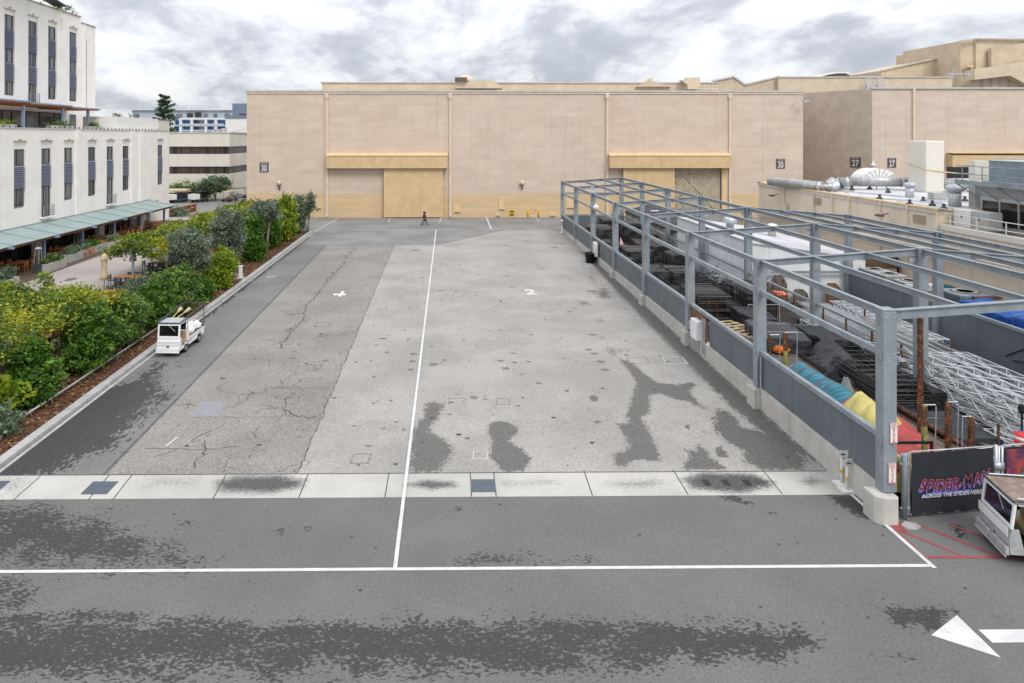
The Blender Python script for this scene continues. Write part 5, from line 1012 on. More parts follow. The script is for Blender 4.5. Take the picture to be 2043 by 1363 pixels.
    if rack:
        q=MB()
        for x in (-h-.01,h+.01):
            q.tube([(x,.12,zt+.06),(x,L+.1,zt+.32)],.022,6); q.tube([(x,.12,zt+.12),(x,L+.1,zt+.42)],.018,6); q.tube([(x,L-.05,.8),(x,L-.05,zt+.36)],.025,6); q.tube([(x,1.2,zt),(x,1.2,zt+.2)],.02,6)
        q.tube([(-h,L+.1,zt+.4),(h,L+.1,zt+.4)],.02,6); q.build('ladder_rack','darkframe',o,**k)
    return o
c1=cart('white utility cart with ladder rack parked at the left kerb',(-15.32,37.95,gz(38)),R(-3))
def mop(a,b,label):
    o=thing('broom',label,'broom',a); A=Vector(a);Bv=Vector(b); d_=(Bv-A)
    MB().tube([A,A+d_*.72],.022,6).build('handle','yellowt',o); q=MB(); q.tube([A+d_*.70,A+d_],.05,8,True,.12); q.build('head','palew',o,True)
mop((-15.55,38.7,1.92),(-15.62,40.5,2.16),'tan headed broom lying on the cart rack, left one'); mop((-15.4,38.7,1.92),(-15.08,40.4,2.16),'tan headed broom lying on the cart rack, right one')
def sack(label,c,r,m_='whitep',seed=1):
    o=thing('sack',label,'bag',(c[0],c[1],c[2])); q=MB(); rr=random.Random(seed); n=14; k=9; vs=[]
    for i in range(k+1):
        ph=-PI/2+PI*i/k
        for j in range(n):
            a=2*PI*j/n; s_=1+rr.uniform(-.13,.13); vs.append((c[0]+r[0]*math.cos(ph)*math.cos(a)*s_,c[1]+r[1]*math.cos(ph)*math.sin(a)*s_,c[2]+r[2]*(math.sin(ph)+1)*s_))
    q.add(vs,[(i*n+j,i*n+(j+1)%n,(i+1)*n+(j+1)%n,(i+1)*n+j) for i in range(k) for j in range(n)]); q.build('bag_body',m_,o)
sack('large white sack slumped in the cart bed behind the cab',(-15.1,39.75,.85),(.5,.55,.24),seed=2); sack('white sack at the rear of the cart bed',(-15.0,40.7,.85),(.48,.42,.26),seed=5); sack('small clear plastic bag hanging off the cart tail',(-14.75,41.5,.55),(.2,.16,.22),'acgrey',seed=8)
c2=cart('white and grey utility cart with brown roof at the right edge',(16.12,20.25,0),R(-103),rm='carroof',low='cartgrey',rack=False,W=1.62,L=3.4,load=False)
c2.scale=(1,1,1.0)
q=MB(); q.tube([(-.75,.2,1.9),(-.75,3.0,2.0),(.75,3.0,2.0),(.75,.2,1.9)],.02,6); q.build('roof_rail','galv',c2,local=True)
# golf carts far away
def golf(label,u,v,rz,bm_='white_m',boxy=True,roof='darkframe'):
    p=G(u,v); o=thing('golf_cart',label,'golf cart',(p.x,p.y,gz(p.y)),rz); k=dict(local=True)
    MB().box(-.65,.65,-1.3,1.2,.3,.62).build('body',bm_ if not boxy else 'darkframe',o,bevel=.06,**k)
    if boxy: MB().box(-.75,.75,-2.0,-.6,.55,1.45).build('cargo_box',bm_,o,bevel=.04,**k)
    else: MB().box(-.6,.6,-.3,.3,.62,.85).build('seat','tanseat',o,bevel=.04,**k)
    MB().box(-.7,.7,-.7 if boxy else -1.2,1.3,1.78,1.86).build('roof',roof,o,bevel=.03,**k)
    q=MB(); [q.bar((sx,sy,.5),(sx,sy*.95,1.8),.05,.05) for sx in (-.6,.6) for sy in ((-.5 if boxy else -1.1),1.1)]; q.build('frame','darkframe',o,**k)
    for x in (-.6,.6):
        for y in (-1.1,.9): t=MB(); t.tube([(x-.1,y,.24),(x+.1,y,.24)],.24,14); t.build('wheel','tyre',o,**k)
golf('white boxed cart nearest the office corner in the far side road',357,404,R(-50)); golf('white boxed cart in front of the round tree in the far side road',400,403,R(-35)); golf('dark golf cart with cream roof near the stage corner',459,402,R(-20),'cloth_brown',False,'ochre_lt')
golf('small dark cart half hidden behind the cream roofed cart',478,395,R(-60),'aptdark',False)
golf('dark cart parked behind the left white cart',341,397,R(-50),'cloth_navy',False); golf('dark cart beyond the round tree',409,395,R(-20),'cloth_dark',False)
# ================================================================== FAR LEFT BACKGROUND
o=thing('banded_office','cream office with two dark window bands beyond the side road','building',at(340,404,128)); Y=128
a=at(300,266,Y);b=at(458,266,Y); zT=a.z
cx_=at(458,300,Y).x; bx=at(500,300,140).x; q=MB()
bands=[(at(400,307.5,Y).z,at(400,292.5,Y).z),(at(400,347,Y).z,at(400,332.5,Y).z)]
zs=[.3,bands[1][0],bands[1][1],bands[0][0],bands[0][1],zT]
for i in (0,2,4):
    q.add([(a.x,Y,zs[i]),(cx_,Y,zs[i]),(bx,140,zs[i]),(a.x,140,zs[i]),(a.x,Y,zs[i+1]),(cx_,Y,zs[i+1]),(bx,140,zs[i+1]),(a.x,140,zs[i+1])],[(0,1,5,4),(1,2,6,5),(2,3,7,6),(4,5,6,7),(0,3,2,1),(3,0,4,7)])
q.build('wall','office2',o)
for zb_,zt_ in bands:
    q=MB(); q.add([(a.x,Y+.25,zb_),(cx_-.2,Y+.25,zb_),(bx-.2,140,zb_),(a.x,Y+.25,zt_),(cx_-.2,Y+.25,zt_),(bx-.2,140,zt_)],[(0,1,4,3),(1,2,5,4)]); w_=q.build('window_band','glass_b',o); q=MB()
    for x in np.arange(a.x+1,cx_,1.55): q.box(x-.04,x+.04,Y+.1,Y+.2,zb_,zt_)
    q.build('mullions','darkframe',w_)
MB().add([(a.x,Y-.1,zT),(cx_+.1,Y-.1,zT),(bx+.2,140,zT),(a.x,140,zT),(a.x,Y-.1,zT+.2),(cx_+.1,Y-.1,zT+.2),(bx+.2,140,zT+.2),(a.x,140,zT+.2)],[(0,1,5,4),(1,2,6,5),(4,5,6,7),(0,3,2,1)]).build('coping','roofcap',o)
B('row of feathery bamboo before the banded office',at(370,400,125).x,125,[(0,0,1.6,4.2,.9,1.5),(-3,0,1.4,2,.8,1.3)],'lf_mid',nc=200,per=35,leaf=.14,spread=.3,name='bamboo_row',cat='bamboo',z0=.75)
B('round headed dark tree before the banded office corner',at(430,402,123).x,123,[(0,0,2.9,2.3,2,1.5),(-2,0,2.2,1.5,1.3,1.4),(1,0,3.2,1.8,1.5,1.1)],'lf_grey',nc=260,per=38,leaf=.14,spread=.3,name='round_tree',cat='tree',z0=.75,tm='trunk_pale',thick=.1)
o=thing('road_barrier','red and grey barrier rails at stage corner','barrier',at(480,392,112)); p=at(470,400,112); q=MB(); q.bar((p.x,112,1.0),(p.x+4,116,1.0),.3,.35); q.build('red_base','redp',o); q=MB(); [q.tube([(p.x+i,112+i,1.2),(p.x+i,112+i,2.2)],.05,5) for i in range(5)]; q.tube([(p.x,112,2.2),(p.x+4,116,2.2)],.05,5); q.build('rail','darkframe',o)
o=thing('shed_roof','low tan roofed shed at the office corner beyond the glass canopy','shed',at(340,385,112)); a=at(325,385,121);b=at(366,386,121); q=MB(); q.box(a.x,b.x-.4,123,126,1.0,a.z); q.build('wall','aptdark',o); MB().box(a.x-.2,b.x+.3,121,126,a.z,a.z+.5).build('roof','tan_flat',o)
B('low ground shrubs at the far courtyard corner',at(350,425,100).x,100,[(0,0,.4,2.5,2,.5)],'lf_grey',nc=60,per=30,leaf=.12,spread=.25,z0=.75)
# apartments
o=thing('apartment_block','pale grey apartment block with blue balconies behind the conifer','building',at(330,264,200)); Y=200
def zz(v): return at(0,v,Y).z
def xx(u): return at(u,200,Y).x
MB().box(xx(262),xx(500),Y,Y+20,4,zz(236)).build('lower_wall','aptwhite',o); MB().box(xx(262),xx(465),Y+.5,Y+20,zz(236)+.01,zz(220)).build('upper_wall','aptgrey',o); MB().box(xx(262)-.3,xx(466),Y-.2,Y+20,zz(220)+.01,zz(219)).build('roof','aptwhite',o); MB().box(xx(350),xx(500),Y-1.4,Y-.01,zz(239),zz(236)+.1).build('balcony_band','aptwhite',o)
for u0,u1,v0,v1,m_ in ((351,361,241,249,'aptblue'),(367,377,241,249,'aptblue'),(378,384,241,249,'glass_n'),(388,398,241,249,'glass_n'),(399,412,241,249,'aptgrey'),(417,425,241,249,'aptblue'),(436,449,241,249,'aptblue'),(351,361,253,263,'aptblue'),(367,377,253,263,'aptblue'),(378,384,253,258,'glass_n'),(388,398,253,259,'glass_n'),(399,412,253,263,'aptgrey'),(417,425,253,263,'aptblue'),(436,449,253,263,'aptblue'),(373,384,226,233,'glass_n'),(389,401,224,233,'glass_n'),(406,413,227,233,'glass_c'),(426,432,227,233,'glass_c'),(448,457,227,233,'glass_c'),(352,362,227,233,'glass_c'),(268,276,227,240,'glass_c')):
    f=MB(); f.box(xx(u0),xx(u1),Y-.12,Y-.002 if v0>236 else Y+.49,zz(v1),zz(v0)); o2=f.build('window',m_,o)
q=MB()
for u in (349,364,386,414,434): q.box(xx(u)-.35,xx(u)+.35,Y-1.5,Y-.13,zz(265),zz(239)-.02)
q.box(xx(349),xx(500),Y-1.5,Y-.13,zz(251.8),zz(250.5)); q.build('balcony_frame','aptwhite',o)
q=MB()
for u0,u1 in ((366,384),(387,412),(416,449)):
    for v in (246.5,259): q.box(xx(u0),xx(u1),Y-1.45,Y-1.4,zz(v+3.5),zz(v))
q.build('balcony_rail','aptgrey',o)
q=MB(); q.lathe((xx(369),Y+3,zz(219)),[(1.0,0),(.9,.6),(.4,.9)],8); 
for u in (380,392,402,430,445): q.tube([(xx(u),Y+2,zz(219)),(xx(u),Y+2,zz(216.5))],.12,5)
q.build('roof_vent','alum',o)
o=thing('dark_block','slate blue block with dark stripe rising beside the stage corner','building',at(470,240,185)); Y=185; MB().box(xx(463.5),xx(520),Y,Y+15,4,zz(206.5)).build('wall','aptdark',o); MB().box(xx(477),xx(500),Y-.1,Y-.01,zz(229),zz(227)).build('slot','glass_n',o)
o=thing('white_block','white rooftop block left of the stage corner','building',at(470,260,175)); Y=175; MB().box(xx(450),xx(505),Y,Y+5,4,zz(236)).build('wall','whitep',o); MB().box(xx(449.5),xx(505),Y-.2,Y+5,zz(236)+.01,zz(230)).build('parapet','aptdark',o)
o=thing('rooftop_units','pinkish rooftop equipment on the banded office roof','equipment',at(440,264,128)); p=at(421,264,133); q=MB(); [q.box(p.x+i*.95,p.x+i*.95+.8,133,134,zT+.2,zT+.2+rs.uniform(.5,.85)) for i in range(3)]; q.build('cabinet','acgrey',o); q=MB(); q.tube([at(462,264,127),at(491,257,127)],.06,5); q.build('pipe','galv',o)
# conifer
def conifer(label,x,y,z0,h,r):
    o=thing('conifer_tree',label,'tree',(x,y,z0)); MB().tube([(x,y,z0),(x,y,z0+h*.6),(x,y,z0+h)],.28,8,True,.03).build('trunk','trunk',o,True)
    P=[];T=[]
    n=40; q=MB()
    for i in range(n):
        f_=i/n; z_=z0+h*(.12+.86*f_); rr=r*(1-f_)**.62*rs.uniform(.6,1.15)+.15; a=i*2.4+rs.uniform(-.4,.4)
        e=(x+math.cos(a)*rr,y+math.sin(a)*rr,z_+rs.uniform(-.1,.5)); q.tube([(x,y,z_-.3),e],.05,4)
        for k in range(5):
            t=.35+.65*k/4; c=np.array([x+math.cos(a)*rr*t,y+math.sin(a)*rr*t,z_-.3+(e[2]-z_+.3)*t]); m_=34; P.append(c+rng.normal(size=(m_,3))*np.array([.30,.30,.17])*(1.1-f_*.4)); T.append(np.clip(rs.uniform(.1,.9)+rng.normal(size=m_)*.15,0,1))
    q.build('branches','trunk',o); leaves('foliage',np.vstack(P),.16,'lf_con',o,0,np.concatenate(T))
p=at(328,262,150); conifer('tall dark conifer between the office terrace and the apartments',p.x,150,at(328,285,150).z,at(328,188,150).z-at(328,285,150).z,3.5)
def baretree(label,x,y,z0,h,leafy):
    o=thing('bare_tree',label,'tree',(x,y,z0)); q=MB(); E=[]
    def br_(p,d_,L,r_,n):
        e=p+d_*L; q.tube([p,e],r_,5,True,r_*.6); E.append(e)
        if n>0:
            for i in range(3): dd=(d_+Vector((rs.gauss(0,.5),rs.gauss(0,.5),rs.uniform(0,.35)))).normalized(); br_(p+d_*L*rs.uniform(.6,1),dd,L*.7,r_*.6,n-1)
    br_(Vector((x,y,z0)),Vector((0,0,1)),h*.36,.12,4); q.build('trunk','trunk',o)
    P=np.array([list(e) for e in E]); P=np.repeat(P,leafy,0)+rng.normal(size=(len(P)*leafy,3))*.3; leaves('foliage',P,.12,'lf_mid',o)
p=at(232,262,110); baretree('sparse yellow green tree behind the white terrace screen, left one',p.x,110,at(232,272,110).z,at(232,225,110).z-at(232,272,110).z,3)
p=at(249,262,125); baretree('sparse bare tree behind the white terrace screen, right one',p.x,125,at(249,275,125).z,at(249,216,125).z-at(249,275,125).z,1)
# ================================================================== PEOPLE
def person(label,x,y,rz,h,top,leg,ph,cat='person'):
    o=thing('person',label,cat,(x,y,gz(y)),rz); s=h/1.75; vs=[];es=[];rd=[]
    def v(p,r_,par=None):
        vs.append([c*s for c in p]); rd.append(r_*s); 
        if par is not None: es.append((par,len(vs)-1))
        return len(vs)-1
    # faces +Y local, stride along Y
    pel=v((0,0,.95),.135); ab=v((0,.0,1.10),.125,pel); ch=v((0,.01,1.32),.145,ab); nk=v((0,.02,1.49),.06,ch); hd=v((0,.035,1.60),.085,nk); ht=v((0,.03,1.70),.08,hd); 
    for sx,st,ar in ((-1,1,-1),(1,-1,1)):
        hp=v((sx*.10,0,.88),.095,pel); kn=v((sx*.10,st*.20*ph+.04,.50),.062,hp); an=v((sx*.10,st*.36*ph-(.10 if st<0 else 0),.10 if st>0 else .14),.042,kn); v((sx*.10,st*.36*ph+.13-(.10 if st<0 else 0),.05),.038,an)
        sh=v((sx*.19,.0,1.42),.062,ch); el=v((sx*.24,ar*.12*ph-.02,1.15),.045,sh); wr=v((sx*.22,ar*.30*ph+.10,.95 if ar<0 else 1.0),.032,el); hn=v((sx*.22,ar*.33*ph+.14,.87 if ar<0 else .93),.034,wr)
        for k,dx in enumerate((-.028,-.01,.01,.028)): v((sx*.22+dx,ar*.33*ph+.16,(.81 if ar<0 else .87)),.011,hn)
    me=bpy.data.meshes.new('body'); me.from_pydata(vs,es,[]); b=bpy.data.objects.new('body',me); col.objects.link(b)
    md=b.modifiers.new('s','SKIN'); 
    for i,r_ in enumerate(rd): me.skin_vertices[0].data[i].radius=(r_,r_)
    me.skin_vertices[0].data[0].use_root=True
    b.modifiers.new('u','SUBSURF').levels=1; b.modifiers['u'].render_levels=1
    dg=bpy.context.evaluated_depsgraph_get(); m2=bpy.data.meshes.new_from_object(b.evaluated_get(dg)); bpy.data.objects.remove(b)
    m2.name='body'; 
    for nm in ('skin',top,leg,'tyre'): m2.materials.append(MT[nm])
    for p in m2.polygons:
        c=p.center/s; p.use_smooth=True
        arm=abs(c.x)>.17
        if c.z>1.48: p.material_index=0
        elif arm and c.z<.98: p.material_index=0
        elif c.z>.93 or arm: p.material_index=1
        elif c.z>.09: p.material_index=2
        else: p.material_index=3
    b=bpy.data.objects.new('body',m2); col.objects.link(b); b.parent=o
    q=MB(); q.lathe((0,.015*s,1.58*s),[(.098*s,-.02),(.105*s,.08*s),(.085*s,.16*s),(.03*s,.195*s)],12); q.build('hair','hairm',o,True,local=True)
    return o
p=G(848,450.5); person('person in dark jacket and navy trousers walking right across the far lane',p.x,p.y,R(-80),1.78,'cloth_brown','cloth_navy',1.0)
p=G(845.6,449); person('person in black walking just behind the one in the brown jacket',p.x,p.y,R(-85),1.74,'cloth_dark','cloth_grey',-1.0)
# ================================================================== STEEL FRAME
WX,EX,RX=14.0,21.3,28.5; WZ,EZ,RZ=6.67,7.15,6.62
YS=[22,31,40,49,58,67,76,85]
fr=thing('steel_structure','long blue grey open steel frame with panels standing over the storage yard','steel frame',(WX,22,0))
def hz(x): return WZ+(EZ-WZ)*(x-WX)/(EX-WX) if x<=EX else EZ+(RZ-EZ)*(x-EX)/(RX-EX)
def post(x,y,zt,w_=.42,zb_=None):
    zb_=gz(y)+.02 if zb_ is None else zb_
    q=MB(); q.box(x-w_/2,x+w_/2,y-w_/2,y+w_/2,zb_,zt); q.box(x-w_/2-.02,x+w_/2+.02,y-w_/2-.02,y+w_/2+.02,zt,zt+.02)
    for zz_ in (2.45,5.2): q.box(x-w_/2-.03,x+w_/2+.03,y-.16,y+.16,zz_-.14,zz_+.14)
    q.build('post','steel',fr)
for y in YS:
    post(WX,y,WZ,.42,.9); 
    if y>25: post(EX,y,EZ,.42)
for y in (31,40,49): post(RX,y,RZ,.40)
post(RX,22,RZ,.4)
h=.3
for y in YS:
    MB().ibeam((WX+.22,y,WZ-h/2-.02),(EX-.22 if y>25 else EX,y,EZ-h/2-.02),.2,h).build('cross_beam','steel',fr)
    if y<50: MB().ibeam((EX+.22 if y>25 else EX,y,EZ-h/2-.02),(RX-.21,y,RZ-h/2-.02),.2,h).build('cross_beam','steel',fr)
for y in YS:
    for x,zt_,sg in ((WX,WZ,1),(EX,EZ,-1)):
        if x==EX and y<25: continue
        MB().box(x+sg*.215,x+sg*.5,y-.012,y+.012,zt_-.62,zt_-.36).build('gusset_plate','galv',fr)
    q=MB()
    for z_ in (WZ-.08,WZ-.24,5.14,5.28,2.4,2.56):
        for dx in (-.12,.12): q.tube([(WX+dx,y-.235,z_),(WX+dx,y-.20,z_)],.022,6)
    q.build('bolts','galv',fr)
for a,b in zip(YS,YS[1:]):
    MB().ibeam((WX,a+.22,WZ-.14),(WX,b-.22,WZ-.14),.17,.24).build('eave_beam','steel',fr)
    MB().ibeam((EX,a+.22,EZ-.14),(EX,b-.22,EZ-.14),.17,.24).build('ridge_beam','steel',fr)
    for f_ in (1/3,2/3):
        x=WX+(EX-WX)*f_; MB().ibeam((x,a+.11,hz(x)-.13),(x,b-.11,hz(x)-.13),.14,.2).build('purlin','steel',fr)
    for z_ in (5.2,): MB().box(WX-.075,WX+.075,a+.215,b-.215,z_-.1,z_+.1).build('girt','steel',fr)
    MB().box(WX-.09,WX+.09,a+.215,b-.215,2.43,2.6).build('girt','steel',fr)
    pn=MB(); n=3; L=(b-a-.44)/n
    for i in range(n):
        ya=a+.22+i*L; 
        if a==31 and i==2: continue
        pn.box(WX-.035,WX+.03,ya+.006,ya+L-.006,.96,2.425)
    pn.build('wall_panel','panelg',fr)
    if a>=31 : MB().box(EX-.06,EX+.06,a+.215,b-.215,2.43,2.55).build('girt','steel',fr)
for a,b in zip([22,31,40],[31,40,49]):
    MB().ibeam((RX,a+.21,RZ-.14),(RX,b-.21,RZ-.14),.17,.24).build('eave_beam','steel',fr)
    for f_ in (1/3,2/3):
        x=EX+(RX-EX)*f_; MB().ibeam((x,a+.11,hz(x)-.13),(x,b-.11,hz(x)-.13),.14,.2).build('purlin','steel',fr)
    MB().box(RX-.09,RX+.09,a+.215,b-.215,2.43,2.6).build('girt','steel',fr); pn=MB(); L=(b-a-.42)/3
    for i in range(3): pn.box(RX-.035,RX+.03,a+.21+i*L+.006,a+.21+(i+1)*L-.006,.35,2.425)
    pn.build('wall_panel','panelg',fr)
for z_ in (5.2,2.5): MB().box(WX+.215,EX-.215,84.93,85.07,z_-.08,z_+.08).build('girt','steel',fr)
MB().box(EX+.215,RX-.21,48.93,49.07,2.45,2.6).build('girt','steel',fr)
MB().box(WX+.215,EX-.215,84.96,85.03,.7,2.4).build('wall_panel','panelg',fr)
q=MB(); 
for y in (30.6,): q.tube([(WX-.13,y,1),(WX-.13,y,2.4)],.035,6)
q.build('conduit','galv',fr); MB().tube([(WX-.26,30.72,.5),(WX-.26,30.72,2.35)],.02,5).build('conduit','galv',fr)
q=MB(); q.tube([(WX,66.6,6.8),(WX,66.6,7.5)],.04,5); q.box(WX-.25,WX+.25,66.4,66.7,6.7,6.9); q.box(WX-.3,WX-.1,66.5,66.6,7.1,7.5); q.build('camera_bracket','galv',fr)
q=MB(); q.lathe((WX+.15,66.4,5.3),[(.28,0),(.3,.1),(.15,.25),(.05,.4)],10); q.build('lamp','whitep',fr)
# concrete base wall with footings
cw=thing('concrete_wall','low weathered concrete wall with block footings under the steel frame','wall',(13.9,22,0)); q=MB(); q.box(13.84,14.2,22.3,84.9,-.1,.95); q.build('wall','wallc',cw)
for y in YS[1:]: MB().box(13.56,14.24 if 0 else 13.838,y-.42,y+.36,-.1,.93).build('footing','wallc',cw,bevel=.03)
MB().prism([(13.42,21.72),(13.64,21.52),(14.08,21.52),(14.15,21.6),(14.15,22.29),(13.42,22.29)],-.05,.86).build('end_footing','wallc',cw,bevel=.05)
struct('footing_apron',MB().prism([(14.16,21.5),(14.2,21.3),(14.5,21.26),(14.72,21.4),(14.7,21.6),(14.4,21.7)],0,.04),'kerbc')
# DO NOT BLOCK signs
def dnb(label,zc,x0,x1,y,h_):
    o=thing('warning_sign',label,'sign',((x0+x1)/2,y,zc)); cx=(x0+x1)/2; MB().box(x0,x1,y-.02,y,zc-h_/2,zc+h_/2).build('plate','whitep',o); t=MB()
    def w(s,z_,sz_): t.text(s,Matrix.Translation((cx,y-.024,z_))@Matrix.Rotation(PI/2,4,'X'),sz_,.002,.0)
    w('DO',zc+h_*.41,.10); w('NOT',zc+h_*.29,.085)
    for i,c_ in enumerate('BLOCK'): w(c_,zc+h_*(.165-.13*i),.115)
    w('GATES',zc-h_*.44,.05)
    t.build('lettering','redp',o)
    q=MB(); q.box(x0,x1,y-.025,y-.021,zc+h_/2-.006,zc+h_/2); q.box(x0,x1,y-.025,y-.021,zc-h_/2,zc-h_/2+.012); q.box(x0,x0+.006,y-.025,y-.021,zc-h_/2,zc+h_/2); q.box(x1-.006,x1,y-.025,y-.021,zc-h_/2,zc+h_/2); q.build('border','redp',o)
zc=PY(1775,864,21.78).z; dnb('upper red on white vertical DO NOT BLOCK sign on the nearest post',zc,13.98,14.22,21.775,.64); zc=PY(1772,944,21.78).z; dnb('lower red on white vertical DO NOT BLOCK sign on the nearest post',zc,13.93,14.17,21.774,.64)
# small wall-foot signs on white stands
def stand(label,u,v,h_,tilt):
    p=G(u,v)-Vector((.12,0,0)); z_=gz(p.y); o=thing('sign_stand',label,'sign stand',(p.x,p.y,z_)); MB().box(p.x-.24,p.x+.24,p.y-.2,p.y+.2,z_+.005,z_+.05).build('base','whitep',o); MB().lathe((p.x,p.y,z_+.05),[(.045,0),(.045,h_)],10).build('post','whitep',o,True)
    MB().lathe((p.x,p.y,z_+h_*.42),[(.048,0),(.048,h_*.13)],10).build('yellow_band','yellow',o); q=MB(); q.bar((p.x-.2,p.y-.06-tilt,z_+h_+.14),(p.x+.2,p.y-.06+tilt,z_+h_+.14),.02,.22); pl=q.build('sign_plate','whitep',o); q=MB(); q.bar((p.x-.07,p.y-.09,z_+h_+.13),(p.x+.07,p.y-.09,z_+h_+.13),.01,.05); q.build('symbol','darkframe',pl)
stand('small white sign stand with yellow band at the wall foot, left one',1686,966,.95,0); stand('small white sign stand with yellow band nearer the footing, right one',1697,979,.85,.08)
p=G(1131,461); o=thing('standpipe','small white capped pipe at the far end of the panel wall','standpipe',(13.6,83,gz(83))); q=MB(); q.lathe((13.6,83,gz(83)),[(.25,0),(.25,.08),(.09,.1),(.09,1.3),(.15,1.32),(.15,1.5),(.04,1.6)],10); q.build('pipe','whitep',o,True)
# wall boxes and bin
o=thing('electrical_box','white electrical cabinet on the panel wall beside the black bin','electrical box',(13.6,64.6,1)); q=MB().box(13.5,13.8,63.9,64.8,1.05,2.3); q.build('cabinet','whitep',o,bevel=.02); q=MB(); [MB().tube([(13.7,y,.5),(13.7,y,1.05)],.04,6).build('conduit','darkframe',o) for y in (64.0,64.3,64.6)]
p=G(1183,517); o=thing('trash_bin','black plastic bin against the wall below the white cabinet','bin',(13.2,64.4,gz(64))); q=MB(); q.lathe((13.2,64.4,gz(64)+.02),[(.42,0),(.50,.85),(.54,.86),(.54,.92),(.46,.92),(.44,.75)],18); q.build('tub','blackp',o,True)
o=thing('electrical_box','white electrical cabinet on brown board in the gap of the panel wall','electrical box',(13.6,38.6,1)); MB().box(13.97,14.03,37.4,39.75,.96,2.42).build('backboard','wood',o); MB().box(13.6,13.95,37.9,38.8,.95,2.0).build('cabinet','shedw',o,bevel=.02); q=MB(); q.box(13.7,13.95,38.95,39.4,1.2,1.7); q.build('small_box','acgrey',o,bevel=.02); q=MB(); [MB().tube([(13.72,y,.2),(13.72,y,.95)],.04,6).build('conduit','galv',o) for y in (38.0,38.3,38.6,39.1)]; [MB().tube([(13.8,y,.4),(13.8,y,2.3)],.045,6).build('conduit','galv',o) for y in (37.2,37.5)]
# ================================================================== GATE WITH BANNER
o=thing('gate_panel','chain gate panel with black mesh banner lettered in pink and blue','gate',(14.6,22,0)); ga=Vector((14.72,21.93,0)); gb=Vector((17.72,22.32,0)); d=(gb-ga).normalized(); nn=Vector((d.y,-d.x,0))
q=MB(); Z=Vector((0,0,1))
q.tube([ga+Z*.12,ga+Z*2.12,gb+Z*2.12,gb+Z*.12,ga+Z*.12],.028,8); q.build('frame','galv',o,True)
bn=MB(); nx,nz=28,14
for i in range(nx+1):
    for j in range(nz+1):
        f_=i/nx; g_=j/nz; p=ga+d*(.03+2.96*f_)+Z*(.10+1.98*g_)+nn*(.035+.018*math.sin(f_*9+g_*4)*math.sin(g_*7)+.012*math.sin(f_*31)); bn.v.append(tuple(p))
bn.f=[(i*(nz+1)+j,(i+1)*(nz+1)+j,(i+1)*(nz+1)+j+1,i*(nz+1)+j+1) for i in range(nx) for j in range(nz)]
ban=bn.build('banner','banner',o,True)
def bm(x,z_,off=.07,sh=0,sxx=1,rot=0): # matrix: local X along banner, Y up
    M=Matrix(((d.x,0,nn.x,0),(d.y,0,nn.y,0),(0,1,0,0),(0,0,0,1))); pos=ga+d*x+Z*z_+nn*off
    return Matrix.Translation(pos)@M@Matrix.Rotation(rot,4,'Z')@Matrix(((sxx,sh,0,0),(0,1,0,0),(0,0,1,0),(0,0,0,1)))
W_='SPIDER-MAN'; xs=[.62,.80,.945,1.09,1.27,1.46,1.60,1.78,2.03,2.26]; zs=[1.055,1.03,1.01,1.0,1.0,1.015,1.05,1.07,1.13,1.20]; rt=[-.22,-.14,-.07,-.02,.0,.06,.10,.16,.24,.30]
t1=MB();t2=MB();t3=MB()
for c_,x,z_,r_ in zip(W_,xs,zs,rt):
    x=.42+(x-.62)*1.40; s_=.47 if c_ not in '-' else .38
    t3.text(c_,bm(x-.04,z_-.085,.062,.2,.85,r_),s_,.001,.022); t2.text(c_,bm(x,z_,.068,.2,.85,r_),s_,.001,.020); t1.text(c_,bm(x,z_,.074,.2,.85,r_),s_,.001,.002)
t3.build('glow_lettering','violet',ban); t2.build('outline_lettering','pink',ban); t1.build('lettering','banner',ban)
t4=MB().text('ACROSS THE SPIDER-VERSE',bm(1.5,.70,.072,.1,1),.185,.001,.003); t4.build('small_lettering','lettw',ban); MB().bar(ga+d*.36+Z*.69+nn*.066,ga+d*.62+Z*.69+nn*.066,.002,.09).bar(ga+d*.62+Z*.73+nn*.064,ga+d*2.2+Z*.745+nn*.064,.002,.12).build('smear','violet',ban)
q=MB()
for p_ in (ga-d*.20,): q.lathe(p_,[(.085,0),(.085,2.02),(.06,2.08)],12)
q.build('hinge_post','steel',o,True)
q=MB()
for z_ in (.35,1.75,2.05): q.bar(ga-d*.34+Z*z_,ga+Z*z_,.05,.05)
q.tube([ga-d*.06+Z*.1,ga-d*.06+Z*2.1],.022,6); q.build('hinge','galv',o)
q=MB(); p=gb+d*.10; q.tube([p,p+Z*2.15],.05,8); q.tube([p+d*.1,p+d*.1+Z*2.1],.04,8); q.tube([p+d*.18+nn*.05,p+d*.18+nn*.05+Z*2.1],.03,8); q.box(p.x-.1,p.x+.2,p.y-.1,p.y-.04,1.35,1.6); q.build('latch_post','galv',o,True)
ga2=gb+d*.36; gb2=ga2+d*3
o=thing('gate_panel','second gate panel with purple red banner at the right edge','gate',ga2); q=MB(); q.tube([ga2+Z*.1,ga2+Z*2.12,gb2+Z*2.12,gb2+Z*.1],.028,8); q.build('frame','galv',o,True); MB().bar(ga2+Z*1.08+nn*.03,gb2+Z*1.08+nn*.03,.01,1.96).build('banner','banner',o)
m,n,b,t=newmat('banner2'); r=N(n,'ShaderNodeValToRGB'); n.links.new(noise(n,vmap(n,t.outputs['Object'],(1,1,1.6)),1.1,4,.6),r.inputs[0]); e=r.color_ramp.elements; e[0].position=.35;e[0].color=(.015,.02,.06,1);e[1].position=.62;e[1].color=(.42,.07,.05,1);q_=e.new(.48);q_.color=(.13,.03,.09,1)
wv=N(n,'ShaderNodeTexWave'); wv.bands_direction='Z'; wv.inputs['Scale'].default_value=9; n.links.new(t.outputs['Object'],wv.inputs[0]); n.links.new(mix(n,.3,r.outputs[0],wv.outputs[0],'MULTIPLY'),b.inputs[0]); MT['banner2']=m
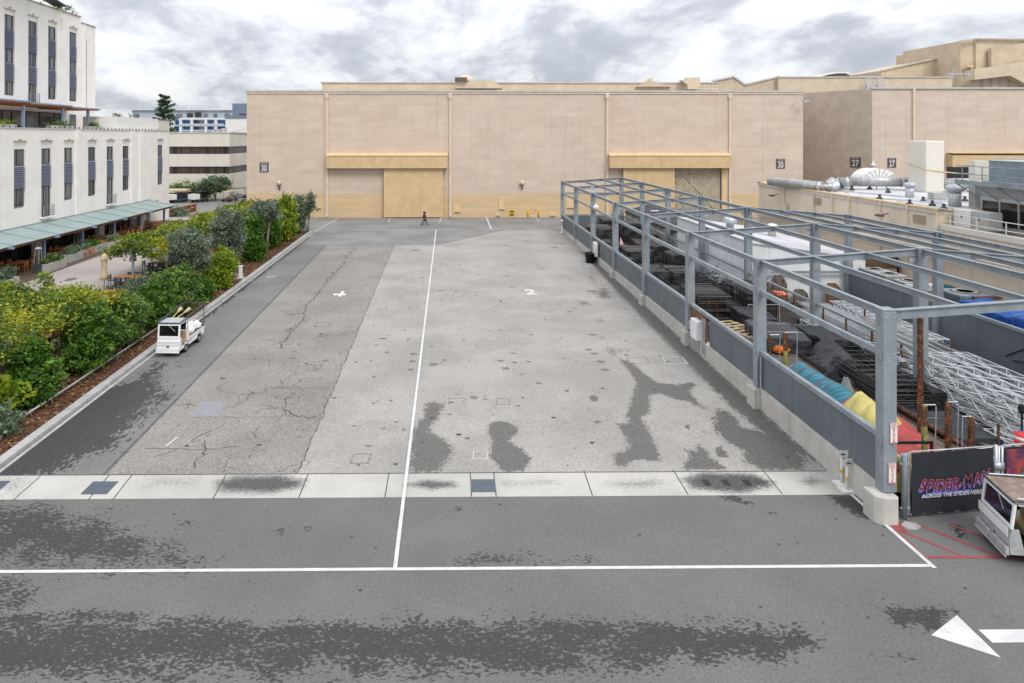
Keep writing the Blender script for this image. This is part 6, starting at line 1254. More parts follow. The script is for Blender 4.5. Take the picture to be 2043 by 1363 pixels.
MB().bar(ga2+d*.1+Z*1.08+nn*.04,gb2+Z*1.08+nn*.04,.008,1.82).build('print','banner2',o)
# ================================================================== YARD GROUND + CONTENTS
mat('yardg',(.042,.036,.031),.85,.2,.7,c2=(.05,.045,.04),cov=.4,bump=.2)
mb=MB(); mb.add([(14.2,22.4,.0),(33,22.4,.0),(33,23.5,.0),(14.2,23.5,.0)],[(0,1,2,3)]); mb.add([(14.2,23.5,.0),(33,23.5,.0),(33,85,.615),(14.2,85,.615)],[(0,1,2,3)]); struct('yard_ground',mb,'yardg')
def cover(name,label,cat,x,y,lx,ly,h_,rz,m_,seed=0,taper=.08,fold=.05,ridge=0,z0=None,nu=26):
    """a pile under a sheet: sides fall with folds, top sags"""
    z0=gz(y) if z0 is None else z0; rr=random.Random(seed); o=thing(name,label,cat,(x,y,z0),rz); q=MB(); nv=9; n=4*nu//2
    ph=[rr.uniform(0,6) for _ in range(5)]
    ring=[]
    per=2*(lx+ly)
    N_=max(36,int(per/.16)); 
    for i in range(N_):
        s_=per*i/N_
        if s_<lx: px_,py_,nx_,ny_=-lx/2+s_,-ly/2,0,-1
        elif s_<lx+ly: px_,py_,nx_,ny_=lx/2,-ly/2+s_-lx,1,0
        elif s_<2*lx+ly: px_,py_,nx_,ny_=lx/2-(s_-lx-ly),ly/2,0,1
        else: px_,py_,nx_,ny_=-lx/2,ly/2-(s_-2*lx-ly),-1,0
        ring.append((px_,py_,nx_,ny_,s_))
    def top(a,b): return h_*(1-ridge*abs(a)/(lx/2)*.6)+.05*h_*math.sin(a*2.3+ph[0])*math.cos(b*1.7+ph[1])+.03*math.sin(b*5+ph[2])
    vs=[]
    for j in range(nv):
        t=j/(nv-1)
        for (a,b,nx_,ny_,s_) in ring:
            f_=(1-t)**1.0; out=(taper*f_+fold*f_*(math.sin(s_*7+ph[3])+.6*math.sin(s_*13+ph[4]))+rr.uniform(-.006,.006))
            ins=1-.04*(t>.98); vs.append((a*ins+nx_*out,b*ins+ny_*out,.01+(top(a,b)-.01)*math.sin(t*PI/2)**.9))
    k=len(ring)
    for i,fr_ in enumerate((.82,.5,.2)):
        for (a,b,nx_,ny_,s_) in ring: vs.append((a*fr_,b*fr_,top(a*fr_,b*fr_)+.02*math.sin(s_*3+i)))
    vs.append((0,0,top(0,0))); L_=nv+3
    fs=[(i*k+j,i*k+(j+1)%k,(i+1)*k+(j+1)%k,(i+1)*k+j) for i in range(L_-1) for j in range(k)]+[((L_-1)*k+j,(L_-1)*k+(j+1)%k,L_*k) for j in range(k)]
    q.add(vs,fs); q.build('sheet',m_,o,True,local=True)
    c=MB(); c.box(-lx/2+.05,lx/2-.05,-ly/2+.05,ly/2-.05,0,h_*(.3 if ridge else .8)); c.build('stack','blackp',o,local=True)
    if ridge==0:
        r_=MB()
        for b in (-ly*.22,ly*.25): r_.tube([(-lx/2-taper-.03,b,.15),(-lx/2-.03,b,h_*.95),(-lx/2+.1,b,h_*1.045),(0,b,h_*1.06),(lx/2-.1,b,h_*1.045),(lx/2+.03,b,h_*.95),(lx/2+taper+.03,b,.15)],.012,4)
        r_.build('rope','acgrey' if seed%2 else 'blackp',o,local=True)
    return o
C=cover
for a in (('tarp_covered_crate','tall black wrapped crate by the far slatted pile',16.2,74.2,2.3,2.6,2.0,0,'tarpb',1),
 ('tarp_covered_crate','dark draped block against the third panel from the far end',15.4,68.3,1.2,2.0,1.4,.1,'tarpg',2),
 ('tarp_covered_crate','rounded black cover behind the tall wrapped crate, by the ridge posts',19.9,76.5,1.9,2.6,2.1,.1,'tarpb',3),
 ('tarp_covered_crate','long black covered box right of the pink scrap',19.3,66.5,2.6,4.0,1.6,0,'tarpb',4),
 ('tarp_covered_crate','black cover with brown top in the middle of the dark piles',17.0,62.8,2.2,3.2,1.6,.05,'tarpb',5),
 ('tarp_covered_stack','low flat black sheet stack beside the fourth panel',16.6,57.0,2.2,3.4,1.0,.05,'tarpg',6),
 ('tarp_covered_stack','black bundle in front of the grey low shed',20.2,61.2,1.6,2.2,1.5,0,'tarpb',7),
 ('tarp_covered_stack','low black pile left of the black frame rack',15.4,52.2,1.5,3.6,.9,0,'tarpg',8),
 ('tarp_covered_stack','flat black pile in the middle before the frame racks',19.0,57.0,1.8,3.4,.9,0,'tarpb',9),
 ('tarp_covered_stack','black draped pile right of the front frame rack',18.6,42.0,1.6,3.0,1.3,0,'tarpb',10),
 ('tarp_covered_stack','charcoal sheet pile beyond the wooden frame',18.0,37.8,2.3,3.6,1.45,-.1,'tarpg',11),
 ('tarp_covered_stack','black crumpled cover at the foot of the ridge post',20.3,37.2,1.8,3.0,1.5,.15,'tarpb',12),
 ('tarp_covered_stack','flat grey sheet stack beside the panels near the orange bag',15.6,35.4,1.9,5.2,.95,0,'tarpgray',13),
 ('tarp_covered_stack','black crate cover beside the long pipe bundle',22.0,41.0,1.3,2.4,.9,0,'tarpb',14),
 ('tarp_covered_stack','crumpled black sheet pile before the truss ends',19.6,26.6,1.6,2.6,1.0,.1,'tarpg',16),
 ('tarp_covered_stack','black sheet heap in the foreground yard behind the gate',18.2,23.9,2.6,1.6,.7,.05,'tarpb',17),
 ('tarp_covered_crate','black sheeted box at the far end by the grey cross panel',19.4,82.0,2.6,3.0,1.8,0,'tarpb',41),('tarp_covered_crate','black wrapped bundle right of the pink scrap, near the panels',15.3,61.5,1.3,4.0,1.2,0,'tarpb',42),('tarp_covered_crate','black wrapped tall box between the ridge posts and the low grey shed',20.4,71.0,1.5,2.6,1.8,0,'tarpb',43),('tarp_covered_stack','black cover heap between the two frame racks',18.6,47.6,1.0,5.5,1.0,0,'tarpb',44),('tarp_covered_stack','black sheet along the near panels before the wooden frame',15.2,46.0,1.2,6.0,.9,0,'tarpb',45),('tarp_covered_stack','black crumpled sheet beside the rusty pipe behind the flatbed',19.1,28.0,.9,3.2,.9,.05,'tarpb',51),('tarp_covered_stack','black sheet bundle between the flat frame stack and the big trusses',20.9,31.5,.8,4.0,1.1,.05,'tarpb',52),('tarp_covered_stack','black cover over boards right of the rusty posts behind the gate',20.3,24.6,1.3,1.6,.8,.2,'tarpb',53),('tarp_covered_stack','black cover under the pipe bundle near the ridge columns',21.9,36.0,1.0,4.5,.8,0,'tarpb',54),('tarp_covered_stack','grey long cover strip between trusses and far panels',25.6,32.5,1.1,8.0,1.2,0,'tarpgray',18),
 ('tarp_covered_stack','black long cover strip at far right before the panels',26.6,26.0,1.3,6.0,1.2,0,'tarpb',19)):
    C(a[0],a[1],'tarp stack',a[2],a[3],a[4],a[5],a[6],a[7],a[8],a[9])
C('tent_shaped_cover','large charcoal tent shaped cover behind the orange bag','tarp stack',19.3,34.0,2.4,3.6,1.7,-.25,'tarpg',15,.1,.03,1)
o=thing('slat_pile','sloping pile of dark brown slats at the far end of the yard','timber pile',(16,80.5,gz(80))); q=MB()
for i in range(9): q.bar((14.6,79+i*.35,gz(80)+.25),(17.2,79+i*.35,gz(80)+1.9),.18,.08)
q.bar((14.6,79,gz(80)+.12),(14.6,82,gz(80)+.12),.1,.2); q.bar((17.1,79,gz(80)),(17.1,79,gz(80)+1.8),.1,.1); q.bar((17.1,82,gz(80)),(17.1,82,gz(80)+1.8),.1,.1); q.build('slats','woodold',o)
o=thing('pink_scrap','pink and white printed scrap standing among the black covers','scrap',(17.2,68.8,gz(69))); q=MB(); q.extr([(17.0,68.8,gz(69)+.3),(17.6,68.8,gz(69)+.3),(17.5,68.8,gz(69)+1.0),(17.1,68.8,gz(69)+1.7)],(0,.06,0)); q.build('panel','pink',o); q=MB(); q.extr([(17.05,68.78,gz(69)+.9),(17.4,68.78,gz(69)+1.0),(17.1,68.78,gz(69)+1.65)],(0,.01,0)); q.build('print','whitep',o)
# upright black frames
def frame_proto(name,label,cat,w_,h_,m_,n_r,grp):
    o=thing(name,label,cat,(0,0,0),0,grp); q=MB(); q.tube([(-w_/2,0,0),(-w_/2,0,h_),(w_/2,0,h_),(w_/2,0,0)],.03,6)
    for i in range(n_r): q.tube([(-w_/2,0,h_*(i+.4)/n_r),(w_/2,0,h_*(i+.4)/n_r)],.02,5)
    for t_ in (-.25,.1,.3): q.tube([(w_*t_,0,h_*.2),(w_*t_,0,h_)],.018,5)
    q.build('tubes',m_,o,local=True); return o
f0=frame_proto('scaffold_frame','black scaffold frame standing upright in the front rack beside the panels','scaffold frame',2.1,1.6,'blackframe',3,'black scaffold frames in the front rack'); f0.location=(17.2,44.4,gz(45)+.03)
for i in range(1,26): copytree(f0,(17.2+rs.uniform(-.06,.06),44.4+i*.16,gz(45)+.03+rs.uniform(-.04,.06)),rs.uniform(-.03,.03))
f1=frame_proto('scaffold_frame','black scaffold frame standing upright in the rack before the white shed','scaffold frame',1.9,1.9,'blackframe',3,'black scaffold frames in the rear rack'); f1.location=(20.0,44.0,gz(45)+.03)
for i in range(1,26): copytree(f1,(20.0+rs.uniform(-.06,.06),44.0+i*.17,gz(45)+.03+rs.uniform(-.04,.06)),rs.uniform(-.03,.03))
o=thing('steel_rack','rusty pink steel rack end holding the front black frames','rack',(17.2,44.2,gz(44))); q=MB(); z_=gz(44); [q.tube([(17.2+s_*1.2,44.2,z_),(17.2+s_*1.2,44.2,z_+1.3)],.035,6) for s_ in (-1,0,1)]; [q.tube([(16.0,44.2,z_+k),(18.4,44.2,z_+k)],.03,6) for k in (.2,.75,1.25)]; q.build('rack_frame','rust',o)
o=thing('steel_rack','pale steel rack end holding the rear black frames','rack',(20,43.7,gz(44))); q=MB(); [q.tube([(20+s_*1.0,43.7,z_),(20+s_*1.0,43.7,z_+1.3)],.03,6) for s_ in (-1,1)]; [q.tube([(19,43.7,z_+k),(21,43.7,z_+k)],.025,6) for k in (.25,1.3)]; q.build('rack_frame','acgrey',o)
# tangled guard rails
g0=thing('guard_rail','bent dark guard rail in the tangled pile beyond the racks','guard rail',(0,0,0),0,'tangled dark guard rails'); q=MB(); q.tube([(-1,0,0),(-.8,0,.9),(.7,0,.9),(1,0,0)],.025,6); q.tube([(-.9,0,.45),(.85,0,.45)],.02,5); q.build('tube','blackframe',g0,local=True); g0.location=(17.0,51.5,1.2); g0.rotation_euler=(1.2,0,.5)
for i in range(30): copytree(g0,(rs.uniform(16.4,20.6),rs.uniform(49.5,54.5),gz(52)+rs.uniform(.3,1.3)),rs.uniform(0,3.1),rx=rs.uniform(.7,1.6))
for o_ in list(g0.children): pass
# stacked lying frames
l0=thing('scaffold_frame','black scaffold frame lying flat in the tall stack behind the flatbed','scaffold frame',(0,0,0),0,'black frames stacked flat'); q=MB(); q.tube([(-.95,-1.9,0),(-.95,1.9,0),(.95,1.9,0),(.95,-1.9,0),(-.95,-1.9,0)],.035,6); [q.tube([(-.95,y,0),(.95,y,0)],.025,5) for y in (-1.3,-.6,0,.7,1.3)]; q.tube([(-.3,-1.9,0),(-.3,1.9,0)],.02,5); q.tube([(.4,-1.9,0),(.4,1.9,0)],.02,5); q.build('tubes','blackframe',l0,local=True); l0.location=(19.4,30.8,.42); 
for i in range(1,17): copytree(l0,(19.4+rs.uniform(-.14,.14),30.8+rs.uniform(-.35,.35),.42+i*.075),rs.uniform(-.05,.05))
l2=copytree(l0,(20.2,34.8,.45),.1,'black scaffold frame in the stack at the back edge by the ridge column','black frames by the ridge column')
for i in range(1,12): copytree(l2,(20.3+rs.uniform(-.14,.14),35.2+rs.uniform(-.3,.3),.45+i*.075),rs.uniform(-.1,.1))
l1=copytree(l0,(19.0,33.6,.45),.05,'black scaffold frame lying flat in the low stack nearer the tent shaped cover','black frames in the low flat stack')
for i in range(1,9): copytree(l1,(19.0+rs.uniform(-.14,.14),33.4+rs.uniform(-.3,.3),.45+i*.075),rs.uniform(-.06,.06))
# flatbed deck
o=thing('flatbed_trailer','long weathered wooden flatbed trailer beside the coloured covers','trailer',(17.2,29,.1)); q=MB()
for k in range(10): q.box(16.75+k*.16,16.75+k*.16+.15,24.5,36.5,.78,.83)
q.build('deck_planks','woodold',o); q=MB(); q.box(16.68,16.74,24.5,36.5,.62,.86); q.box(18.36,18.44,24.5,36.5,.62,.86); q.box(16.74,18.36,24.44,24.5,.62,.86); q.build('side_rail','rust',o)
for y in (26.5,27.4,33,34): t=MB(); t.tube([(16.9,y,.36),(17.15,y,.36)],.34,16); t.tube([(18.0,y,.36),(18.25,y,.36)],.34,16); t.build('wheel','tyre',o)
q=MB(); q.tube([(18.44,31.2,.9),(17.9,30.9,1.35),(17.6,31,.85)],.035,4); q.build('strap_ring','acgrey',o)
o=thing('rusty_pipe','thick rusty pipe lying along the flatbed edge','pipe',(18.6,27,.95)); q=MB(); q.tube([(18.65,24.8,.98),(18.65,29.2,.98)],.10,10); q.build('tube','rust',o,True)
o=thing('glass_wedge','small pale green triangular bracket on the flatbed','bracket',(17.7,31,.84)); q=MB(); q.extr([(17.5,30.4,.84),(17.95,30.4,.84),(17.7,30.4,1.45)],(0,.4,0)); q.build('wedge','canopy_glass',o)
# coloured covers
def roll(name,label,pts,w_,h_,m_,seed,extra=None):
    o=thing(name,label,'covered bundle',(pts[0][0],pts[0][1],gz(pts[0][1]))); rr=random.Random(seed); q=MB(); n=16; vs=[]; K=30; ns=[]
    P=[Vector(p) for p in pts]
    for i in range(K+1):
        t=i/K*(len(P)-1); a=min(int(t),len(P)-2); p=P[a].lerp(P[a+1],t-a); e_=math.sin(min(1,min(i,K-i)/3+.35)*PI/2)
        for j in range(n):
            an=PI*j/(n-1); r_=1+.025*math.sin(an*5+i*.5)+rr.uniform(-.02,.02)
            vs.append((p.x+math.cos(an)*w_*.5*r_*(.4+.6*e_),p.y,p.z+(.55*math.sin(an)+.45*(1-abs(math.cos(an))))*h_*e_*(1+.035*math.sin(i*.7))*r_))
    fs=[(i*n+j,i*n+j+1,(i+1)*n+j+1,(i+1)*n+j) for i in range(K) for j in range(n-1)]+[tuple(range(n)),tuple(K*n+j for j in range(n))]
    q.add(vs,fs); ob=q.build('sheet',m_[0],o,True)
    if len(m_)>1:
        for nm in m_[1:]: ob.data.materials.append(MT[nm])
        for k_,p_ in enumerate(ob.data.polygons):
            if k_<K*(n-1): p_.material_index=extra(k_//(n-1)/K,(k_%(n-1))/(n-1))
    return o
roll('covered_bundle','teal and coral sheeted bundle lying against the near panels',[(15.8,25.8,1.15),(15.55,31.0,1.15)],1.75,1.05,['teal','coral','tealdark'],4,lambda t,a: 1 if (a<.33 and .1<t<.93 and (a<.26 or t>.4)) or t>.93 or (t<.14 and a>.5) else (2 if int(t*24)%3==0 and .3<t<.9 or t<.2 else 0))
bs=MB(); bs.box(14.5,16.2,23.0,30.6,.02,1.0)
o=thing('stacked_platforms','dark stacked platforms under the coloured bundles beside the near panels','platform stack',(15.3,27,0)); q=MB(); [q.box(14.5+.03*(i%2),16.15,24.2,34.2,.03+i*.2,.03+i*.2+.17) for i in range(5)]; q.build('boards','woodold',o)
roll('covered_bundle','pale yellow sheeted ridge between the teal and the red covers',[(15.7,24.4,.9),(15.6,26.3,1.1)],1.8,1.45,['yellowt'],6)
roll('covered_bundle','red sheeted mound just behind the nearest post',[(16.1,22.7,.4),(15.9,25.2,1.0)],3.0,1.15,['redt','yellowt'],9,lambda t,a: 1 if a>.93 or a<.06 or t<.06 else 0)
o=thing('orange_bag','orange bag lying left of the tent shaped cover','bag',(17.7,37.3,.9)); sack_=None
bpy.data.objects.remove(o); sack('orange bag lying left of the tent shaped cover',(17.35,35.9,.86),(.42,.3,.2),'orange',seed=3)
sack('heap of orange straps on the old chairs before the white shed',(22.6,47.5,1.1),(.7,.5,.2),'coral',seed=12)
o=thing('wooden_frame','pale brown wooden ladder frame lying by the black covers','wooden frame',(16.4,39.5,.9)); q=MB(); A=Vector((15.6,41.3,.95));Bv=Vector((16.9,37.6,1.05)); s_=Vector((1.5,.35,.02))
for k in (0,.5,1): q.bar(A+s_*k,Bv+s_*k,.09,.1)
for k in range(8): q.bar(A.lerp(Bv,k/7)+Vector((0,0,.07)),A.lerp(Bv,k/7)+s_+Vector((0,0,.07)),.09,.05)
q.build('slats','palew',o); q=MB(); q.box(15.7,17.6,37.6,41.2,.15,.9); q.build('base_crate','woodold',o)
# rusty posts with hoops
def rpost(label,x,y,z0,z1,m_,hoop=None,w_=.12):
    o=thing('rusty_post',label,'post',(x,y,z0)); q=MB(); q.box(x-w_/2,x+w_/2,y-w_/2,y+w_/2,z0,z1); q.build('post_tube',m_,o)
    if m_=='rusty_y': q=MB(); q.box(x-w_/2-.004,x+w_/2+.004,y-w_/2-.004,y+w_/2+.004,z0+(z1-z0)*.78,z1-.01); q.build('rust_top','rust',o)
    if hoop: q=MB(); q.tube([(x,y,z1+.02),(x+hoop,y,z1+.02),(x+hoop+.02,y,z1-.06),(x+hoop-.04,y,z0)],.018,6); q.build('hoop','galv',o)
def ax(u,Y): return PY(u,300,Y).x
rpost('dark rust post with short arm, left of the yellow footed one',ax(1536,32),32,.2,PY(1536,669,32).z,'rust',.45,.10); rpost('rust and yellow post with thin hoop behind the second near post',ax(1567,29.8),29.8,.2,PY(1567,664,29.8).z,'rusty_y',.5,.13)
rpost('tallest rusty post in front of the near ridge column',ax(1836,25),25,.0,PY(1836,628,25).z,'rust',None,.14); rpost('mossy yellow post nearest behind the gate',ax(1844,23.1),23.1,.0,PY(1844,809,23.1).z,'rusty_y',.38,.13)
rpost('dark brown post in the middle behind the banner gate',ax(1892,23.3),23.3,.0,PY(1892,803,23.3).z,'rust',.32,.15); rpost('orange rust post right of the dark brown one',ax(1938,23.2),23.2,.0,PY(1938,832,23.2).z,'rust',-.32,.15)
rpost('thin rusty post among the trusses at right',ax(1992,24.2),24.2,.0,PY(1992,846,24.2).z,'rust',None,.06)
o=thing('black_guard_rail','black square tube guard rail beside the nearest post','guard rail',(14.3,22,1)); q=MB(); q.bar((14.25,22.6,2.42-.3),(16.0,22.75,2.15-.1),.07,.08); q.bar((16.0,22.75,.1),(16.0,22.75,2.1),.07,.07); q.build('tube','blackp',o)
o=thing('yellow_gantry','yellow tube frame and grey box under the black guard rail','frame',(14.9,22.5,1)); q=MB(); q.tube([(14.35,22.5,2.2),(14.6,22.5,1.9),(14.8,22.5,1.4),(14.9,22.5,.3)],.03,6); q.tube([(15.1,22.6,.3),(15.2,22.6,1.8),(15.4,22.6,1.85),(15.45,22.6,.3)],.03,6); q.build('tubes','yellow',o); q=MB(); q.bar((14.5,22.8,1.65),(15.1,22.8,1.35),.5,.3); q.build('box_body','acgrey',o)
# trusses
def truss_proto(label,L,s_,grp,m_='truss',bays=None):
    o=thing('truss_section',label,'truss',(0,0,0),0,grp); q=MB(); h2=s_/2; n=bays or int(L/(s_*1.25))
    for a in (-h2,h2):
        for b in (0,s_): q.tube([(a,-L/2,b),(a,L/2,b)],.030,6)
    for i in range(n):
        y0=-L/2+L*i/n;y1=-L/2+L*(i+1)/n; f_=i%2
        for (a0,b0,a1,b1) in ((-h2,0,-h2,s_),(h2,0,h2,s_),(-h2,0,h2,0),(-h2,s_,h2,s_)):
            p,r_=((a0,b0),(a1,b1)) if f_ else ((a1,b1),(a0,b0)); q.tube([(p[0],y0,p[1]),(r_[0],y1,r_[1])],.023,4,False)
    for y in (-L/2,L/2): q.tube([(-h2,y,0),(h2,y,0),(h2,y,s_),(-h2,y,s_),(-h2,y,0)],.02,5)
    q.build('tubes',m_,o,local=True); return o
def stack(label,grp,x0,y,nx,nz,L,s_,z0=None,gap=.10,jit=.12,m_='truss',rz=0):
    pr=truss_proto(label,L,s_,grp,m_); z0=gz(y)+.1 if z0 is None else z0; first=True
    for k in range(nz):
        for i in range(nx):
            loc=(x0+i*(s_+gap),y+rs.uniform(-jit,jit),z0+k*(s_+gap))
            if first: pr.location=loc; pr.rotation_euler=(0,0,rz); first=False
            else: copytree(pr,loc,rz+rs.uniform(-.006,.006))
stack('silver box truss section in the big stack right of the near ridge column','trusses in the big foreground stack',21.7,28.5,4,3,6.8,.60)
stack('silver box truss section in the stack just behind the near ridge column','trusses in the stack behind the column',19.9+1.9,33.6+1.6,3,2,4.2,.5)
stack('slim silver truss in the rear stack before the far panels','trusses in the rear stack',25.9,42.0,4,2,9.0,.34)
stack('short upright silver truss box at the end of the big stack','short truss boxes in the foreground',20.55,25.6,4,2,1.2,.42)
stack('long silver truss in the nearest low stack at the right edge','trusses in the nearest low stack',20.6,22.9+.6,2,2,4.2,.45,z0=.25,rz=-.35)
stack('dull grey slim truss by the far right panels','dull trusses at the far right',26.9,26.6,2,3,5.5,.32,z0=1.3,m_='acgrey')
stack('thin silver lattice behind the tent shaped cover','thin lattices behind the tent cover',21.0,38.8,3,3,4.0,.3)
# pipes
pp=thing('steel_pipe','long pale steel pipe in the bundle before the rear truss stack','pipe',(23,38.5,1),0,'long pipes in the yard bundle'); q=MB(); q.tube([(0,-5.6,0),(0,5.6,0)],.035,6); q.build('tube','truss',pp,local=True); pp.location=(22.7,38.8,.6)
for k in range(7):
    for i in range(12-k//2): copytree(pp,(22.7+i*.19+.09*(k%2)+rs.uniform(-.02,.02),38.8+rs.uniform(-.5,.5),.6+k*.14+rs.uniform(-.01,.02)),rs.uniform(-.012,.012))
pp2=thing('bent_pipe','bent loose pale pipe lying across the bundle','pipe',(23,35,1),0,'loose bent pipes'); q=MB(); q.tube([(0,-4,.0),(.15,-1.5,.05),(.5,1,.1),(1.2,3.4,0)],.035,6); q.build('tube','silver',pp2,local=True); pp2.location=(22.4,36.5,1.55)
for i in range(12): copytree(pp2,(22.2+rs.uniform(0,2.2),36.0+rs.uniform(-1.2,1.4),1.55+rs.uniform(0,.25)),rs.uniform(-.25,.2))
o=thing('pipe_rack','steel rack with dark uprights carrying the long pipe bundle','rack',(23.7,38,.2)); q=MB()
for y in (34.2,36.6,39,41.4): q.box(22.5,25.1,y-.05,y+.05,.42,.52); [MB().box(x_,x_+.08,y-.04,y+.04,.3,1.9).build('upright','rust',o) for x_ in (22.5,25.02)]
q.build('cross_bars','rust',o)
# old seats by white shed
for i,(x,y,m_,l) in enumerate(((22.1,48.3,'woodold','tall worn grey wooden set piece leaning on the white shed, left one'),(23.4,48.4,'woodold','tall worn grey wooden set piece leaning on the white shed, right one'),(24.9,48.4,'woodold','low worn wooden crate against the white shed'),(27.3,48.5,'wood','brown padded frame leaning on the white shed near its right end'))):
    o=thing('set_piece',l,'set piece',(x,y,gz(y))); z_=gz(y); hh=(2.2,2.1,1.1,1.5)[i]; q=MB(); q.extr([(x-.55,y,z_+.05),(x+.55,y,z_+.05),(x+.5,y+.25,z_+hh*.75),(x+.2,y+.3,z_+hh),(x-.3,y+.3,z_+hh),(x-.5,y+.25,z_+hh*.8)],(0,.18,0)); q.build('panel',m_,o); q=MB()
    for k in range(4): q.bar((x-.4+k*.27,y-.03,z_+.1),(x-.36+k*.25,y+.2,z_+hh*.72),.05,.03)
    if i<2: q.tube([(x-.25,y+.15,z_+hh*.85),(x-.25,y+.2,z_+hh*.85)],.1,8); q.tube([(x+.25,y+.15,z_+hh*.85),(x+.25,y+.2,z_+hh*.85)],.1,8)
    q.build('ribs','cloth_brown',o)
o=thing('folding_rack','dark folding chair frame before the worn set pieces','chair frame',(21.9,46.5,.3)); q=MB(); [q.tube([(21.5+i*.25,46.3,.25),(21.7+i*.25,46.8,1.5)],.03,5) for i in range(5)]; q.tube([(21.7,46.8,1.5),(22.7,46.8,1.5)],.03,5); q.build('tubes','cloth_brown',o)
# trailer with wheel, boards, barrel
o=thing('yard_trailer','low black draped trailer with spoked wheel behind the gate','trailer',(18.6,24.6,.3)); q=MB(); q.box(17.7,20.0,24.2,26.0,.55,.72); q.build('bed','woodold',o); q=MB(); q.tube([(17.8,24.1,.36),(17.95,24.1,.36)],.34,18); w_=q.build('wheel','tyre',o); q=MB(); q.tube([(17.78,24.1,.36),(17.97,24.1,.36)],.22,14); q.build('rim','rust',w_)
o=thing('white_board','long white board lying on the near sheet heap','board',(19.3,23,.7)); q=MB(); q.bar((18.7,24.0,1.05),(20.3,22.7,.75),.28,.06); q.build('plank','whitep',o); q=MB(); q.bar((19.3,23.47,.98),(19.9,22.98,.86),.14,.002); q.build('blue_scribble','bluet',o)
o=thing('white_board','thin white pole lying across the posts','board',(18.3,23.4,1.5)); q=MB(); q.bar((17.6,23.25,1.55),(19.2,23.4,1.65),.04,.04); q.build('plank','whitep',o)
bo=thing('loose_plank','weathered plank in the loose pile at the right of the gate','plank',(20,23,.4),0,'loose planks behind the gate'); q=MB(); q.box(-.07,.07,-1.6,1.6,0,.05); q.build('board','woodold',bo,local=True); bo.location=(19.8,23.5,.75); bo.rotation_euler=(0,0,.75)
for i in range(14): copytree(bo,(rs.uniform(18.6,21.6),rs.uniform(22.9,24.6),rs.uniform(.25,.95)),.8+rs.uniform(-.25,.25))
p=PY(2040,905,22.6); o=thing('traffic_barrel','red and white striped barrel at the right edge behind the gate','barrel',(p.x,22.7,1.2)); z_=1.35; q=MB(); q.lathe((p.x+.1,22.7,z_),[(.27,0),(.24,1.0)],16); q.build('drum','redp',o,True); q=MB(); [q.lathe((p.x+.1,22.7,z_+a),[(.272-a*.03,0),(.268-a*.03,.12)],16) for a in (.2,.55,.8)]; q.build('stripe','whitep',o,True); MB().box(p.x-.4,p.x+.6,22.4,23.2,.3,1.34).build('stand','woodold',o)
o=thing('blue_sheet','bright blue plastic sheet on the nearest trusses at the right edge','tarp',(21.2,24,1.3)); q=MB(); q.extr([(20.6,24.9,1.38),(21.3,25.4,1.42),(22.6,23.6,1.30),(21.9,23.2,1.25)],(0,0,.05)); q.build('sheet','aptblue',o)
o=thing('lamp_stand','black lamp stand among the trusses','lamp stand',(21.9,27.5,.1)); q=MB(); q.tube([(20.9,25.0,.2),(20.9,25.0,2.1)],.035,6); q.lathe((20.9,25.0,2.1),[(.09,0),(.12,.1),(.1,.3),(.03,.35)],8); q.build('stand','blackp',o)
# ================================================================== SHEDS
o=thing('white_shed','white corrugated shed with sloping roof beside the black frames','shed',(21.8,49.4,gz(50))); x0,x1,y0,y1=21.75,29.9,49.35,65.6; zw,ze=4.5,3.35; q=MB()
def corr(q,a,b,z0a,z1a,z0b,z1b,step=.18,amp=.02,nn=(0,-1)):
    A=Vector(a+(0,));Bv=Vector(b+(0,));n=max(2,int((Bv-A).length/step)); nn=Vector(nn+(0,))
    vs=[]
    for i in range(n+1):
        f_=i/n;p=A.lerp(Bv,f_)+nn*(amp if i%2 else 0); vs+= [(p.x,p.y,z0a+(z0b-z0a)*f_),(p.x,p.y,z1a+(z1b-z1a)*f_)]
    q.add(vs,[(2*i,2*i+2,2*i+3,2*i+1) for i in range(n)])
corr(q,(x0,y0),(x1,y0),.2,zw,.2,ze); corr(q,(x0,y1),(x0,y0),.2,zw,.2,zw,nn=(-1,0)); q.box(x0+.05,x1,y0+.05,y1,.2,ze-.1); q.build('wall','shedw',o)
q=MB(); q.add([(x0-.12,y0-.12,zw+.02),(x1+.1,y0-.12,ze+.02),(x1+.1,y1,ze+.02),(x0-.12,y1,zw+.02),(x0-.12,y0-.12,zw+.1),(x1+.1,y0-.12,ze+.1),(x1+.1,y1,ze+.1),(x0-.12,y1,zw+.1)],[(4,5,6,7),(0,3,2,1),(0,1,5,4),(1,2,6,5),(2,3,7,6),(3,0,4,7)]); q.build('roof','roofgrey',o)
for i,(x,y) in enumerate(((24.5,60),(27.0,57.5),(23.3,63.6))): MB().lathe((x,y,zw-(x-x0)*.14+.05),[(.32,0),(.32,.45),(.55,.5),(.6,.7),(.5,.95),(.2,1.08)],14).build('roof_turbine','galv' if i!=1 else 'whitep',o,True)
o=thing('tarp_roof_shed','low grey shed with torn black tar paper roof beyond the white shed','shed',(22,66,gz(70))); q=MB(); q.box(21.75,21.95,65.7,84.8,.4,2.95); q.box(21.95,27.2,84.6,84.8,.4,2.9); q.box(21.95,27.2,65.7,65.85,.4,3.0); q.build('wall','shedlow',o)
q=MB(); q.add([(21.6,65.9,3.05),(24.6,65.9,4.0),(27.4,65.9,3.1),(21.6,84.9,2.95),(24.6,84.9,3.8),(27.4,84.9,3.0),(21.6,65.9,3.12),(24.6,65.9,4.08),(27.4,65.9,3.17),(21.6,84.9,3.02),(24.6,84.9,3.88),(27.4,84.9,3.08)],[(6,7,10,9),(7,8,11,10),(0,3,4,1),(1,4,5,2),(0,1,7,6),(1,2,8,7),(3,9,10,4),(4,10,11,5),(0,6,9,3),(2,5,11,8)]); q.build('roof','tarroof',o)
q=MB()
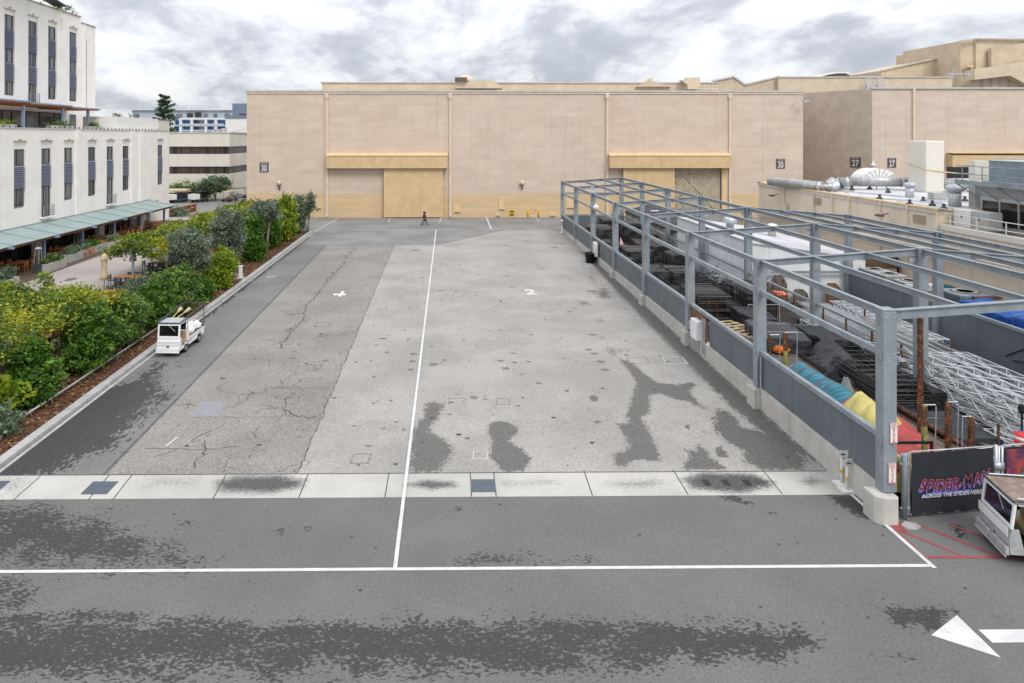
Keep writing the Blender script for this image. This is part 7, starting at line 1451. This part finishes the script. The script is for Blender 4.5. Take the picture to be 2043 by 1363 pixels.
for i in range(34): y=66+i*.55; L_=rs.uniform(.1,.55); q.extr([(21.55,y,3.05),(21.55,y+.5,3.05),(21.55,y+rs.uniform(.1,.4),3.05-L_)],(.02,0,0))
q.build('torn_edge','tarroof',o); q=MB(); [q.box(x,x+.9,y,y+.4,3.7,3.78) for x,y in ((22.9,78),(23.4,69.5))]; q.build('roof_litter','whitep',o); MB().lathe((25,70,4.0),[(.3,0),(.3,.5),(.36,.52),(.36,.6)],12).build('roof_vent','galv',o,True)
o=thing('low_dark_building','low flat dark roofed building between the sheds and the stage','building',(29,80,.7)); MB().box(27.6,32.6,66,90,.5,2.7).build('wall','shedlow',o); MB().box(27.5,32.7,65.9,90.1,2.71,2.85).build('roof','pavdark',o)
o=thing('yellow_hydrant','yellow hydrant cabinet below stage door seen past the steel frame','hydrant',(29.5,67,2.9)); q=MB(); p=PY(1488,423,66.4); q.box(p.x-.3,p.x+.3,66.3,66.7,2.86,4.0); q.lathe((p.x,66.5,4.0),[(.25,0),(.2,.2),(.05,.3)],10); q.build('cabinet','yellow',o)
o=thing('yellow_cover','small yellow sheeted box on the white shed eave','cover',(27,52,3.9)); p=PY(1508,450,66.5); q=MB(); q.box(p.x-.3,p.x+.35,66.2,66.6,2.86,3.25); q.build('sheet','yellow',o,bevel=.05)
# ================================================================== BEIGE SERVICE BUILDING
XB=33.0; sb=thing('service_building','long cream service building with grey roof full of ducts','building',(XB,46.5,.6)); q=MB(); q.box(XB,XB+26,46.5,73.3,.3,7.2); q.build('wall','tan_cream' if 'tan_cream' in MT else 'tan_flat',sb)
mat('cream',(.68,.58,.455),.85,.05,.6,streak=.35); mat('creamwhite',(.66,.63,.56),.6,.03,.8)
sb.children[0].data.materials[0]=MT['cream']
q=MB(); q.box(XB-.06,XB+.35,46.4,73.4,7.201,7.32); q.box(XB-.06,XB+26,73.05,73.4,7.201,7.32); q.box(XB+.36,XB+26,46.4,46.7,7.201,7.32); q.build('parapet','ochre_lt',sb); MB().box(XB+.36,XB+26,46.71,73.04,7.18,7.25).build('roof','roofgrey',sb)
MB().box(XB-.09,XB-.002,46.5,73.3,6.95,7.1).build('gutter_line','roofcap',sb)
for u0,v0,u1,v1 in ((1622,393,1640,410),(1821,426,1850,449)):
    a=PX(u0,v0,XB);b=PX(u1,v1,XB); q=MB(); q.box(XB-.03,XB-.004,b.y,a.y,b.z,PX(u0,v0,XB).z); fv=q.build('louver_frame','cream',sb); q=MB(); n=9; zt_=a.z;zb_=b.z
    for i in range(n): q.bar((XB-.05,a.y-.1,zb_+(zt_-zb_)*(i+.5)/n),(XB-.05,b.y+.1,zb_+(zt_-zb_)*(i+.5)/n),.06,.05)
    q.build('louver_blade','creamdoor',fv)
q=MB()
for y,z0_,z1_ in ((67.5,4.2,7),(59,5,7.5),(56.5,4.6,7.4),(52.4,2.5,7.3),(49.3,3,7.3),(62,.6,7.1)): MB().tube([(XB-.12,y,z0_),(XB-.12,y,z1_)],.05,6).build('wall_pipe','cream' if 'cream' in MT else 'tan_flat',sb)
q.tube([(XB-.15,57,7.5),(XB-.15,55.8,7.75),(XB-.1,54.6,7.5)],.04,6); MB().box(XB-.35,XB-.1,66.8,67.2,4.6,5.6).build('meter_box','cream',sb); MB().box(XB-.3,XB-.08,51.8,52.2,4.8,5.4).build('meter_box','cream',sb); q.build('wall_fitting','cream',sb)
q=MB(); 
for x_,a_,b_,r_ in ((.25,4.3,4.6,.09),(.45,4.0,4.3,.07),(.25,3.8,4.0,.05)): MB().tube([(XB-x_,73.5,a_),(XB-x_,40,b_)],r_,6).build('conduit_run','cream',sb)
MB().box(XB-.02,XB-.005,50.4,51.4,1.2,3.3).build('side_door','glass_n',sb)
q=MB(); 
for y,x in ((68.9,XB-.3),(51.6,XB-.3)): q.bar((XB,y,6.4),(XB-.7,y-.2,6.3),.06,.06); q.box(XB-.95,XB-.6,y-.5,y+.1,6.2,6.35)
q.build('wall_light','brownplate',sb)
# lower south wing
q=MB(); q.box(XB+.3,XB+26,24,46.49,.0,5.9); sw=q.build('south_wing','cream',sb); q=MB(); q.box(XB+.2,XB+.55,24,46.4,5.9,6.25); q.build('wing_parapet','creamwhite',sb); q=MB()
for y in np.arange(34,46.6,2.3): q.tube([(XB+.25,y,6.0),(XB+.25,y,7.05)],.035,6)
for z_ in (6.55,7.05): q.tube([(XB+.25,30,z_),(XB+.25,46.4,z_)],.03,6)
q.build('roof_railing','creamwhite',sb)
# roof pieces (each stands on the roof)
RZf=7.25
def rp(u,v,z_=RZf): return G(u,v,z_)
o=thing('roof_shaft','tall cream ventilation shaft box on the service building roof','shaft',(41.8,60.5,RZf)); MB().box(41.9,43.55,60.3,62.7,RZf,11.8).build('shaft_body','creamwhite',o,bevel=.12); q=MB(); q.tube([(41.8,60.28,9.3),(43.6,60.25,9.05),(45.2,60.2,8.9)],.05,6); q.tube([(41.86,60.3,9.3),(41.86,63.5,9.9)],.05,6); q.build('support_bar','ochre_lt',o); MB().box(41.82,43.63,60.22,62.78,RZf,RZf+.12).build('curb','roofgrey',o)
def duct(label,pts,r,legs=True,m_='silver'):
    o=thing('round_duct',label,'duct',pts[0]); q=MB(); q.tube(pts,r,14); q.build('duct_pipe',m_,o,True); P=[Vector(p) for p in pts]; q=MB()
    for a,b in zip(P,P[1:]):
        L_=(b-a).length; n=max(1,int(L_/1.5))
        for i in range(n): c=a.lerp(b,(i+.5)/n); d_=(b-a).normalized(); q.tube([c-d_*.04,c+d_*.04],r+.02,14)
    q.build('duct_seam','galv',o,True)
    if legs:
        q=MB()
        for a,b in zip(P,P[1:]):
            n=max(1,int((b-a).length/3))
            for i in range(n):
                c=a.lerp(b,(i+.5)/n); 
                for s_ in (-r,r): q.bar((c.x+s_,c.y,RZf+.01),(c.x+s_,c.y,c.z),.06,.06)
                q.bar((c.x-r,c.y,c.z-r*.8),(c.x+r,c.y,c.z-r*.8),.06,.06)
        q.build('legs','steel',o)
def rr_(u,v,z_): p=G(u,v,z_); return (p.x,p.y,z_)
duct('long silver duct running along the left roof edge of the service building',[rr_(1537,362,7.7),rr_(1600,368,7.7),rr_(1650,373,7.7),rr_(1662,362,7.9),rr_(1690,364,8.0)],.42,False)
duct('second silver duct joining the long one by an elbow',[rr_(1660,375,7.6),rr_(1675,364,7.7),rr_(1700,362,8.0),rr_(1818,363,8.0)],.45)
duct('silver duct passing behind the tall cream shaft to the right',[(43.7,61,8.0),(48,60.6,8.0),(53,60,8.0)],.48)
# big elbow hood fan
o=thing('fan_hood','large white segmented quarter round fan hood on the roof','fan hood',rr_(1750,365,RZf)); p=rp(1752,366); q=MB(); n=8; R0=1.95; vs=[]; cx_,cz_=p.x+.2,RZf+.1
for i in range(n+1):
    a=PI-(PI*.78)*i/n; vs+=[(cx_+math.cos(a)*R0-0,p.y,cz_+math.sin(a)*R0*.74),(cx_+math.cos(a)*R0,p.y+2.2,cz_+math.sin(a)*R0*.74)]
vs+=[(cx_,p.y,cz_+.05),(cx_,p.y+2.2,cz_+.05)]; k=len(vs)-2
q.add(vs,[(2*i,2*i+2,2*i+3,2*i+1) for i in range(n)]+[(2*i,k,2*i+2) for i in range(n)]+[(2*i+1,2*i+3,k+1) for i in range(n)]); 
q.build('hood_shell','whitep',o); q=MB()
for i in range(n+1): a=PI-(PI*.78)*i/n; q.bar((cx_+math.cos(a)*.2,p.y-.02,cz_+.05+math.sin(a)*.2),(cx_+math.cos(a)*R0,p.y-.02,cz_+math.sin(a)*R0*.74),.05,.04)
q.build('ribs','acgrey',o); MB().box(cx_-R0,cx_+.4,p.y,p.y+2.2,RZf,RZf+.25).build('curb','roofgrey',o)
for i,(u,v,s_,l) in enumerate(((1815,394,.75,'short round roof vent left of the tall cream shaft'),(1905,412,.95,'taller grey mushroom roof vent right of the tall cream shaft'))):
    p=rp(u,v); o=thing('roof_vent',l,'roof vent',p); q=MB(); q.lathe(p,[(.42*s_,0),(.42*s_,1.15*s_)],16); q.build('drum','galv',o,True); q=MB(); q.lathe(p+Vector((0,0,1.2*s_)),[(.45*s_,-.1),(.62*s_,.0),(.62*s_,.22*s_),(.45*s_,.4*s_),(.1,.44*s_)],16); q.build('cap','alum',o,True)
for i,(u,v,l) in enumerate(((1668,373,'small roof box beside the silver duct elbows'),(1900,395,'low grey roof unit beyond the mushroom vent'),(1870,398,'flat roof unit left of the mushroom vent'))):
    p=rp(u,v); o=thing('roof_box',l,'roof box',p); MB().box(p.x-.5,p.x+.5,p.y-.4,p.y+.4,RZf,RZf+.55).build('casing','acgrey',o,bevel=.03); q=MB(); q.tube([(p.x-.9,p.y,RZf+.12),(p.x+1.4,p.y,RZf+.12)],.05,6); q.build('pipe','roofcap',o)
pv=thing('roof_plumbing_vent','short dark vent stub on the service roof','vent stub',rp(1700,380),0,'dark vent stubs on the service roof'); q=MB(); q.lathe((0,0,0),[(.22,0),(.22,.14),(.1,.2),(.1,.4)],10); q.build('stub','darkframe',pv,local=True)
for u,v in ((1735,378),(1772,385),(1755,398),(1842,403),(1860,411),(1815,409),(1883,418),(1925,402),(1700,370)): copytree(pv,tuple(rp(u,v)),0)
q=thing('roof_pipe_run','thin pipes laid across the service roof','pipe run',rp(1800,400)); m_=MB()
for a,b in (((1700,392),(1880,405)),((1790,402),(1900,420)),((1640,377),(1800,392)),((1850,400),(1950,404))): m_.tube([rr_(a[0],a[1],RZf+.08),rr_(b[0],b[1],RZf+.08)],.05,6)
m_.build('pipes','alum',q)
o=thing('copper_pipe','upright copper pipe on the roof before the cooling tower','pipe',rp(1942,412)); p=rp(1942,412); q=MB(); q.tube([p,p+Vector((0,0,.9))],.05,8); q.tube([p+Vector((0,0,.9)),p+Vector((.5,0,.95))],.04,8); q.build('tube','coral',o)
# electrical cabinets on wing
for i,(y0_,y1_,l,m2) in enumerate(((44.6,46.1,'white electrical cabinet at the service building corner','whitep'),(43.2,44.5,'grey electrical cabinet next to the cooling tower','acgrey'))):
    o=thing('electrical_box',l,'electrical box',(34.5,y0_,5.95)); MB().box(33.9,34.9,y0_,y1_,6.2,7.35).build('cabinet',m2,o,bevel=.04); MB().box(33.87,33.899,(y0_+y1_)/2-.05,(y0_+y1_)/2+.05,6.8,7.0).build('latch','darkframe',o); q=MB(); [q.bar((34.0,y,5.91),(34.0,y,6.2),.08,.08) for y in (y0_+.1,y1_-.1)]; q.build('leg','steel',o)
# cooling tower
XC=35.9; o=thing('cooling_tower','large grey cooling tower with walkway and dark intake panels on the roof','cooling tower',(XC,45.8,5.9)); ya,yb_=36,46.2
MB().box(XC,XC+5,ya,yb_,5.91,9.2).build('lower_casing','alum',o); MB().box(XC+.25,XC+5,ya,yb_-.3,9.2,10.55).build('upper_casing','acblue',o); 
for i in range(6):
    y1_=yb_-.12-i*1.5; MB().box(XC-.03,XC-.002,y1_-1.36,y1_,6.35,7.9).build('intake_panel','glass_n',o)
q=MB(); q.box(XC-.1,XC,ya,yb_,7.95,8.15); q.box(XC-.08,XC,ya,yb_,6.0,6.3)
for i in range(7): y1_=yb_-.04-i*1.5; q.box(XC-.08,XC-.001,y1_-.1,y1_,6.3,7.95)
q.build('trim','galv',o)
q=MB(); q.box(XC-1.1,XC+.24,ya,yb_+.9,9.0,9.12); q.box(XC-1.15,XC-1.1,ya,yb_+.95,8.95,9.25); q.build('walkway','steel',o); q=MB()
for y in np.arange(ya,yb_+1,1.75): q.tube([(XC-1.1,y,9.1),(XC-1.1,y,10.2)],.035,6)
for z_ in (9.65,10.2): q.tube([(XC-1.1,ya,z_),(XC-1.1,yb_+.85,z_)],.03,6); q.tube([(XC-1.1,yb_+.85,z_),(XC+.2,yb_+.85,z_)],.03,6)
q.build('railing','steel',o); q=MB()
for y in np.arange(ya+1,yb_+1,1.7): q.bar((XC-1.0,y,8.98),(XC-.05,y-.8,8.0),.08,.08)
q.build('brace_arm','steel',o); q=MB(); q.tube([(XC+.4,ya,10.75),(XC+.4,yb_-.4,10.75)],.04,6); q.box(XC+.2,XC+5,ya,yb_-.25,10.55,10.6); q.build('top_rail','galv',o)
p=PX(1998,370,XC-.04); sgn=MB(); 
ys_=(PX(1979,370,XC).y,PX(2013,370,XC).y); zc=p.z; sgn.extr([(XC-.03,ys_[0],zc+.18),(XC-.03,ys_[1],zc+.13),(XC-.03,ys_[1],zc-.1),(XC-.03,(ys_[0]+ys_[1])/2,zc-.25),(XC-.03,ys_[0],zc-.05)],(-.02,0,0)); sn=sgn.build('sign_plate','tealsign',o); q=MB(); q.box(XC-.06,XC-.052,ys_[0]-.12,ys_[0]-.35,zc,zc+.08); q.box(XC-.06,XC-.052,ys_[0]-.42,ys_[1]+.12,zc-.02,zc+.06); q.build('sign_stripes','whitep',sn)
o=thing('cream_cabinet','cream cabinet standing at the end of the cooling tower walkway','cabinet',(37.2,48,7.25)); MB().box(36.3,37.3,47.3,47.9,9.13,10.5).build('casing','creamwhite',o); MB().box(36.3,37.3,47.3,47.9,7.25,9.0).build('plinth','acgrey',o)
# ================================================================== AC UNITS + blue tarp between frame and building
def acu(label,x,y,z0,s,m_='acgrey',h_=.9):
    o=thing('air_conditioner',label,'air conditioner',(x,y,z0)); MB().box(x-s/2,x+s/2,y-s/2,y+s/2,z0,z0+h_).build('casing',m_,o,bevel=.03); q=MB()
    for i in range(int(s/.1)): 
        t=-s/2+.05+i*.1; q.box(x+t,x+t+.03,y-s/2-.015,y-s/2-.001,z0+.1,z0+h_-.1); q.box(x-s/2-.015,x-s/2-.001,y+t,y+t+.03,z0+.1,z0+h_-.1)
    q.build('grille','darkframe',o); MB().lathe((x,y,z0+h_+.002),[(s*.36,0),(s*.36,.03)],20).build('fan_ring','darkframe',o); q=MB(); [q.lathe((x,y,z0+h_+.03),[(r_*s,0),(r_*s+.012,.012)],20) for r_ in (.12,.22,.32)]; q.build('fan_guard','alum',o)
for i,(u,v,z_,l) in enumerate(((1745,537,2.9,'far left air conditioner of the row behind the grey panels'),(1775,546,2.9,'second air conditioner of the row behind the grey panels'),(1815,560,2.7,'third air conditioner of the row behind the grey panels'),(1842,572,2.7,'fourth air conditioner, just right of the ridge column'))):
    p=G(u,v,z_); acu(l,p.x,p.y,z_-1.0,1.45 if i<2 else 1.5,'acgrey',1.0)
p=G(1925,582,2.7); acu('large blue grey air conditioner before the blue sheet',p.x,p.y,1.3,2.1,'acblue',1.4)
p=G(1880,567,2.6); o=thing('green_cabinet','small cream and teal cabinet behind the large air conditioner','cabinet',(p.x,p.y,1.5)); MB().box(p.x-.9,p.x-.1,p.y,p.y+.8,.2,2.5).build('casing','creamwhite',o); MB().box(p.x,p.x+.9,p.y,p.y+.8,.2,2.4).build('lid','tealsign',o)
o=thing('covered_cart','old cart with brown net cover beyond the air conditioners','cart',(30.5,47,.3)); p=G(1735,520,3.0); MB().box(p.x-1.5,p.x+1.5,p.y-.8,p.y+.8,.4,2.6).build('body','spout',o); q=MB(); q.extr([(p.x-1.6,p.y-.9,2.6),(p.x+1.7,p.y-.9,2.6),(p.x+1.4,p.y-.9,3.5),(p.x-1.0,p.y-.9,3.6)],(0,1.8,0)); q.build('net_cover','cloth_brown',o); t=MB(); t.tube([(p.x-1.5,p.y-.95,2.0),(p.x-1.5,p.y-.8,2.0)],.35,14); t.build('spare_wheel','tyre',o)
cover('blue_tarp','crumpled bright blue sheet over a pile against the cream wall','tarp',30.9,37.6,1.9,5.6,2.5,0,'bluet',31,.12,.08)
cover('blue_tarp','lower blue sheet at the right edge behind the frame beams','tarp',30.6,32.4,1.9,3.0,2.2,0,'bluet',33,.12,.08)
o=thing('cardboard_sheets','flat tan cardboard on top of the blue sheet','cardboard',(31,34.8,2.4)); q=MB(); q.box(30.0,31.8,34.2,35.9,2.3,2.42); q.build('sheets','palew',o); MB().box(30.1,31.7,34.3,35.8,.2,2.29).build('box_stack','acgrey',o)
o=thing('pallet_stack','brown boards stacked on the ground by the blue sheet','pallets',(32,41.2,2.8)); q=MB(); [q.box(31.2,32.8,40.6+k*.2,40.75+k*.2,2.55,2.66) for k in range(9)]; q.build('slats','wood',o); MB().box(31.3,32.7,40.6,42.4,.2,2.54).build('base_crate','creamdoor',o)
for i,(x,y,l) in enumerate(((29.8,29.6,'white boxed unit behind the panels under the front beam'),(30.2,27.6,'second white boxed unit nearer the right edge'))):
    o=thing('white_unit',l,'cabinet',(x,y,.1)); MB().box(x-.7,x+.7,y-.7,y+.7,.1,2.2).build('casing','whitep',o,bevel=.04); MB().box(x-.72,x-.702,y-.5,y+.5,.9,1.9).build('grille','cloth_brown',o)
q=thing('cable_run','black cable looped on the grey panels at right','cable',(28.3,30,1.8)); m_=MB(); m_.tube([(28.42,35,1.0),(28.42,33,2.2),(28.42,32.6,2.2),(28.42,29.5,1.0)],.03,5); m_.tube([(28.42,34.6,.9),(28.42,32,1.4),(28.42,29,.9)],.025,5); m_.build('cable_line','blackp',q)
print('objects',len(bpy.data.objects))
